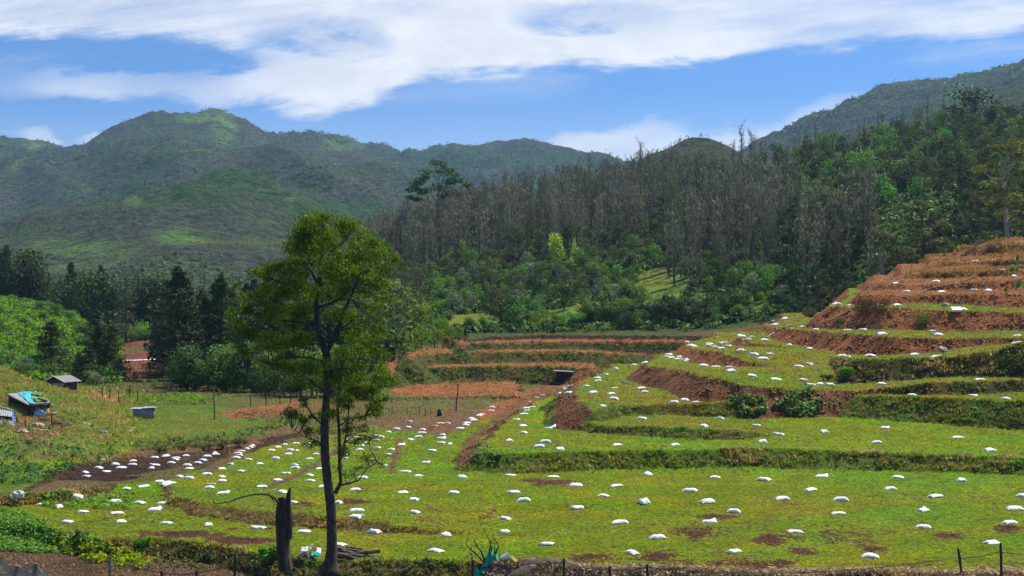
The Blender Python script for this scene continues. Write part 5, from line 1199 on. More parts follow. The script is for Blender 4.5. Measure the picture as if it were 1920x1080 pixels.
def sack_mat():
    m, t = mat('sack_cloth'); tc = t.n('ShaderNodeTexCoord').outputs['Object']; rnd = t.n('ShaderNodeObjectInfo').outputs['Random']
    off = t.n('ShaderNodeVectorMath', {0: tc, 1: t.n('ShaderNodeCombineXYZ', {0: t.m('MULTIPLY', rnd, 37.0), 1: rnd, 2: 0.0}).outputs[0]}, operation='ADD').outputs[0]
    nz = t.noise(off, 5.0, 5, .65); fine = t.noise(off, 26.0, 4, .6)
    c = t.mix(t.m('MULTIPLY', t.ss(nz, .50, .68), t.m('ADD', .12, t.m('MULTIPLY', rnd, .5))), (.87, .87, .88), (.56, .50, .43))
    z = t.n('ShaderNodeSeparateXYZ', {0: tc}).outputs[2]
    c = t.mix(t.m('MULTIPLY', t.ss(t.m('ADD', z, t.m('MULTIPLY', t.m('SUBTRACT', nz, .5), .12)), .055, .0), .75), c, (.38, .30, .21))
    b = t.n('ShaderNodeBump', {'Height': t.m('ADD', t.noise(off, 11.0, 4, .6, 1.5), t.m('MULTIPLY', fine, .3)), 'Strength': .8, 'Distance': .03})
    ob = t.n('ShaderNodeBsdfPrincipled', {'Base Color': c, 'Roughness': .55, 'Normal': b.outputs[0]})
    t.n('ShaderNodeOutputMaterial', {'Surface': ob.outputs[0]}); return m
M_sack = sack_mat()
M_sackd = simple('stained_sack', (.74, .72, .70), .6, .1, 6, .5, col2=(.55, .50, .45), bd=.012)
SK = {}
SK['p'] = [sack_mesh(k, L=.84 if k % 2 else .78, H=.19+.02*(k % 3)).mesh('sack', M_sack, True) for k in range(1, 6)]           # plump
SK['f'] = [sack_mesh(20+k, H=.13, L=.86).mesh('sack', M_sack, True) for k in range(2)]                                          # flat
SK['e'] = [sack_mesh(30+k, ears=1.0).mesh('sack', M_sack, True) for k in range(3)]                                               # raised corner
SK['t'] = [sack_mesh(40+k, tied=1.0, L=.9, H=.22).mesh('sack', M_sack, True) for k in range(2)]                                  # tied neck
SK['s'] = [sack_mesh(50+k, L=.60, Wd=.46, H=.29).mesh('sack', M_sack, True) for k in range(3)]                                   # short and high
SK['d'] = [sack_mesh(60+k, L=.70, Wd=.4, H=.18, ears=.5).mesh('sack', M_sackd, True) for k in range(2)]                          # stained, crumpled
LOOK = {'p': 'plump white sack', 'f': 'flat white sack', 'e': 'peaked white sack', 't': 'long tied sack', 's': 'short bulging sack', 'd': 'crumpled stained sack'}
ORD = ['', 'leftmost', 'second from left', 'third from left', 'fourth from left', 'fifth from left', 'sixth from left', 'seventh from left', 'eighth from left', 'ninth from left', 'tenth from left', 'eleventh from left', 'twelfth from left', 'thirteenth from left']
# every row: where it lies, then (x, y, kind) in coordinates of an enlargement with its own origin
def r4(*a): return [(x/3, 720+y/3, k) for x, y, k in a]
def r5(*a): return [(640+x/3, 720+y/3, k) for x, y, k in a]
def r6(*a): return [(1280+x/3, 720+y/3, k) for x, y, k in a]
def r3(*a): return [(1280+x/3, 380+y/3, k) for x, y, k in a]
def z7(*a): return [(640+x/4, 600+y/4, k) for x, y, k in a]
def z64(*a): return [(1000+x/6.4, 640+y/6.4, k) for x, y, k in a]
ROWS = [
 ('in the nearest row of the foreground field', r4((379, 773, 'p'), (681, 772, 'p'), (936, 780, 'p'), (1172, 790, 's'), (1455, 806, 'e'), (1708, 829, 'p'), (1905, 901, 'f'))+r5((533, 936, 'p'))),
 ('in the front rows right of the wattle tree', r5((83, 780, 'e'), (186, 830, 'p'), (588, 849, 's'), (916, 829, 's'), (1150, 898, 't'), (1633, 948, 'p'), (1778, 861, 'p'))),
 ('in the front rows at lower right', r6((287, 941, 'e'), (1054, 970, 'p'), (632, 830, 'p'), (1356, 801, 'p'), (1740, 892, 'p'), (1840, 778, 'p'), (150, 773, 'e'))),
 ('in the third row of the right field', r6((287, 716, 'p'), (876, 725, 'p'), (1354, 708, 'e'), (1870, 701, 'p'))+r5((1567, 777, 'p'), (921, 754, 'p'), (414, 720, 's'), (87, 709, 'p'))),
 ('in the fourth row of the right field', r5((407, 650, 's'), (1025, 653, 'p'), (1327, 693, 'e'), (1702, 663, 's'))+r6((137, 660, 'p'), (560, 642, 'p'), (890, 650, 'p'), (1420, 629, 'p'), (1914, 628, 'p'))),
 ('in the fifth row of the right field', r5((78, 592, 'p'), (346, 607, 'p'), (633, 607, 'p'), (963, 606, 't'), (1473, 626, 'p'))+r6((40, 598, 'p'), (719, 592, 'p'), (1168, 589, 'p'))),
 ('in the sixth row, below the lowest bank', r5((676, 521, 's'), (953, 508, 'f'), (1193, 518, 'f'), (1320, 568, 'p'), (1548, 568, 'f'), (1722, 508, 's'))+r6((182, 522, 'p'), (457, 535, 'p'), (782, 517, 'e'), (1211, 522, 'p'), (1568, 541, 's'))),
 ('behind the front row left of the stump', r4((230, 669, 'p'), (331, 689, 'p'), (467, 715, 'p'), (659, 724, 'p'), (868, 705, 'e'), (911, 660, 'p'), (785, 666, 'p'), (650, 658, 'p'))),
 ('along the left end of the green field', r4((437, 629, 'p'), (640, 631, 'p'), (711, 585, 'p'), (808, 571, 'f'), (897, 544, 'p'), (953, 570, 'p'), (935, 604, 'p'), (1178, 580, 'p'), (1255, 610, 'e'), (1473, 574, 'p'), (1590, 606, 'p'), (1648, 662, 'p'))),
 ('in the middle of the left field', r4((1010, 517, 'p'), (1062, 527, 'p'), (1164, 504, 'p'), (1250, 518, 'p'), (1248, 542, 'p'), (1355, 486, 'p'), (1562, 538, 'e'), (1609, 500, 'e'), (1743, 511, 'p'), (1747, 540, 'p'), (1819, 575, 'p'), (1903, 667, 's'))),
 ('in the upper middle of the left field', r4((1247, 473, 'p'), (1297, 448, 'p'), (1397, 420, 'p'), (1462, 446, 'p'), (1550, 415, 'p'), (1658, 452, 'p'), (1659, 468, 'p'), (1742, 417, 'p'), (1777, 391, 'p'), (1797, 474, 'p'))),
 ('at the top of the left field', r4((1527, 369, 'p'), (1563, 352, 'p'), (1603, 338, 's'), (1665, 330, 'p'), (1630, 369, 'p'), (1670, 371, 'p'), (1621, 390, 'p'), (1742, 333, 'p'), (1730, 345, 'p'))),
 ('in the short line climbing off the brown plot', r4((1423, 343, 'p'), (1410, 352, 'p'), (1388, 361, 'p'), (1360, 373, 'p'), (1338, 387, 'p'), (1347, 398, 'p'), (1330, 411, 'p'))),
 ('at the near side of the dug brown plot', r4((480, 494, 'p'), (485, 516, 'd'), (555, 469, 'p'), (600, 489, 'e'), (682, 468, 'p'), (852, 470, 's'), (873, 452, 'e'), (963, 440, 'p'), (1053, 454, 'p'), (1065, 473, 'p'))),
 ('at the far side of the dug brown plot', r4((650, 449, 'p'), (748, 430, 'p'), (746, 449, 'p'), (868, 411, 'p'), (932, 402, 'p'), (990, 412, 'p'), (989, 422, 'p'), (1047, 400, 'p'), (1112, 440, 'p'), (1142, 424, 'p'), (1165, 404, 'p'), (1209, 382, 'p'), (1213, 391, 'p'))),
 ('just right of the thin second stem', r5((45, 310, 'p'), (85, 295, 'p'), (15, 393, 'p'), (10, 413, 'p'), (107, 343, 'p'), (103, 366, 'p'), (147, 325, 'p'), (193, 312, 'p'), (192, 286, 'p'), (222, 293, 'p'))),
 ('below the dry path, nearest the wattle tree', r5((203, 355, 'p'), (187, 418, 'p'), (282, 366, 's'), (263, 390, 'd'), (245, 455, 'd'), (338, 338, 'e'), (389, 309, 'p'), (434, 291, 'p'), (121, 524, 'p'))),
 ('along the dry edge at the top of the field', r5((265, 267, 'p'), (311, 249, 'p'), (377, 239, 'p'), (388, 206, 'd'), (458, 253, 'p'), (454, 270, 'p'), (528, 232, 'd'), (558, 217, 'p'), (597, 218, 'p'))),
 ('in the cluster left of the sloping brown bank', r5((569, 282, 'p'), (562, 303, 'e'), (562, 327, 'p'), (610, 334, 's'), (511, 370, 'p'), (475, 437, 'e'), (362, 489, 'p'), (434, 514, 'p'))),
 ('in the line climbing beside the brown path', r5((667, 248, 'p'), (700, 229, 'p'), (705, 215, 'p'), (732, 190, 'p'), (745, 200, 'p'), (776, 173, 'p'), (790, 167, 'p'), (843, 145, 'p'), (848, 126, 'p'))),
 ('in the line climbing the lowest terrace', r5((984, 196, 'd'), (1020, 233, 'p'), (1027, 272, 's'), (1025, 164, 'p'), (1042, 145, 'd'), (1072, 126, 'p'), (1040, 123, 'p'), (1062, 97, 'd'), (1097, 72, 'd'), (1131, 58, 'd'), (945, 318, 's'))),
 ('at the head of the climbing brown path', z7((1675, 525, 'p'), (1680, 500, 'p'), (1700, 492, 'p'), (1718, 488, 'e'), (1640, 572, 's'))),
 ('on the lowest terrace in front of the brown bank', r5((1113, 347, 'p'), (1147, 322, 'p'), (1230, 364, 's'), (1165, 219, 'p'), (1183, 226, 'e'), (1550, 339, 'p'), (1876, 341, 'p'))+r6((448, 325, 's'))),
 ('on the bright right part of the lowest terrace', r6((541, 280, 'e'), (795, 267, 's'), (1092, 325, 'p'), (1137, 243, 'e'), (1548, 296, 'f'), (1726, 370, 'p'))),
 ('on the narrow second terrace', r5((1691, 190, 'p'))+r6((119, 236, 's'), (212, 180, 'p'), (415, 229, 'p'))),
 ('on the left tongue of the third terrace', z64((637, 528, 'p'), (720, 607, 'p'), (940, 620, 't'), (965, 680, 'p'), (837, 772, 's'), (970, 553, 'd'), (770, 430, 'p'), (775, 465, 'p'), (870, 388, 'p'))),
 ('below the orange bank on the third terrace', z64((1290, 552, 'p'), (1335, 597, 'p'), (1808, 598, 's'), (1685, 722, 'p'))+r6((76, 72, 'p'), (10, 41, 's'))),
 ('on the dry strip left of the orange bank', z64((990, 316, 'p'), (1205, 273, 'p'), (1335, 250, 'p'))),
 ('on the narrow right strip above the wide bank', r6((1290, 40, 'p'), (1632, 52, 'd'), (1818, 80, 'p'))),
 ('on the left tip of the fourth terrace', z64((1600, 178, 'p'), (1625, 152, 'p'), (1655, 188, 'p'), (1730, 202, 'p'), (1750, 148, 's'), (1840, 222, 'p'), (1815, 190, 'd'))),
 ('along the middle of the fourth terrace', r3((115, 897, 'p'), (185, 920, 'p'), (260, 912, 'd'), (271, 943, 'p'), (390, 971, 'p'), (526, 988, 'f'))),
 ('on the right part of the fourth terrace', r3((680, 993, 'd'), (722, 1021, 'e'), (770, 1016, 'p'), (829, 1020, 'e'), (1118, 1017, 'p'), (1670, 992, 'p'))),
 ('on the left tip of the fifth terrace', r3((22, 815, 'p'), (42, 808, 'p'), (62, 803, 'p'), (148, 789, 'p'), (143, 798, 'p'), (181, 807, 'p'), (217, 816, 'p'), (211, 784, 'd'), (237, 783, 'd'), (255, 803, 'd'))),
 ('along the fifth terrace', r3((328, 827, 'p'), (399, 850, 'p'), (452, 873, 'p'), (490, 846, 'd'), (653, 917, 'p'), (712, 904, 'd'))),
 ('at the left end of the sixth terrace', r3((320, 741, 'p'), (334, 757, 'p'), (367, 763, 'p'), (385, 750, 'd'), (458, 769, 'p'), (598, 779, 'p'), (710, 798, 'p'))),
 ('along the sixth terrace', r3((895, 831, 'p'), (922, 874, 'd'), (1053, 858, 'p'), (1303, 851, 'p'), (1430, 860, 'f'))),
 ('on the shoulder where the hose ends', r3((515, 660, 'p'), (570, 649, 'p'), (524, 680, 'p'), (512, 692, 'p'), (665, 691, 'f'), (747, 692, 'p'))),
 ('along the seventh terrace', r3((928, 712, 'p'), (1010, 711, 'd'), (1120, 736, 'p'), (1405, 717, 'd'), (1436, 741, 'p'), (1880, 745, 'd'), (1875, 775, 'f'))),
 ('along the eighth terrace', r3((855, 566, 'e'), (866, 576, 'p'), (935, 563, 'd'), (1108, 565, 'd'), (1202, 572, 'p'), (1475, 572, 'd'), (1572, 597, 'p'))),
 ('on the upper orange slope', r3((1194, 456, 'f'), (1258, 495, 'd'), (1424, 440, 'p'), (1455, 478, 'f'), (1637, 488, 'd'), (1716, 464, 'p'), (1863, 402, 's'))),
 ('on the brown top of the hill', r3((1604, 382, 'p'), (1645, 322, 'f'), (1754, 318, 'p'), (1797, 378, 'p'), (1862, 325, 'e'), (1892, 254, 'f'))),
]
nS = 0; SACKS = []
for where, items in ROWS:
    items = sorted(items)
    cnt = {}
    for q, (px, py, kd_) in enumerate(items): cnt[kd_] = cnt.get(kd_, 0)+1
    for q, (px, py, kd_) in enumerate(items):
        p = None
        for off in (0, 3, -3, 6, -6, 9, -9, 12, -12, 16, -16, 20, -20):
            c_ = hit(px, py+2.0+off); e = .5
            sl_ = math.hypot(float(zt(c_[0]+e, c_[1]))-float(zt(c_[0]-e, c_[1])), float(zt(c_[0], c_[1]+e))-float(zt(c_[0], c_[1]-e)))
            if p is None or sl_ < bs_ - .05: p, bs_ = c_, sl_
            if sl_ < .32: p = c_; break
        SACKS.append(p)
        # lie on the slope
        e = .3; zx = (float(zt(p[0]+e, p[1]))-float(zt(p[0]-e, p[1])))/(2*e); zy = (float(zt(p[0], p[1]+e))-float(zt(p[0], p[1]-e)))/(2*e)
        nrm = Vector((-zx, -zy, 1)).normalized()
        if nrm.z < .93: nrm = nrm.lerp(Vector((0, 0, 1)), .4).normalized()
        ms = SK[kd_]; me = ms[nS % len(ms)]
        o = bpy.data.objects.new('sack', me); COL.objects.link(o)
        base_m = Vector((0, 0, 1)).rotation_difference(nrm).to_matrix()
        from mathutils import Matrix
        ang = random.gauss(0, .38)+(math.pi if random.random() < .5 else 0)
        if kd_ == 'e': ang = random.choice([0, math.pi])+random.gauss(0, .3)
        s = random.uniform(.74, 1.0)*(1-.27*float(sm(np.array(1000-px), 0, 350))*(.55+.45*float(sm(np.array(930-py), 0, 90))))*(1+.22*float(sm(np.array(px), 1150, 1350))*float(sm(np.array(735-py), 0, 60)))
        o.matrix_world = Matrix.Translation(p+np.array([0, 0, .015])) @ base_m.to_4x4() @ Matrix.Rotation(ang, 4, 'Z') @ Matrix.Diagonal((s, s, s*random.uniform(.72, .95), 1))
        lk = LOOK[kd_]
        lab = lk+', '+(ORD[q+1] if q < len(items)-1 else 'rightmost')+' '+where
        tag(o, lab, 'sack', 'sacks laid out over the terraces')
        nS += 1
print('sacks', nS)

# clods and stones on the bare soil
def stones(name, lab, n, wgt, s0, s1, seed, m, cat):
    r = np.random.default_rng(seed); x, y, gi = pick(n, wgt, r); z = zt(x, y); s = r.uniform(s0, s1, n)*np.clip(y/80, .8, 1.8)*r.choice([.6, 1, 1.5], n, p=[.5, .4, .1])
    base_ = np.array([[1, 0, 0], [-1, 0, 0], [0, 1, 0], [0, -1, 0], [0, 0, .8], [0, 0, -.5]], float); fc = np.array([[0, 2, 4], [2, 1, 4], [1, 3, 4], [3, 0, 4], [2, 0, 5], [1, 2, 5], [3, 1, 5], [0, 3, 5]])
    V_ = base_[None]*(s[:, None, None]*r.uniform(.55, 1.3, (n, 6, 1)))+np.stack([x, y, z+s*.15], 1)[:, None]
    a = r.uniform(0, 6.28, n); V0 = V_-np.stack([x, y, z], 1)[:, None]; V1 = V0.copy(); V1[..., 0] = V0[..., 0]*np.cos(a)[:, None]-V0[..., 1]*np.sin(a)[:, None]; V1[..., 1] = V0[..., 0]*np.sin(a)[:, None]+V0[..., 1]*np.cos(a)[:, None]
    V_ = V1+np.stack([x, y, z], 1)[:, None]
    F_ = (fc[None]+np.arange(n)[:, None, None]*6).reshape(-1, 3)
    c = scol[gi]*r.uniform(.6, 1.5, (n, 1))
    o = obj(name, mesh_np(name, V_.reshape(-1, 3), F_, [m], attrs={'gcol': np.repeat(np.clip(c, 0, 1), 6, 0)}), kind='stuff'); tag(o, lab, cat)
M_clod = grass_mat('clods', 0.0)
soilw = area*fr*sm(covg, .45, .8)*((dg > 42) & (dg < 235))[:, None]
stones('soil_clods', 'clods and crumbs of red brown soil on the bare ground and banks', 42000, soilw, .03, .085, 71, M_clod, 'soil clods')
stones('foreground_crumbs', 'small soil crumbs between the grass of the near field', 16000, area*fr*((dg > 45) & (dg < 100))[:, None]*(covg < .5), .015, .04, 72, M_clod, 'soil crumbs')
# ------------------------------------------------------------------ huts, tank, poles, fences, hoses, litter
M_wood = simple('weathered_wood', (.20, .155, .11), .9, .35, 6, .6, stretch=(1, 1, .2))
M_woodd = simple('dark_post_wood', (.035, .028, .023), .95, .4, 8, .6)
M_pale = simple('pale_wood', (.48, .42, .32), .85, .2, 8, .3)
M_tarp = simple('teal_tarp', (.10, .60, .60), .45, .3, 3, .4, col2=(.04, .40, .44), bd=.03)
M_blue = simple('blue_sheet', (.04, .12, .55), .5, .3, 4, .4, bd=.03)
M_lblue = simple('pale_blue_plastic', (.30, .55, .72), .4, .3, 5, .4, bd=.03)
M_sheet = simple('grey_roof_sheet', (.42, .43, .45), .5, .25, 3, .3, col2=(.27, .25, .24))
M_tile = simple('grey_roof_tiles', (.20, .19, .20), .8, .35, 9, .8, bd=.04)
M_conc = simple('concrete', (.30, .30, .29), .9, .25, 4, .5, col2=(.20, .20, .19))
M_moss = simple('roof_moss', (.20, .28, .02), .95, .4, 6, 1.0, bd=.05)
M_wall = simple('dark_boards', (.07, .055, .045), .95, .4, 5, .5)
M_white = simple('white_paint', (.72, .72, .72), .6, .1, 6, .2)
M_yel = simple('yellow_plastic', (.50, .33, .04), .5, .2, 6, .2)
M_hose = simple('black_hose', (.035, .035, .040), .35, .2, 10, .1)
M_net = simple('teal_net', (.0, .50, .38), .8, .3, 30, .5, col2=(.0, .33, .26))
M_drk = leaf('dry_dark_leaf', (.022, .012, .008), (.085, .050, .028), .05, .0, .1, .9)
M_rock = simple('pale_rock', (.55, .50, .45), .9, .3, 7, .6)
M_pinkr = simple('reddish_rubble', (.45, .33, .28), .9, .3, 7, .6)
def sheet4(mb, BL, BR, FR, FL, n=10, m=8, amp=.03, seed=0, tone=.5, sag=0.0):
    BL, BR, FR, FL = [np.array(q, float) for q in (BL, BR, FR, FL)]
    s, t = np.meshgrid(np.linspace(0, 1, n), np.linspace(0, 1, m), indexing='ij')
    G = (BL*(1-s[..., None])+BR*s[..., None])*(1-t[..., None])+(FL*(1-s[..., None])+FR*s[..., None])*t[..., None]
    nz_ = (fbm((s*4).ravel()+seed, (t*4).ravel(), 1.3, 3, seed).reshape(n, m)-.5)*amp*2
    G[..., 2] += nz_-sag*np.sin(s*math.pi)*np.sin(t*math.pi)
    mb.sheet(G, tone); G2 = G.copy(); G2[..., 2] -= .02; mb.sheet(G2[:, ::-1], tone)
def loc(root): return np.array(root.location)
# tarp covered shack
sh = thing('tarp_shack', 'low wooden shack under a torn teal tarp with moss on its roof', 'shack', tuple(hit(66, 783)))
L0 = loc(sh)
def q_(px, py, d): return P(px, py, d)-L0
BL, BR, FR, FL = q_(14, 738, 122.4), q_(80, 736, 122.2), q_(94, 754, 118.8), q_(52, 758, 118.4)
mb = MB(); sheet4(mb, BL, BR, FR, FL, 12, 8, .05, 3); mb.build('roof', M_sheet, sh)
def lerp4(s, t): return (BL*(1-s)+BR*s)*(1-t)+(FL*(1-s)+FR*s)*t
mb = MB(); u3 = np.array([0, 0, .05])
sheet4(mb, lerp4(.30, -.06)+u3, lerp4(.86, -.08)+u3*1.5, lerp4(.62, .62)+u3, lerp4(.10, 1.08)+u3, 18, 12, .10, 7); mb.build('tarp', M_tarp, sh)
mb = MB()
for a, b, c, d, sd_ in ((.62, .12, .98, .40, 1), (.45, .52, .96, .92, 2)):
    sheet4(mb, lerp4(a, b)+u3*2.4, lerp4(c, b)+u3*2.4, lerp4(c, d)+u3*2.4, lerp4(a, d)+u3*2.4, 14, 10, .12, sd_)
mb.build('moss', M_moss, sh)
mb = MB(); mb.tube([BL+[-.1, 0, -.06], FL+[.1, -.1, -.08]], .07, 6); mb.tube([FL+[0, -.05, -.1], FR+[.1, -.05, -.1]], .06, 6); mb.tube([lerp4(.6, .72)+u3*3, lerp4(.88, .98)+u3*3], .06, 5); mb.build('beam', M_wood, sh)
gz = lambda p: float(zt(p[0]+L0[0], p[1]+L0[1]))-L0[2]
for s in ((0.03, .97), (.33, .97), (.62, .97), (.97, .97), (.97, .05), (.03, .03)):
    p = lerp4(*s); mb = MB(); mb.tube([[p[0], p[1], gz(p)-.2], [p[0], p[1], p[2]-.05]], .06, 6); mb.build('post', M_woodd, sh)
mb = MB()
for a, b in ((.03, .33), (.66, .97)):
    A, B = lerp4(a, .93), lerp4(b, .93)
    for k in range(5):
        s = (k+.5)/5; p = A+(B-A)*s; zz = gz(p); hgt = (p[2]-.12-zz)*(.9 if k % 2 else .96)
        mb.box([p[0], p[1]+.02*(k % 2), zz+hgt/2-.05], [abs(B[0]-A[0])/5*.92, .035, hgt])
A, B = lerp4(.03, .06), lerp4(.97, .08); mb.box((A+B)/2-[0, 0, .9], [abs(B[0]-A[0]), .04, 1.5])
mb.build('wall', M_wall, sh)
mb = MB(); p = lerp4(.48, .9); zz = gz(p); mb.box([p[0]-.25, p[1]-.2, zz+.45], [.9, .05, .35]); mb.build('panel', M_wood, sh)
def blob_mesh(name, m, root, c, r, seed, sc=2.0, amp=.5, n=14):
    th, ph = np.meshgrid(np.linspace(0, 2*math.pi, n*2), np.linspace(0, math.pi, n), indexing='ij')
    d = np.stack([np.cos(th)*np.sin(ph), np.sin(th)*np.sin(ph), np.cos(ph)], -1)
    k = 1+(fbm((d[..., 0]*sc+5+d[..., 2]*1.7).ravel(), (d[..., 1]*sc+7-d[..., 2]).ravel(), 1.0, 3, seed).reshape(th.shape)-.5)*amp*2
    mb = MB(); mb.sheet(d*k[..., None]*np.array(r)+np.array(c)); return mb.build(name, m, root, smooth=True)
g_ = hit(76, 781); t_ = thing('plastic_bundle', 'bundle of pale blue plastic stuffed under the tarp shack', 'bundle', tuple(g_)); blob_mesh('wrapping', M_lblue, t_, (0, 0, .28), (.55, .3, .34), 4)
g_ = hit(87, 781); t_ = thing('yellow_drum', 'yellow drum beside the blue bundle under the tarp shack', 'drum', tuple(g_))
mb = MB(); mb.tube([[0, 0, 0], [0, 0, .2], [0, 0, .22], [0, 0, .45], [0, 0, .47], [0, 0, .7], [0, 0, .72]], [.24, .25, .265, .265, .25, .24, .22], 16); mb.build('barrel', M_yel, t_, True); mb = MB(); mb.tube([[0, 0, .70], [0, 0, .76]], [.2, .19], 14); mb.build('lid', M_wall, t_)
# corrugated lean-tos at the left edge
ls_ = thing('corrugated_shed', 'low sheds with striped corrugated roofs cut by the left edge', 'shed', tuple(hit(12, 803))); L0 = loc(ls_)
def corr(mb, BL, BR, FR, FL, nw, amp):
    n = nw*4+1; G = []
    for k in range(n):
        s = k/(n-1); z = amp*math.sin(s*nw*2*math.pi); G.append([BL*(1-s)+BR*s+[0, 0, z], FL*(1-s)+FR*s+[0, 0, z]])
    G = np.array(G); mb.sheet(G); G[..., 2] -= .015; mb.sheet(G[:, ::-1])
mb = MB(); corr(mb, q_(-28, 762, 117), q_(25, 770, 116), q_(22, 781, 114.5), q_(-28, 776, 114.5), 12, .035); mb.build('roof', M_sheet, ls_)
mb = MB(); corr(mb, q_(-25, 786, 112), q_(25, 789, 112), q_(32, 803, 110.6), q_(5, 804, 110.4), 10, .02); mb.build('lower_roof', M_conc, ls_)
mb = MB(); mb.tube([q_(-20, 757, 117), q_(24, 770, 116)], .08, 6); mb.build('beam', M_pale, ls_)
mb = MB(); a = q_(-25, 790, 115.5); b = q_(22, 790, 115.5); mb.box((a+b)/2, [abs(b[0]-a[0]), .05, 1.0]); a = q_(-25, 806, 111.6); b = q_(26, 806, 111.6); mb.box((a+b)/2-[0, 0, .2], [abs(b[0]-a[0]), .05, .8]); mb.build('wall', M_wall, ls_)
mb = MB(); mb.tube([q_(31, 782, 113.5), q_(31, 803, 113.5)], .05, 6); mb.build('post', M_woodd, ls_)
mb = MB(); sheet4(mb, q_(22, 771, 114), q_(27, 771, 114), q_(31, 795, 113), q_(25, 790, 113), 8, 14, .12, 5); mb.build('blue_sheet', M_blue, ls_)
t_ = thing('wood_shelter', 'brown timber frame with a black roof behind the tarp shack', 'shelter', tuple(hit(12, 757))); L0 = loc(t_)
mb = MB(); sheet4(mb, q_(-12, 738, 127), q_(16, 739, 127), q_(40, 762, 124.6), q_(2, 748, 124.6), 6, 4, .02, 2); mb.build('roof', M_wall, t_)
for a in ((2, 752), (18, 760), (34, 768)):
    mb = MB(); mb.tube([q_(a[0], a[1]-4, 124.8), q_(a[0], a[1]+10, 124.8)], .06, 5); mb.build('post', M_wood, t_)
# grey roofed house in the hollow
HX, HY = (103-960)/F*163, 163.0; hz_ = float(zt(HX, HY))
ho = thing('house', 'small house with a grey tiled gable roof in the hollow at left', 'house', (HX, HY, hz_-.1), math.radians(-14))
RZ = CH-(705-HZ)*163/F-hz_+.1; EV = RZ-.62; ww = 1.35; dd = 3.2
mb = MB(); mb.box([0, dd/2, EV/2], [2*ww-.35, dd-.4, EV]); mb.add([[-ww+.18, .22, EV], [ww-.18, .22, EV], [0, .22, RZ-.08], [-ww+.18, dd-.22, EV], [ww-.18, dd-.22, EV], [0, dd-.22, RZ-.08]], t=[[0, 1, 2], [4, 3, 5]]); mb.build('wall', M_wall, ho)
mb = MB(); sheet4(mb, [0, dd+.2, RZ], [0, -.25, RZ], [ww+.25, -.25, EV-.12], [ww+.25, dd+.2, EV-.12], 20, 8, .03, 4); sheet4(mb, [0, -.25, RZ], [0, dd+.2, RZ], [-ww-.25, dd+.2, EV-.12], [-ww-.25, -.25, EV-.12], 20, 8, .03, 5); mb.build('roof', M_tile, ho)
mb = MB(); mb.tube([[-ww-.28, -.3, EV-.16], [0, -.3, RZ-.02], [ww+.28, -.3, EV-.16]], .06, 4); mb.build('verge_board', M_white, ho)
mb = MB(); mb.box([-ww+.1, -.05, EV/2], [.1, .1, EV]); mb.build('corner_post', M_white, ho)
mb = MB(); mb.box([.35, .15, EV-.7], [1.5, .06, .9]); mb.build('door', M_sheet, ho)
mb = MB(); mb.box([-.55, .17, EV-.25], [.5, .06, .4]); mb.build('window', M_hose, ho)
# round water tank
wt = hit(264, 785); t_ = thing('water_tank', 'round grey concrete water tank covered with a loose metal sheet', 'water tank', tuple(wt)); r = 21/F*wt[1]
mb = MB(); mb.tube([[0, r, -.2], [0, r, .5], [0, r, .88]], [r*.94, r*.95, r*.95], 36); mb.build('wall', M_conc, t_, True)
mb = MB(); sheet4(mb, [-r*1.12, r*1.9, .93], [r*.1, r*1.95, .96], [r*.2, r*.02, .90], [-r*1.1, r*.15, .92], 10, 8, .04, 3); sheet4(mb, [-r*.1, r*1.95, 1.0], [r*1.15, r*1.8, .99], [r*1.12, r*.2, 1.0], [-r*.05, -r*.02, .97], 10, 8, .04, 6); mb.build('lid', simple('metal_lid', (.45, .50, .58), .35, .25, 3, .2, metal=.4), t_)
mb = MB(); mb.tube([[r*.92, r*.7, -.1], [r*.92, r*.7, .95]], .04, 5); mb.build('pipe', M_hose, t_)
# poles
def pole(nm, lab, pxb, pyb, pyt, rad=.07, lean=0.0, m=M_woodd, cat='pole', group=None, cross=False, jag=0):
    g = hit(pxb, pyb); h = (pyb-pyt)/F*g[1]; t = thing(nm, lab, cat, tuple(g), 0, group)
    mb = MB(); ln = lean/F*g[1]; pts = [[ln*s+(rt.normal()*rad*.5 if 0 < s < 1 else 0), 0, -.3*(s == 0)+h*s] for s in (0, .33, .66, 1)]
    mb.tube(pts, [rad*1.1, rad, rad*.95, rad*.8], 7); mb.build('shaft', m, t)
    if cross: mb = MB(); mb.tube([[ln-.28, 0, h*.93], [ln+.28, 0, h*.93]], .03, 5); mb.build('cross_arm', m, t)
    return t, g, h
pole('utility_pole', 'tall grey wooden pole beside the round olive bush', 403, 786, 723, .08, -1, M_wood, cross=True)
pole('utility_pole', 'thin leaning dark pole on the dry field beside the barrel', 855, 771, 719, .06, 4, cross=False)
t, g, h = pole('washing_post', 'post with a pale blue cloth and a prop below the tarp shack', 99, 806, 775, .05, -2)
mb = MB(); mb.tube([[-.02, 0, h*.6], [-.4, 0, 0]], .025, 5); mb.build('prop', M_woodd, t); blob_mesh('cloth', M_lblue, t, (0.08, 0, h+.02), (.24, .1, .07), 3)
pole('fence_post', 'short dark post on the red ground before the tarp shack', 48, 802, 787, .04)
# barrel on the dry field
g = hit(824, 780); t_ = thing('barrel', 'dark blue barrel standing on the dry field', 'barrel', tuple(g)); mb = MB(); mb.tube([[0, 0, 0], [0, 0, .18], [0, 0, .2], [0, 0, .40], [0, 0, .42], [0, 0, .62]], [.21, .21, .225, .225, .21, .2], 18)
mb.build('body', simple('dark_blue_plastic', (.015, .03, .07), .4, .2, 8, .1), t_, True); mb = MB(); mb.tube([[0, 0, .61], [0, 0, .65]], .215, 18); mb.build('rim', M_hose, t_, True)
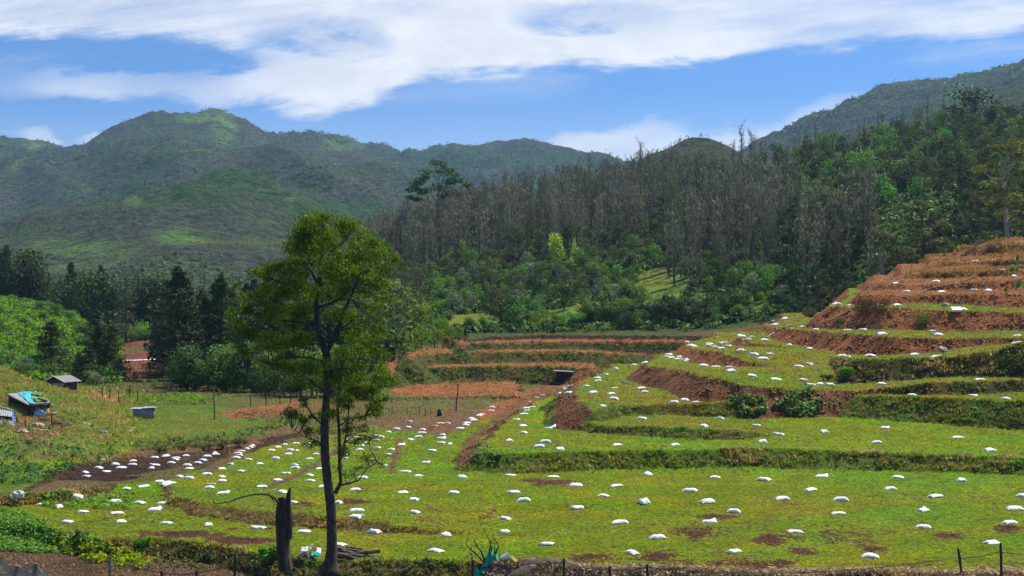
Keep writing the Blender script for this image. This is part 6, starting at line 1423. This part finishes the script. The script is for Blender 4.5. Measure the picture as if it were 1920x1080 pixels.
# fences: posts are parts of a fence
def fence(nm, lab, pts, hgt, rad, m, wires=2, var=.15, cat='fence', sway=.03):
    gs = [hit(a, b) for a, b in pts]; t = thing(nm, lab, cat, tuple(gs[0])); o0 = gs[0]; tops = []
    for g in gs:
        h = hgt*random.uniform(1-var, 1+var); b = g-o0; tip = b+[random.gauss(0, sway), 0, h]; tops.append((b, tip))
        mb = MB(); mb.tube([b-[0, 0, .2], (b+tip)/2, tip], [rad*1.1, rad, rad*.9], 6); mb.build('post', m, t)
    for w_ in range(wires):
        mb = MB(); f = .45+.45*w_/max(1, wires-1)
        mb.tube([b+(tp_-b)*f for b, tp_ in tops], .012, 3, cap=False); mb.build('wire', M_hose, t)
    return t
fence('wire_fence', 'low dark wire fence across the dry field left of the barrel', [(716, 778), (735, 777), (763, 777), (786, 777), (798, 780), (808, 777)], .75, .035, M_woodd)
fence('wire_fence', 'wire fence in front of the green strip below the valley bushes', [(470, 762), (499, 760), (525, 757), (545, 755), (575, 752), (600, 750)], 1.3, .05, M_woodd, 3)
fence('wire_fence', 'wire fence along the foot of the red terraced plot', [(165, 726), (190, 722), (212, 720), (234, 716), (252, 713), (275, 711), (300, 708), (322, 706)], 1.7, .06, M_woodd, 3)
fence('pole_fence', 'rough pole fence with a slanting rail beside the water tank', [(192, 747), (206, 748), (223, 757), (243, 746), (258, 752)], 1.3, .06, M_woodd, 2)
fence('stake_fence', 'row of short pale stakes on the bank edge of the far terraces', [(758, 684), (790, 682), (842, 681), (910, 683), (980, 680), (1012, 676)], .8, .03, M_pale, 0, .4, 'stakes', .15)
# bottom edge posts
for q, (px, py, lab) in enumerate(((205, 1040, 'pale round fence post on the brown soil at lower left'), (304, 1071, 'short fence post tip left of the tall dark post'), (439, 1047, 'tall dark fence post left of the broken stump'), (368, 1071, 'low dark fence post tip between two taller posts'),
        (485, 1058, 'dark fence post just left of the broken stump'), (1058, 1047, 'dark fence post right of the brush heap'), (1143, 1062, 'second dark fence post right of the brush heap'), (1214, 1058, 'third dark fence post right of the brush heap'), (886, 1050, 'dark post in front of the teal netting'),
        (570, 1068, 'short dark fence post below the wattle tree'), (505, 1062, 'dark fence post between the stump and its neighbour'))):
    d = 46.0; x = (px-960)/F*d; zb = float(zt(x, d)); ztp = CH-(py-HZ)*d/F
    t = thing('fence_post', lab, 'fence post', (x, d, zb)); mb = MB(); h = max(.4, ztp-zb); mb.tube([[0, 0, -.2], [.01, 0, h*.5], [random.gauss(0, .02), 0, h]], [.05, .047, .044], 8); mb.build('shaft', M_wood if q == 0 else M_woodd, t)
    mb = MB(); mb.tube([[-.06, 0, h*.55], [.06, -.05, h*.55]], .012, 4); mb.build('wire_tie', M_hose, t)
for px, py, ln, lab in ((1796, 1028, 8, 'leaning crooked dark post near the lower right corner'), (1876, 1018, 2, 'straight dark post at the lower right corner')):
    d = 48.0; x = (px-960)/F*d; zb = float(zt(x, d)); h = CH-(py-HZ)*d/F-zb
    t = thing('fence_post', lab, 'fence post', (x, d, zb)); mb = MB(); mb.tube([[ln*d/F*1.2, 0, -.2], [ln*d/F*.6, 0, h*.4], [ln*d/F*.4, 0, h*.7], [0, 0, h]], [.05, .045, .05, .04], 7); mb.build('shaft', M_woodd, t)
    mb = MB(); mb.tube([[.0, 0, h*.7], [ln*d/F*.3+.1, 0, h*.76]], [.015, .01], 4); mb.build('twig', M_woodd, t)
for nm_, lab, pp in (('fence_wire', 'sagging wire strung between the bottom fence posts at left', [(205, 1046), (304, 1074), (368, 1074), (439, 1054), (485, 1064), (570, 1072)]), ('fence_wire', 'sagging wire strung between the bottom fence posts at right', [(886, 1056), (1058, 1054), (1143, 1068), (1214, 1064), (1500, 1074), (1796, 1046), (1876, 1034), (1990, 1040)])):
    out = []
    for (a, b), (c, d) in zip(pp[:-1], pp[1:]):
        for u in np.linspace(0, 1, 9)[:-1]: out.append(P(a+(c-a)*u, b+(d-b)*u+math.sin(u*math.pi)*4, 46.0 if a < 1700 else 48.0))
    out = np.array(out); mb = MB(); mb.tube(out-out[0], .014, 4, cap=False); o = mb.build(nm_, M_hose); o.location = out[0]; tag(o, lab, 'wire')
# hoses on the red hill
def hose(nm, lab, pts, rad):
    gs = [hit(a, b)+[0, 0, rad+.03] for a, b in pts]; out = []
    for a, b in zip(gs[:-1], gs[1:]):
        for s in np.linspace(0, 1, 7)[:-1]:
            p = a+(b-a)*s; p[2] = max(p[2], float(zt(p[0], p[1]))+rad*.9); out.append(p)
    out.append(gs[-1]); out = np.array(out); mb = MB(); mb.tube(out-out[0], rad, 7); o = mb.build(nm, M_hose, smooth=True); o.location = out[0]; tag(o, lab, 'hose')
hose('water_hose', 'upper black hose lying over the orange bank at right', [(1440+a/4, 440+b/4) for a, b in ((1130, 458), (1180, 425), (1230, 410), (1290, 400), (1400, 378), (1480, 350), (1560, 318), (1620, 295), (1700, 272), (1800, 250), (1850, 232), (1925, 218))], .06)
hose('water_hose', 'lower black hose winding down the brown shoulder', [(1440+a/4, 440+b/4) for a, b in ((-20, 780), (60, 730), (130, 700), (200, 687), (300, 682), (430, 665), (500, 640), (560, 605), (620, 580))], .055)
for q, (a, b) in enumerate((((1562, 569), (1562, 557)), ((1671, 568), (1668, 550)), ((1727, 531), (1724, 515)), ((1686, 563), (1699, 552)), ((1757, 660), (1766, 648)), ((1665, 658), (1682, 632)), ((1780, 649), (1780, 643)), ((1203, 722), (1208, 706)), ((1366, 682), (1370, 668)), ((1437, 603), (1437, 592)), ((1836, 478), (1851, 465)), ((1828, 708), (1832, 696)), ((1432, 670), (1436, 658)))):
    g = hit(*a); s = g[1]/F; mb = MB(); mb.tube([[0, 0, -.1], [(b[0]-a[0])*s*.5+.01, 0, (a[1]-b[1])*s*.5], [(b[0]-a[0])*s, 0, (a[1]-b[1])*s]], [.028, .025, .018], 5); o = mb.build('stake', M_pale); o.location = g
    tag(o, 'thin pale stake '+['left of the sacks on the red shoulder', 'standing on the upper red bank', 'upright on the orange slope near the crest', 'leaning on the upper red bank', 'leaning on the dark stretch of bank', 'long and leaning on the brown bank', 'short and upright on the dark bank', 'above two sacks below the orange bank', 'behind the upright sack on the fourth terrace', 'where the far end of the shoulder meets the hedge', 'slanting across the brown hill top', 'beside the sack on the far right strip', 'standing on the fourth bank edge'][q], 'stake')
# heap of pipes and small dark shed before the far terraces
g = hit(1058, 714); t_ = thing('field_shed', 'small black field shed with a white roof board', 'shed', tuple(g)); s = g[1]/F
mb = MB(); mb.box([0, .8, 8*s], [30*s, 1.4, 17*s]); mb.build('wall', simple('black_sheet', (.02, .016, .014), .9, .3, 5, .3), t_); mb = MB(); mb.tube([[-20*s, .05, 19.5*s], [17*s, .05, 17*s]], .07, 4); mb.build('roof_board', M_white, t_)
mb = MB(); sheet4(mb, [-16*s, 1.6, 17.6*s], [16*s, 1.6, 17*s], [16*s, .1, 16.8*s], [-16*s, .1, 17.4*s], 6, 4, .03, 1); mb.build('roof', M_hose, t_)
g = hit(1045, 722); t_ = thing('pipe_heap', 'heap of black pipes in front of the small field shed', 'pipes', tuple(g)); s = g[1]/F
for k in range(12):
    a = rt.uniform(-.25, .25); x_ = rt.uniform(-14, 14)*s; L = rt.uniform(14, 24)*s; y_ = rt.uniform(-.6, 1.2)
    mb = MB(); mb.tube([[x_-L, y_-a*L, .05+.03*k], [x_, y_+.2, .12+.03*k], [x_+L, y_+a*L, .05+.035*k]], .05, 6); mb.build('pipe', M_hose, t_)
# log pile beside the wattle tree
g = hit(655, 1048); t_ = thing('log_pile', 'pile of old grey split logs lying against the wattle trunk', 'logs', tuple(g)); s = g[1]/F
M_log = simple('old_log', (.16, .12, .085), .95, .5, 7, .9, col2=(.04, .03, .022), bd=.04)
for (x0, y0, x1, y1, r0, r1, dy) in ((-28, 14, 40, -4, 5, 4, .35), (-26, 6, 48, 0, 5, 4.5, .15), (-30, 16, 20, 8, 3.5, 3, .5), (-22, 10, 30, -6, 4, 3, -.05), (10, 6, 56, 12, 5, 3, .3), (-30, 2, 10, -6, 3, 2.5, -.3), (30, -2, 58, 2, 3, 2.5, -.1), (-10, 18, 22, 12, 2, 1.5, .6), (-36, 20, -8, 14, 2, 1.5, .3)):
    mb = MB(); mid = [(x0+x1)/2*s, dy, (y0+y1)/2*s+.02]; mb.tube([[x0*s, dy, y0*s], mid, [x1*s, dy+.1, y1*s]], [r0*s, (r0+r1)/2*s*1.1, r1*s], 9, rough=.16, rng=rt); mb.build('log', M_log, t_)
# litter heap left of the tree
g = hit(590, 1050); t_ = thing('litter_heap', 'scraps of plastic and bark between the stump and the wattle', 'litter', tuple(g)); s = g[1]/F
for (x, y, rx_, m, nm) in ((-18, 18, .16, M_white, 'plastic_scrap'), (-10, 20, .14, M_rock, 'plastic_scrap'), (-22, 10, .2, M_pinkr, 'bark_piece'), (2, 8, .2, M_net, 'teal_scrap'), (-6, 0, .18, M_conc, 'grey_scrap'), (-14, 6, .2, M_log, 'bark_piece'), (8, 16, .12, M_white, 'plastic_scrap'), (-28, 4, .16, M_log, 'bark_piece')):
    mb = MB(); a = rt.uniform(-1, 1); c, e = math.cos(a)*rx_, math.sin(a)*rx_*.5; o_ = np.array([x*s, rt.uniform(-.1, .2), y*s+.02])
    sheet4(mb, o_+[-c, .12, .1+e], o_+[c, .16, .12-e], o_+[c*.8, -.1, -.04-e], o_+[-c*.9, -.12, -.02+e], 6, 5, .06, int(x)+40); mb.build(nm, m, t_)
# dead shrub draped with teal netting
g = hit(905, 1062); t_ = thing('dead_shrub', 'dead black shrub with bare twigs poking through the teal netting', 'dead shrub', tuple(g)); s = g[1]/F
mb = MB(); tw = MB()
for st_pts in ([(8, -8), (2, 8), (-10, 22), (-22, 32), (-32, 40)], [(8, -8), (4, 10), (-2, 28), (-10, 38), (-16, 50)], [(8, -6), (14, 14), (16, 32), (14, 44), (10, 54)], [(10, -6), (22, 14), (26, 30), (30, 40), (22, 52)], [(-20, -10), (-20, 5), (-20, 20)]):
    P_ = [np.array([a*s, rt.uniform(-.15, .15), b*s]) for a, b in st_pts]; mb.tube(P_, np.linspace(.05, .016, len(P_)), 6)
    for k in range(8):
        b = P_[min(len(P_)-1, 1+k % (len(P_)-1))]; e = b+[rt.normal()*.14, rt.normal()*.1, rt.uniform(.08, .3)]; tw.tube([b, (b+e)/2+[.02, 0, .02], e], [.012, .009, .004], 4)
mb.build('stem', M_bark_dk, t_); tw.build('twigs', M_bark_dk, t_)
g2 = hit(912, 1060); t2 = thing('teal_netting', 'teal green netting hanging in a peak from the dead shrub', 'netting', tuple(g2)); s = g2[1]/F
def tent(mb, pk, l, r, b, seed):
    n, m = 10, 12; G = []
    for i_ in range(n):
        q = i_/(n-1); base_ = np.array(l)*(1-q)+np.array(r)*q+np.array([0, -.12*math.sin(q*math.pi), 0])
        G.append([np.array(pk)*(1-u)**1.3+base_*(1-(1-u)**1.3)+[.015*math.sin(9*q+4*u+seed), .05*math.sin(12*q+seed), 0] for u in np.linspace(0, 1, m)])
    G = np.array(G); mb.sheet(G); G = G+[0, .01, 0]; mb.sheet(G[:, ::-1])
mb = MB(); tent(mb, [6*s, 0, 34*s], [-8*s, -.1, -3*s], [16*s, 0, 6*s], 0, 1); mb.build('peak', M_net, t2); mb = MB(); tent(mb, [15*s, .05, 38*s], [12*s, 0, 4*s], [22*s, .1, 10*s], 0, 2); mb.build('side_fold', M_net, t2)
mb = MB(); tent(mb, [-20*s, -.2, -2*s], [-30*s, -.3, -24*s], [-6*s, -.3, -14*s], 0, 3); mb.build('lower_fold', M_net, t2); mb = MB(); tent(mb, [-8*s, -.1, -2*s], [-14*s, -.3, -14*s], [0, -.3, -8*s], 0, 4); mb.build('lower_fold', M_net, t2)
for px, py, m, nm, lab, ang, sz in ((948, 1048, M_white, 'plastic_tub', 'torn white plastic tub on top of the brush heap', .5, .22), (962, 1053, M_yel, 'yellow_carton', 'yellow carton tipped on the brush heap', -.7, .2), (999, 1066, M_pale, 'cream_cup', 'cream plastic cup on the front of the brush heap', .1, .16)):
    g = hit(px, py+4); t = thing(nm, lab, 'litter', (g[0], g[1]-.3, g[2]+.22)); c, e = math.cos(ang), math.sin(ang)
    ax = np.array([c, 0, e]); mb = MB(); mb.tube([ax*-sz*.7, ax*-sz*.68, ax*sz*.6, ax*sz*.7], [sz*.42, sz*.5, sz*.55, sz*.58], 10 if nm != 'yellow_carton' else 4); mb.build('shell', m, t); mb = MB(); mb.tube([ax*sz*.705, ax*sz*.72], [sz*.46, sz*.44], 10 if nm != 'yellow_carton' else 4); mb.build('mouth_shade', M_wall, t)  # dark end disc paints the shade inside each container
# brush heap body
mb = MB(); g = hit(985, 1066); n_ = 26
xs = np.linspace(-2.0, 2.6, 40); ys = np.linspace(-1.4, 1.2, 24); XX, YY = np.meshgrid(xs, ys, indexing='ij')
hh_ = np.exp(-(XX/1.5)**2*.9-(YY/1.0)**2)*.28*(1+(fbm(XX.ravel(), YY.ravel(), 2.5, 4, 9).reshape(XX.shape)-.5)*1.4)-.05
ZZ = zt((XX+g[0]).ravel(), (YY+g[1]-.3).ravel()).reshape(XX.shape)-g[2]+hh_
mb.sheet(np.stack([XX, YY-.3, ZZ], -1)); o = mb.build('brush_heap', simple('dry_brush', (.20, .145, .10), .95, .5, 12, 1.0, col2=(.09, .062, .042), bd=.1), smooth=True); o.location = g; tag(o, 'mound of dry brush and soil at the front edge', 'brush heap')
# netting fence at the lower left corner
t_ = thing('net_fence', 'sagging pale green net fence with two leaning posts, lower left corner', 'net fence', tuple(hit(40, 1078))); L0 = loc(t_)
dn = 46.0
for (a, b, c, d) in ((22, 1090, 33, 1060), (62, 1092, 68, 1056)):
    mb = MB(); mb.tube([P(a, b+10, dn)-L0, P(c, d, dn)-L0], [.08, .075], 8); mb.build('post', M_wood, t_)
def net_mat():
    m, t = mat('green_net'); pos = t.n('ShaderNodeTexCoord').outputs['Object']
    s = t.n('ShaderNodeSeparateXYZ', {0: pos})
    a = t.m('FRACT', t.m('MULTIPLY', t.m('ADD', s.outputs[0], s.outputs[2]), 22.0)); b = t.m('FRACT', t.m('MULTIPLY', t.m('SUBTRACT', s.outputs[0], s.outputs[2]), 22.0))
    k = t.m('MAXIMUM', t.m('LESS_THAN', a, .3), t.m('LESS_THAN', b, .3))
    ob = t.n('ShaderNodeBsdfPrincipled', {'Base Color': (.20, .30, .27, 1), 'Roughness': .8}); tr = t.n('ShaderNodeBsdfTransparent')
    t.n('ShaderNodeOutputMaterial', {'Surface': t.n('ShaderNodeMixShader', {0: k, 1: tr.outputs[0], 2: ob.outputs[0]}).outputs[0]}); return m
G = []
for px, py in ((-40, 1036), (0, 1048), (20, 1062), (33, 1066), (50, 1062), (68, 1056), (80, 1070), (96, 1084), (104, 1096)):
    tpn = P(px, py, dn)-L0; bt = P(px, 1125, dn)-L0; G.append([tpn+(bt-tpn)*u+[0, -.12*math.sin(u*3)+random.gauss(0, .02), 0] for u in np.linspace(0, 1, 8)])
mb = MB(); mb.sheet(np.array(G)); mb.build('net', net_mat(), t_)
# planks and stones
def plank(lab, a, b, w_=.18, m=M_wood, nm='plank', cat='plank', lift=.06):
    A, B = hit(*a), hit(*b); mb = MB(); A[2] += lift; B[2] += lift
    d = B-A; L = np.linalg.norm(d); x = d/L; y = np.cross([0, 0, 1], x); y /= np.linalg.norm(y); z = np.cross(x, y); mb.box([0, 0, 0], [L, w_, .05], M=np.stack([x, y, z], 1)); o = mb.build(nm, m); o.location = (A+B)/2; tag(o, lab, cat); return o
plank('long grey plank lying on the left foreground bank', (140, 1042), (202, 1027), .22, lift=.15)
plank('pale board lying on the grass below the water tank', (243, 811), (251, 803), .3, M_conc)
plank('weathered board on the red ground below the tarp shack', (60, 806), (92, 808), .3, M_pale)
plank('thin branch lying on the third terrace', (1165, 714), (1185, 721), .10, M_conc)
plank('thin pale stick lying on the fourth terrace', (1528, 681), (1547, 682), .07, M_pale)
plank('white strip lying behind a sack on the left field', (388, 909), (404, 909), .16, M_white)
plank('dark boards lying at the left tip of the brown plot', (92, 884), (122, 883), .25, M_wood, lift=.12)
for px, py, r, m, lab in ((195, 812, .28, M_conc, 'grey stone on the grass slope below the sheds'), (158, 794, .2, M_rock, 'pale rubble, left lump, on the grass slope'), (168, 797, .2, M_rock, 'pale rubble, right lump, on the grass slope'), (192, 863, .16, M_rock, 'small pale stone above the brown plot'), (1479, 611, .26, M_rock, 'pale cut stump beside the lower hose'),
        (1772, 572, .3, M_pinkr, 'reddish rubble pile on the eighth terrace'), (1767, 658, .42, M_pinkr, 'round brown boulder on the dark stretch of bank'), (32, 932, .35, M_rock, 'pale rock at the tip of the brown plot'), (1500, 560, .2, M_rock, 'pale stone at the left end of the upper terrace'), (1604, 549, .2, M_rock, 'pale stone on the rim beside the forest')):
    g = hit(px, py+2); t = blob_mesh('stone', m, None, (0, 0, r*.45), (r, r*.8, r*.62), int(px), 2.2, .6); t.location = g; tag(t, lab, 'stone')
g = hit(1793, 585); t_ = thing('white_crate', 'boxy white crate like bundle on the eighth terrace', 'crate', tuple(g)); mb = MB(); Rm = np.array([[1, 0, 0], [0, .82, .57], [0, -.57, .82]]).T; mb.box([0, 0, .22], [.9, .5, .22], M=Rm); mb.build('box', M_sack, t_); mb = MB(); mb.box([0, -.085, .345], [.96, .56, .035], M=Rm); mb.build('lid', M_sack, t_)
# bushy plants on the banks
def leafy(nm, lab, px, py, wpx, hpx, m, n, ls, cat='plant', asp=.6, stems=True, lift=0.0, droop=.2, up=.6):
    g = hit(px, py+hpx*.5); s = g[1]/F; t = thing(nm, lab, cat, tuple(g)); r = np.random.default_rng(int(px)); mb = MB(); C = []; Rr = []
    for k in range(9): C.append([r.uniform(-.7, .7)*wpx*s*.5, r.uniform(-.25, .45), hpx*s*(.35+.4*r.random())+lift]); Rr.append([wpx*s*.2, wpx*s*.18, hpx*s*.26])
    leaves(mb, r, C, Rr, n//9, ls, asp, shell=.1, up=up, droop=droop); mb.build('foliage', m, t)
    mb = MB()
    for c in C: mb.tube([[c[0]*.4, c[1]*.4, -.1], [c[0]*.7, c[1]*.7, c[2]*.6], c], [.03, .02, .008], 4)
    mb.build('stem', M_bark, t); return t
def hug(nm, lab, px, py, wpx, hpx, m, n, ls, cat='bush', asp=.6, up=.7, nc=16, rr=.30, dark=None):
    """low plant spreading over a bank: its leaf clumps follow the ground"""
    r = np.random.default_rng(int(px)+3); g = hit(px, py+hpx*.3); t = thing(nm, lab, cat, tuple(g)); C = []; Rr = []; s = g[1]/F
    for k in range(nc):
        a = r.uniform(0, 6.28); q = math.sqrt(r.random()); c = hit(px+math.cos(a)*q*wpx*.42, py+math.sin(a)*q*hpx*.42)
        if abs(c[1]-g[1]) > 6: continue
        h_ = rr*min(wpx, hpx*1.6)*s*r.uniform(.4, 1.5); C.append(c-g+[0, -.05, h_*.45]); Rr.append([h_, h_*.8, h_*.75])
    mb = MB(); leaves(mb, r, C, Rr, n//len(C), ls, asp, shell=.35, up=up); mb.build('foliage', m, t)
    mb = MB()
    for c in C: mb.tube([c*[1, 1, 0]+[0, 0, float(zt(c[0]+g[0], c[1]+g[1]))-g[2]-.1], c+[.03, 0, -.1], c+[0, 0, .1]], [.03, .02, .008], 4)
    mb.build('stem', M_bark, t); return t
hug('broad_leaf_bush', 'dark broad leaved bush at the left end of the wide bank', 1404, 762, 84, 42, M_weed, 1100, .3, nc=30, rr=.13)
hug('broad_leaf_bush', 'larger broad leaved bush on the wide bank below the sacks', 1497, 758, 104, 66, M_weed, 1500, .3, nc=38, rr=.12)
leafy('broad_leaf_bush', 'small broad leaved plant above the wide bank', 1585, 697, 40, 22, M_weed, 300, .24)
leafy('broad_leaf_bush', 'small leafy plant at the left of the fourth bank', 1550, 705, 26, 18, M_lf_mid, 200, .22)
hug('dry_bush', 'large dry brown bush hanging over the red bank', 1640, 580, 80, 44, M_drk, 3600, .3, 'dry bush', .14, up=.0, nc=22, rr=.3)
hug('dry_bush', 'dry brown bush on the mound at the left end of the red bank', 1523, 585, 46, 30, M_drk, 1500, .3, 'dry bush', .14, up=0, rr=.25)
hug('dry_bush', 'dark clump of weeds on the middle of the red bank', 1730, 602, 34, 20, M_lf_olv, 700, .22, 'dry bush', .3, up=0)
hug('dry_bush', 'dark dry clump beside the hose on the seventh terrace', 1641, 616, 28, 14, M_dead, 500, .22, 'dry bush', .2, up=0)
hug('dry_bush', 'dark clump at the foot of the large dry bush', 1572, 605, 24, 16, M_lf_olv, 350, .22, 'dry bush', .3, up=0)
hug('brush_pile', 'grey heap of cut brush on the crest of the red hill', 1842, 464, 74, 22, M_scrap, 1600, .4, 'brush pile', .12, up=0)
leafy('green_plant', 'leafy green plant at the corner of the lowest terrace bank', 930, 855, 24, 16, M_weed, 250, .2)
leafy('green_plant', 'bright green spiky plant on the left foreground grass', 150, 1003, 26, 22, M_weed, 350, .25, asp=.25, up=.2)
leafy('green_plant', 'spiky green plant above the yellow weeds', 268, 1017, 28, 22, M_weed, 350, .25, asp=.25, up=.2)
leafy('green_plant', 'smaller spiky green plant left of the yellow weeds', 192, 1022, 18, 14, M_weed, 220, .2, asp=.25, up=.2)
leafy('green_plant', 'leafy weeds at the foot of the broken stump', 508, 1040, 50, 34, M_lf_mid, 900, .2)
leafy('green_plant', 'small leafy plant on the right lowest bank', 1904, 870, 24, 14, M_weed, 220, .2)
leafy('white_flowering_bush', 'pale flowering bush on the slope above the tarp shack', 52, 690, 46, 26, M_lf_gry, 700, .25)
leafy('young_plant', 'small leafy sapling in the red terraced plot', 283, 688, 14, 14, M_lf_mid, 160, .6)
leafy('garden_shrub', 'shaggy shrub at the top corner of the far terraces', 843, 640, 26, 26, M_lf_brn, 500, .5, asp=.2)
for px, py, lab in ((415, 842, 'rush clump at the meadow edge, third from left'), (300, 850, 'leftmost rush clump at the edge of the green meadow'), (385, 845, 'rush clump at the meadow edge, second from left'), (450, 838, 'rightmost rush clump at the edge of the green meadow')):
    leafy('grass_clump', lab, px, py-8, 34, 18, M_lf_olv, 400, .35, 'rushes', .1, up=0)['group'] = 'rush clumps at the meadow edge'
for k, (px, py, lab) in enumerate(((108, 797, 'brown rubble right of the blue topped post'), (70, 800, 'brown rubble below the tarp shack'), (84, 790, 'small rubble at the right foot of the tarp shack'), (40, 812, 'brown rubble beside the short dark post'), (125, 800, 'rubble at the right end of the red ground'))):
    g = hit(px, py); t = blob_mesh('rubble', M_pinkr if k % 2 else M_log, None, (0, 0, .1), (.45, .3, .2), k+70, 3.5, .9); t.location = g; tag(t, lab, 'rubble')
# white mulch strip in the red plot
mb = MB(); pts_ = [hit(a, b)+[0, 0, .12] for a, b in ((232, 677), (250, 677), (270, 676), (290, 675), (310, 675), (323, 674))]; G = np.array([[p+[0, .35, .05], p+[0, 0, .12], p+[0, -.35, 0]] for p in pts_]); mb.sheet(G-pts_[0]); o = mb.build('mulch_strip', M_white); o.location = pts_[0]; tag(o, 'long white sheet strip across the red terraced plot', 'plastic strip')
# twig reaching in at the right edge
t_ = thing('sapling', 'leafy twig reaching into the picture at the right edge', 'sapling', tuple(P(1945, 520, 30))); L0 = loc(t_)
mb = MB()
for a in ([(1950, 498), (1925, 500), (1912, 492), (1908, 480)], [(1950, 515), (1920, 512), (1900, 503), (1892, 510)], [(1950, 530), (1915, 530), (1898, 540), (1885, 545)], [(1940, 512), (1918, 522), (1905, 528)]):
    mb.tube([P(x, y, 30+.1*i_)-L0 for i_, (x, y) in enumerate(a)], np.linspace(.018, .005, len(a)), 5)
_q = P(2060, 640, 31); mb.tube([[_q[0]-L0[0]+.3, _q[1]-L0[1], float(zt(_q[0]+.3, _q[1]))-.3-L0[2]], P(2055, 800, 31)-L0, P(2040, 640, 31)-L0, P(1990, 560, 30.5)-L0, P(1950, 505, 30)-L0], [.11, .08, .06, .04, .018], 6)
mb.build('stem', M_bark, t_); mb = MB(); C = [P(x, y, 30+rt.uniform(-.2, .2))-L0 for x, y in ((1908, 484), (1896, 506), (1890, 512), (1902, 505), (1912, 530), (1887, 543), (1915, 500), (1908, 536), (1930, 505))]
leaves(mb, rt, C, [[.10, .12, .09]]*len(C), 16, .10, .4, shell=.1, up=.2); mb.build('foliage', M_lf_mid, t_)

# ------------------------------------------------------------------ air
hm = bpy.data.materials.new('haze_air'); hm.use_nodes = True; h = NT(hm.node_tree)
pv = h.n('ShaderNodeVolumePrincipled', {'Color': (.42, .68, 1.0, 1), 'Density': HAZE, 'Anisotropy': .2}); h.n('ShaderNodeOutputMaterial', {'Volume': pv.outputs[0]})
mb = MB(); zmin = min(float(Z.min()), float(ZFn.min()))-1; zmax = float(ZFn.max())+40
mb.box([0, 4500, (zmin+zmax)/2], [15400, 9400, zmax-zmin]); o = mb.build('haze', hm); o['kind'] = 'stuff'; tag(o, 'thin blue haze softening the distant mountains', 'haze')
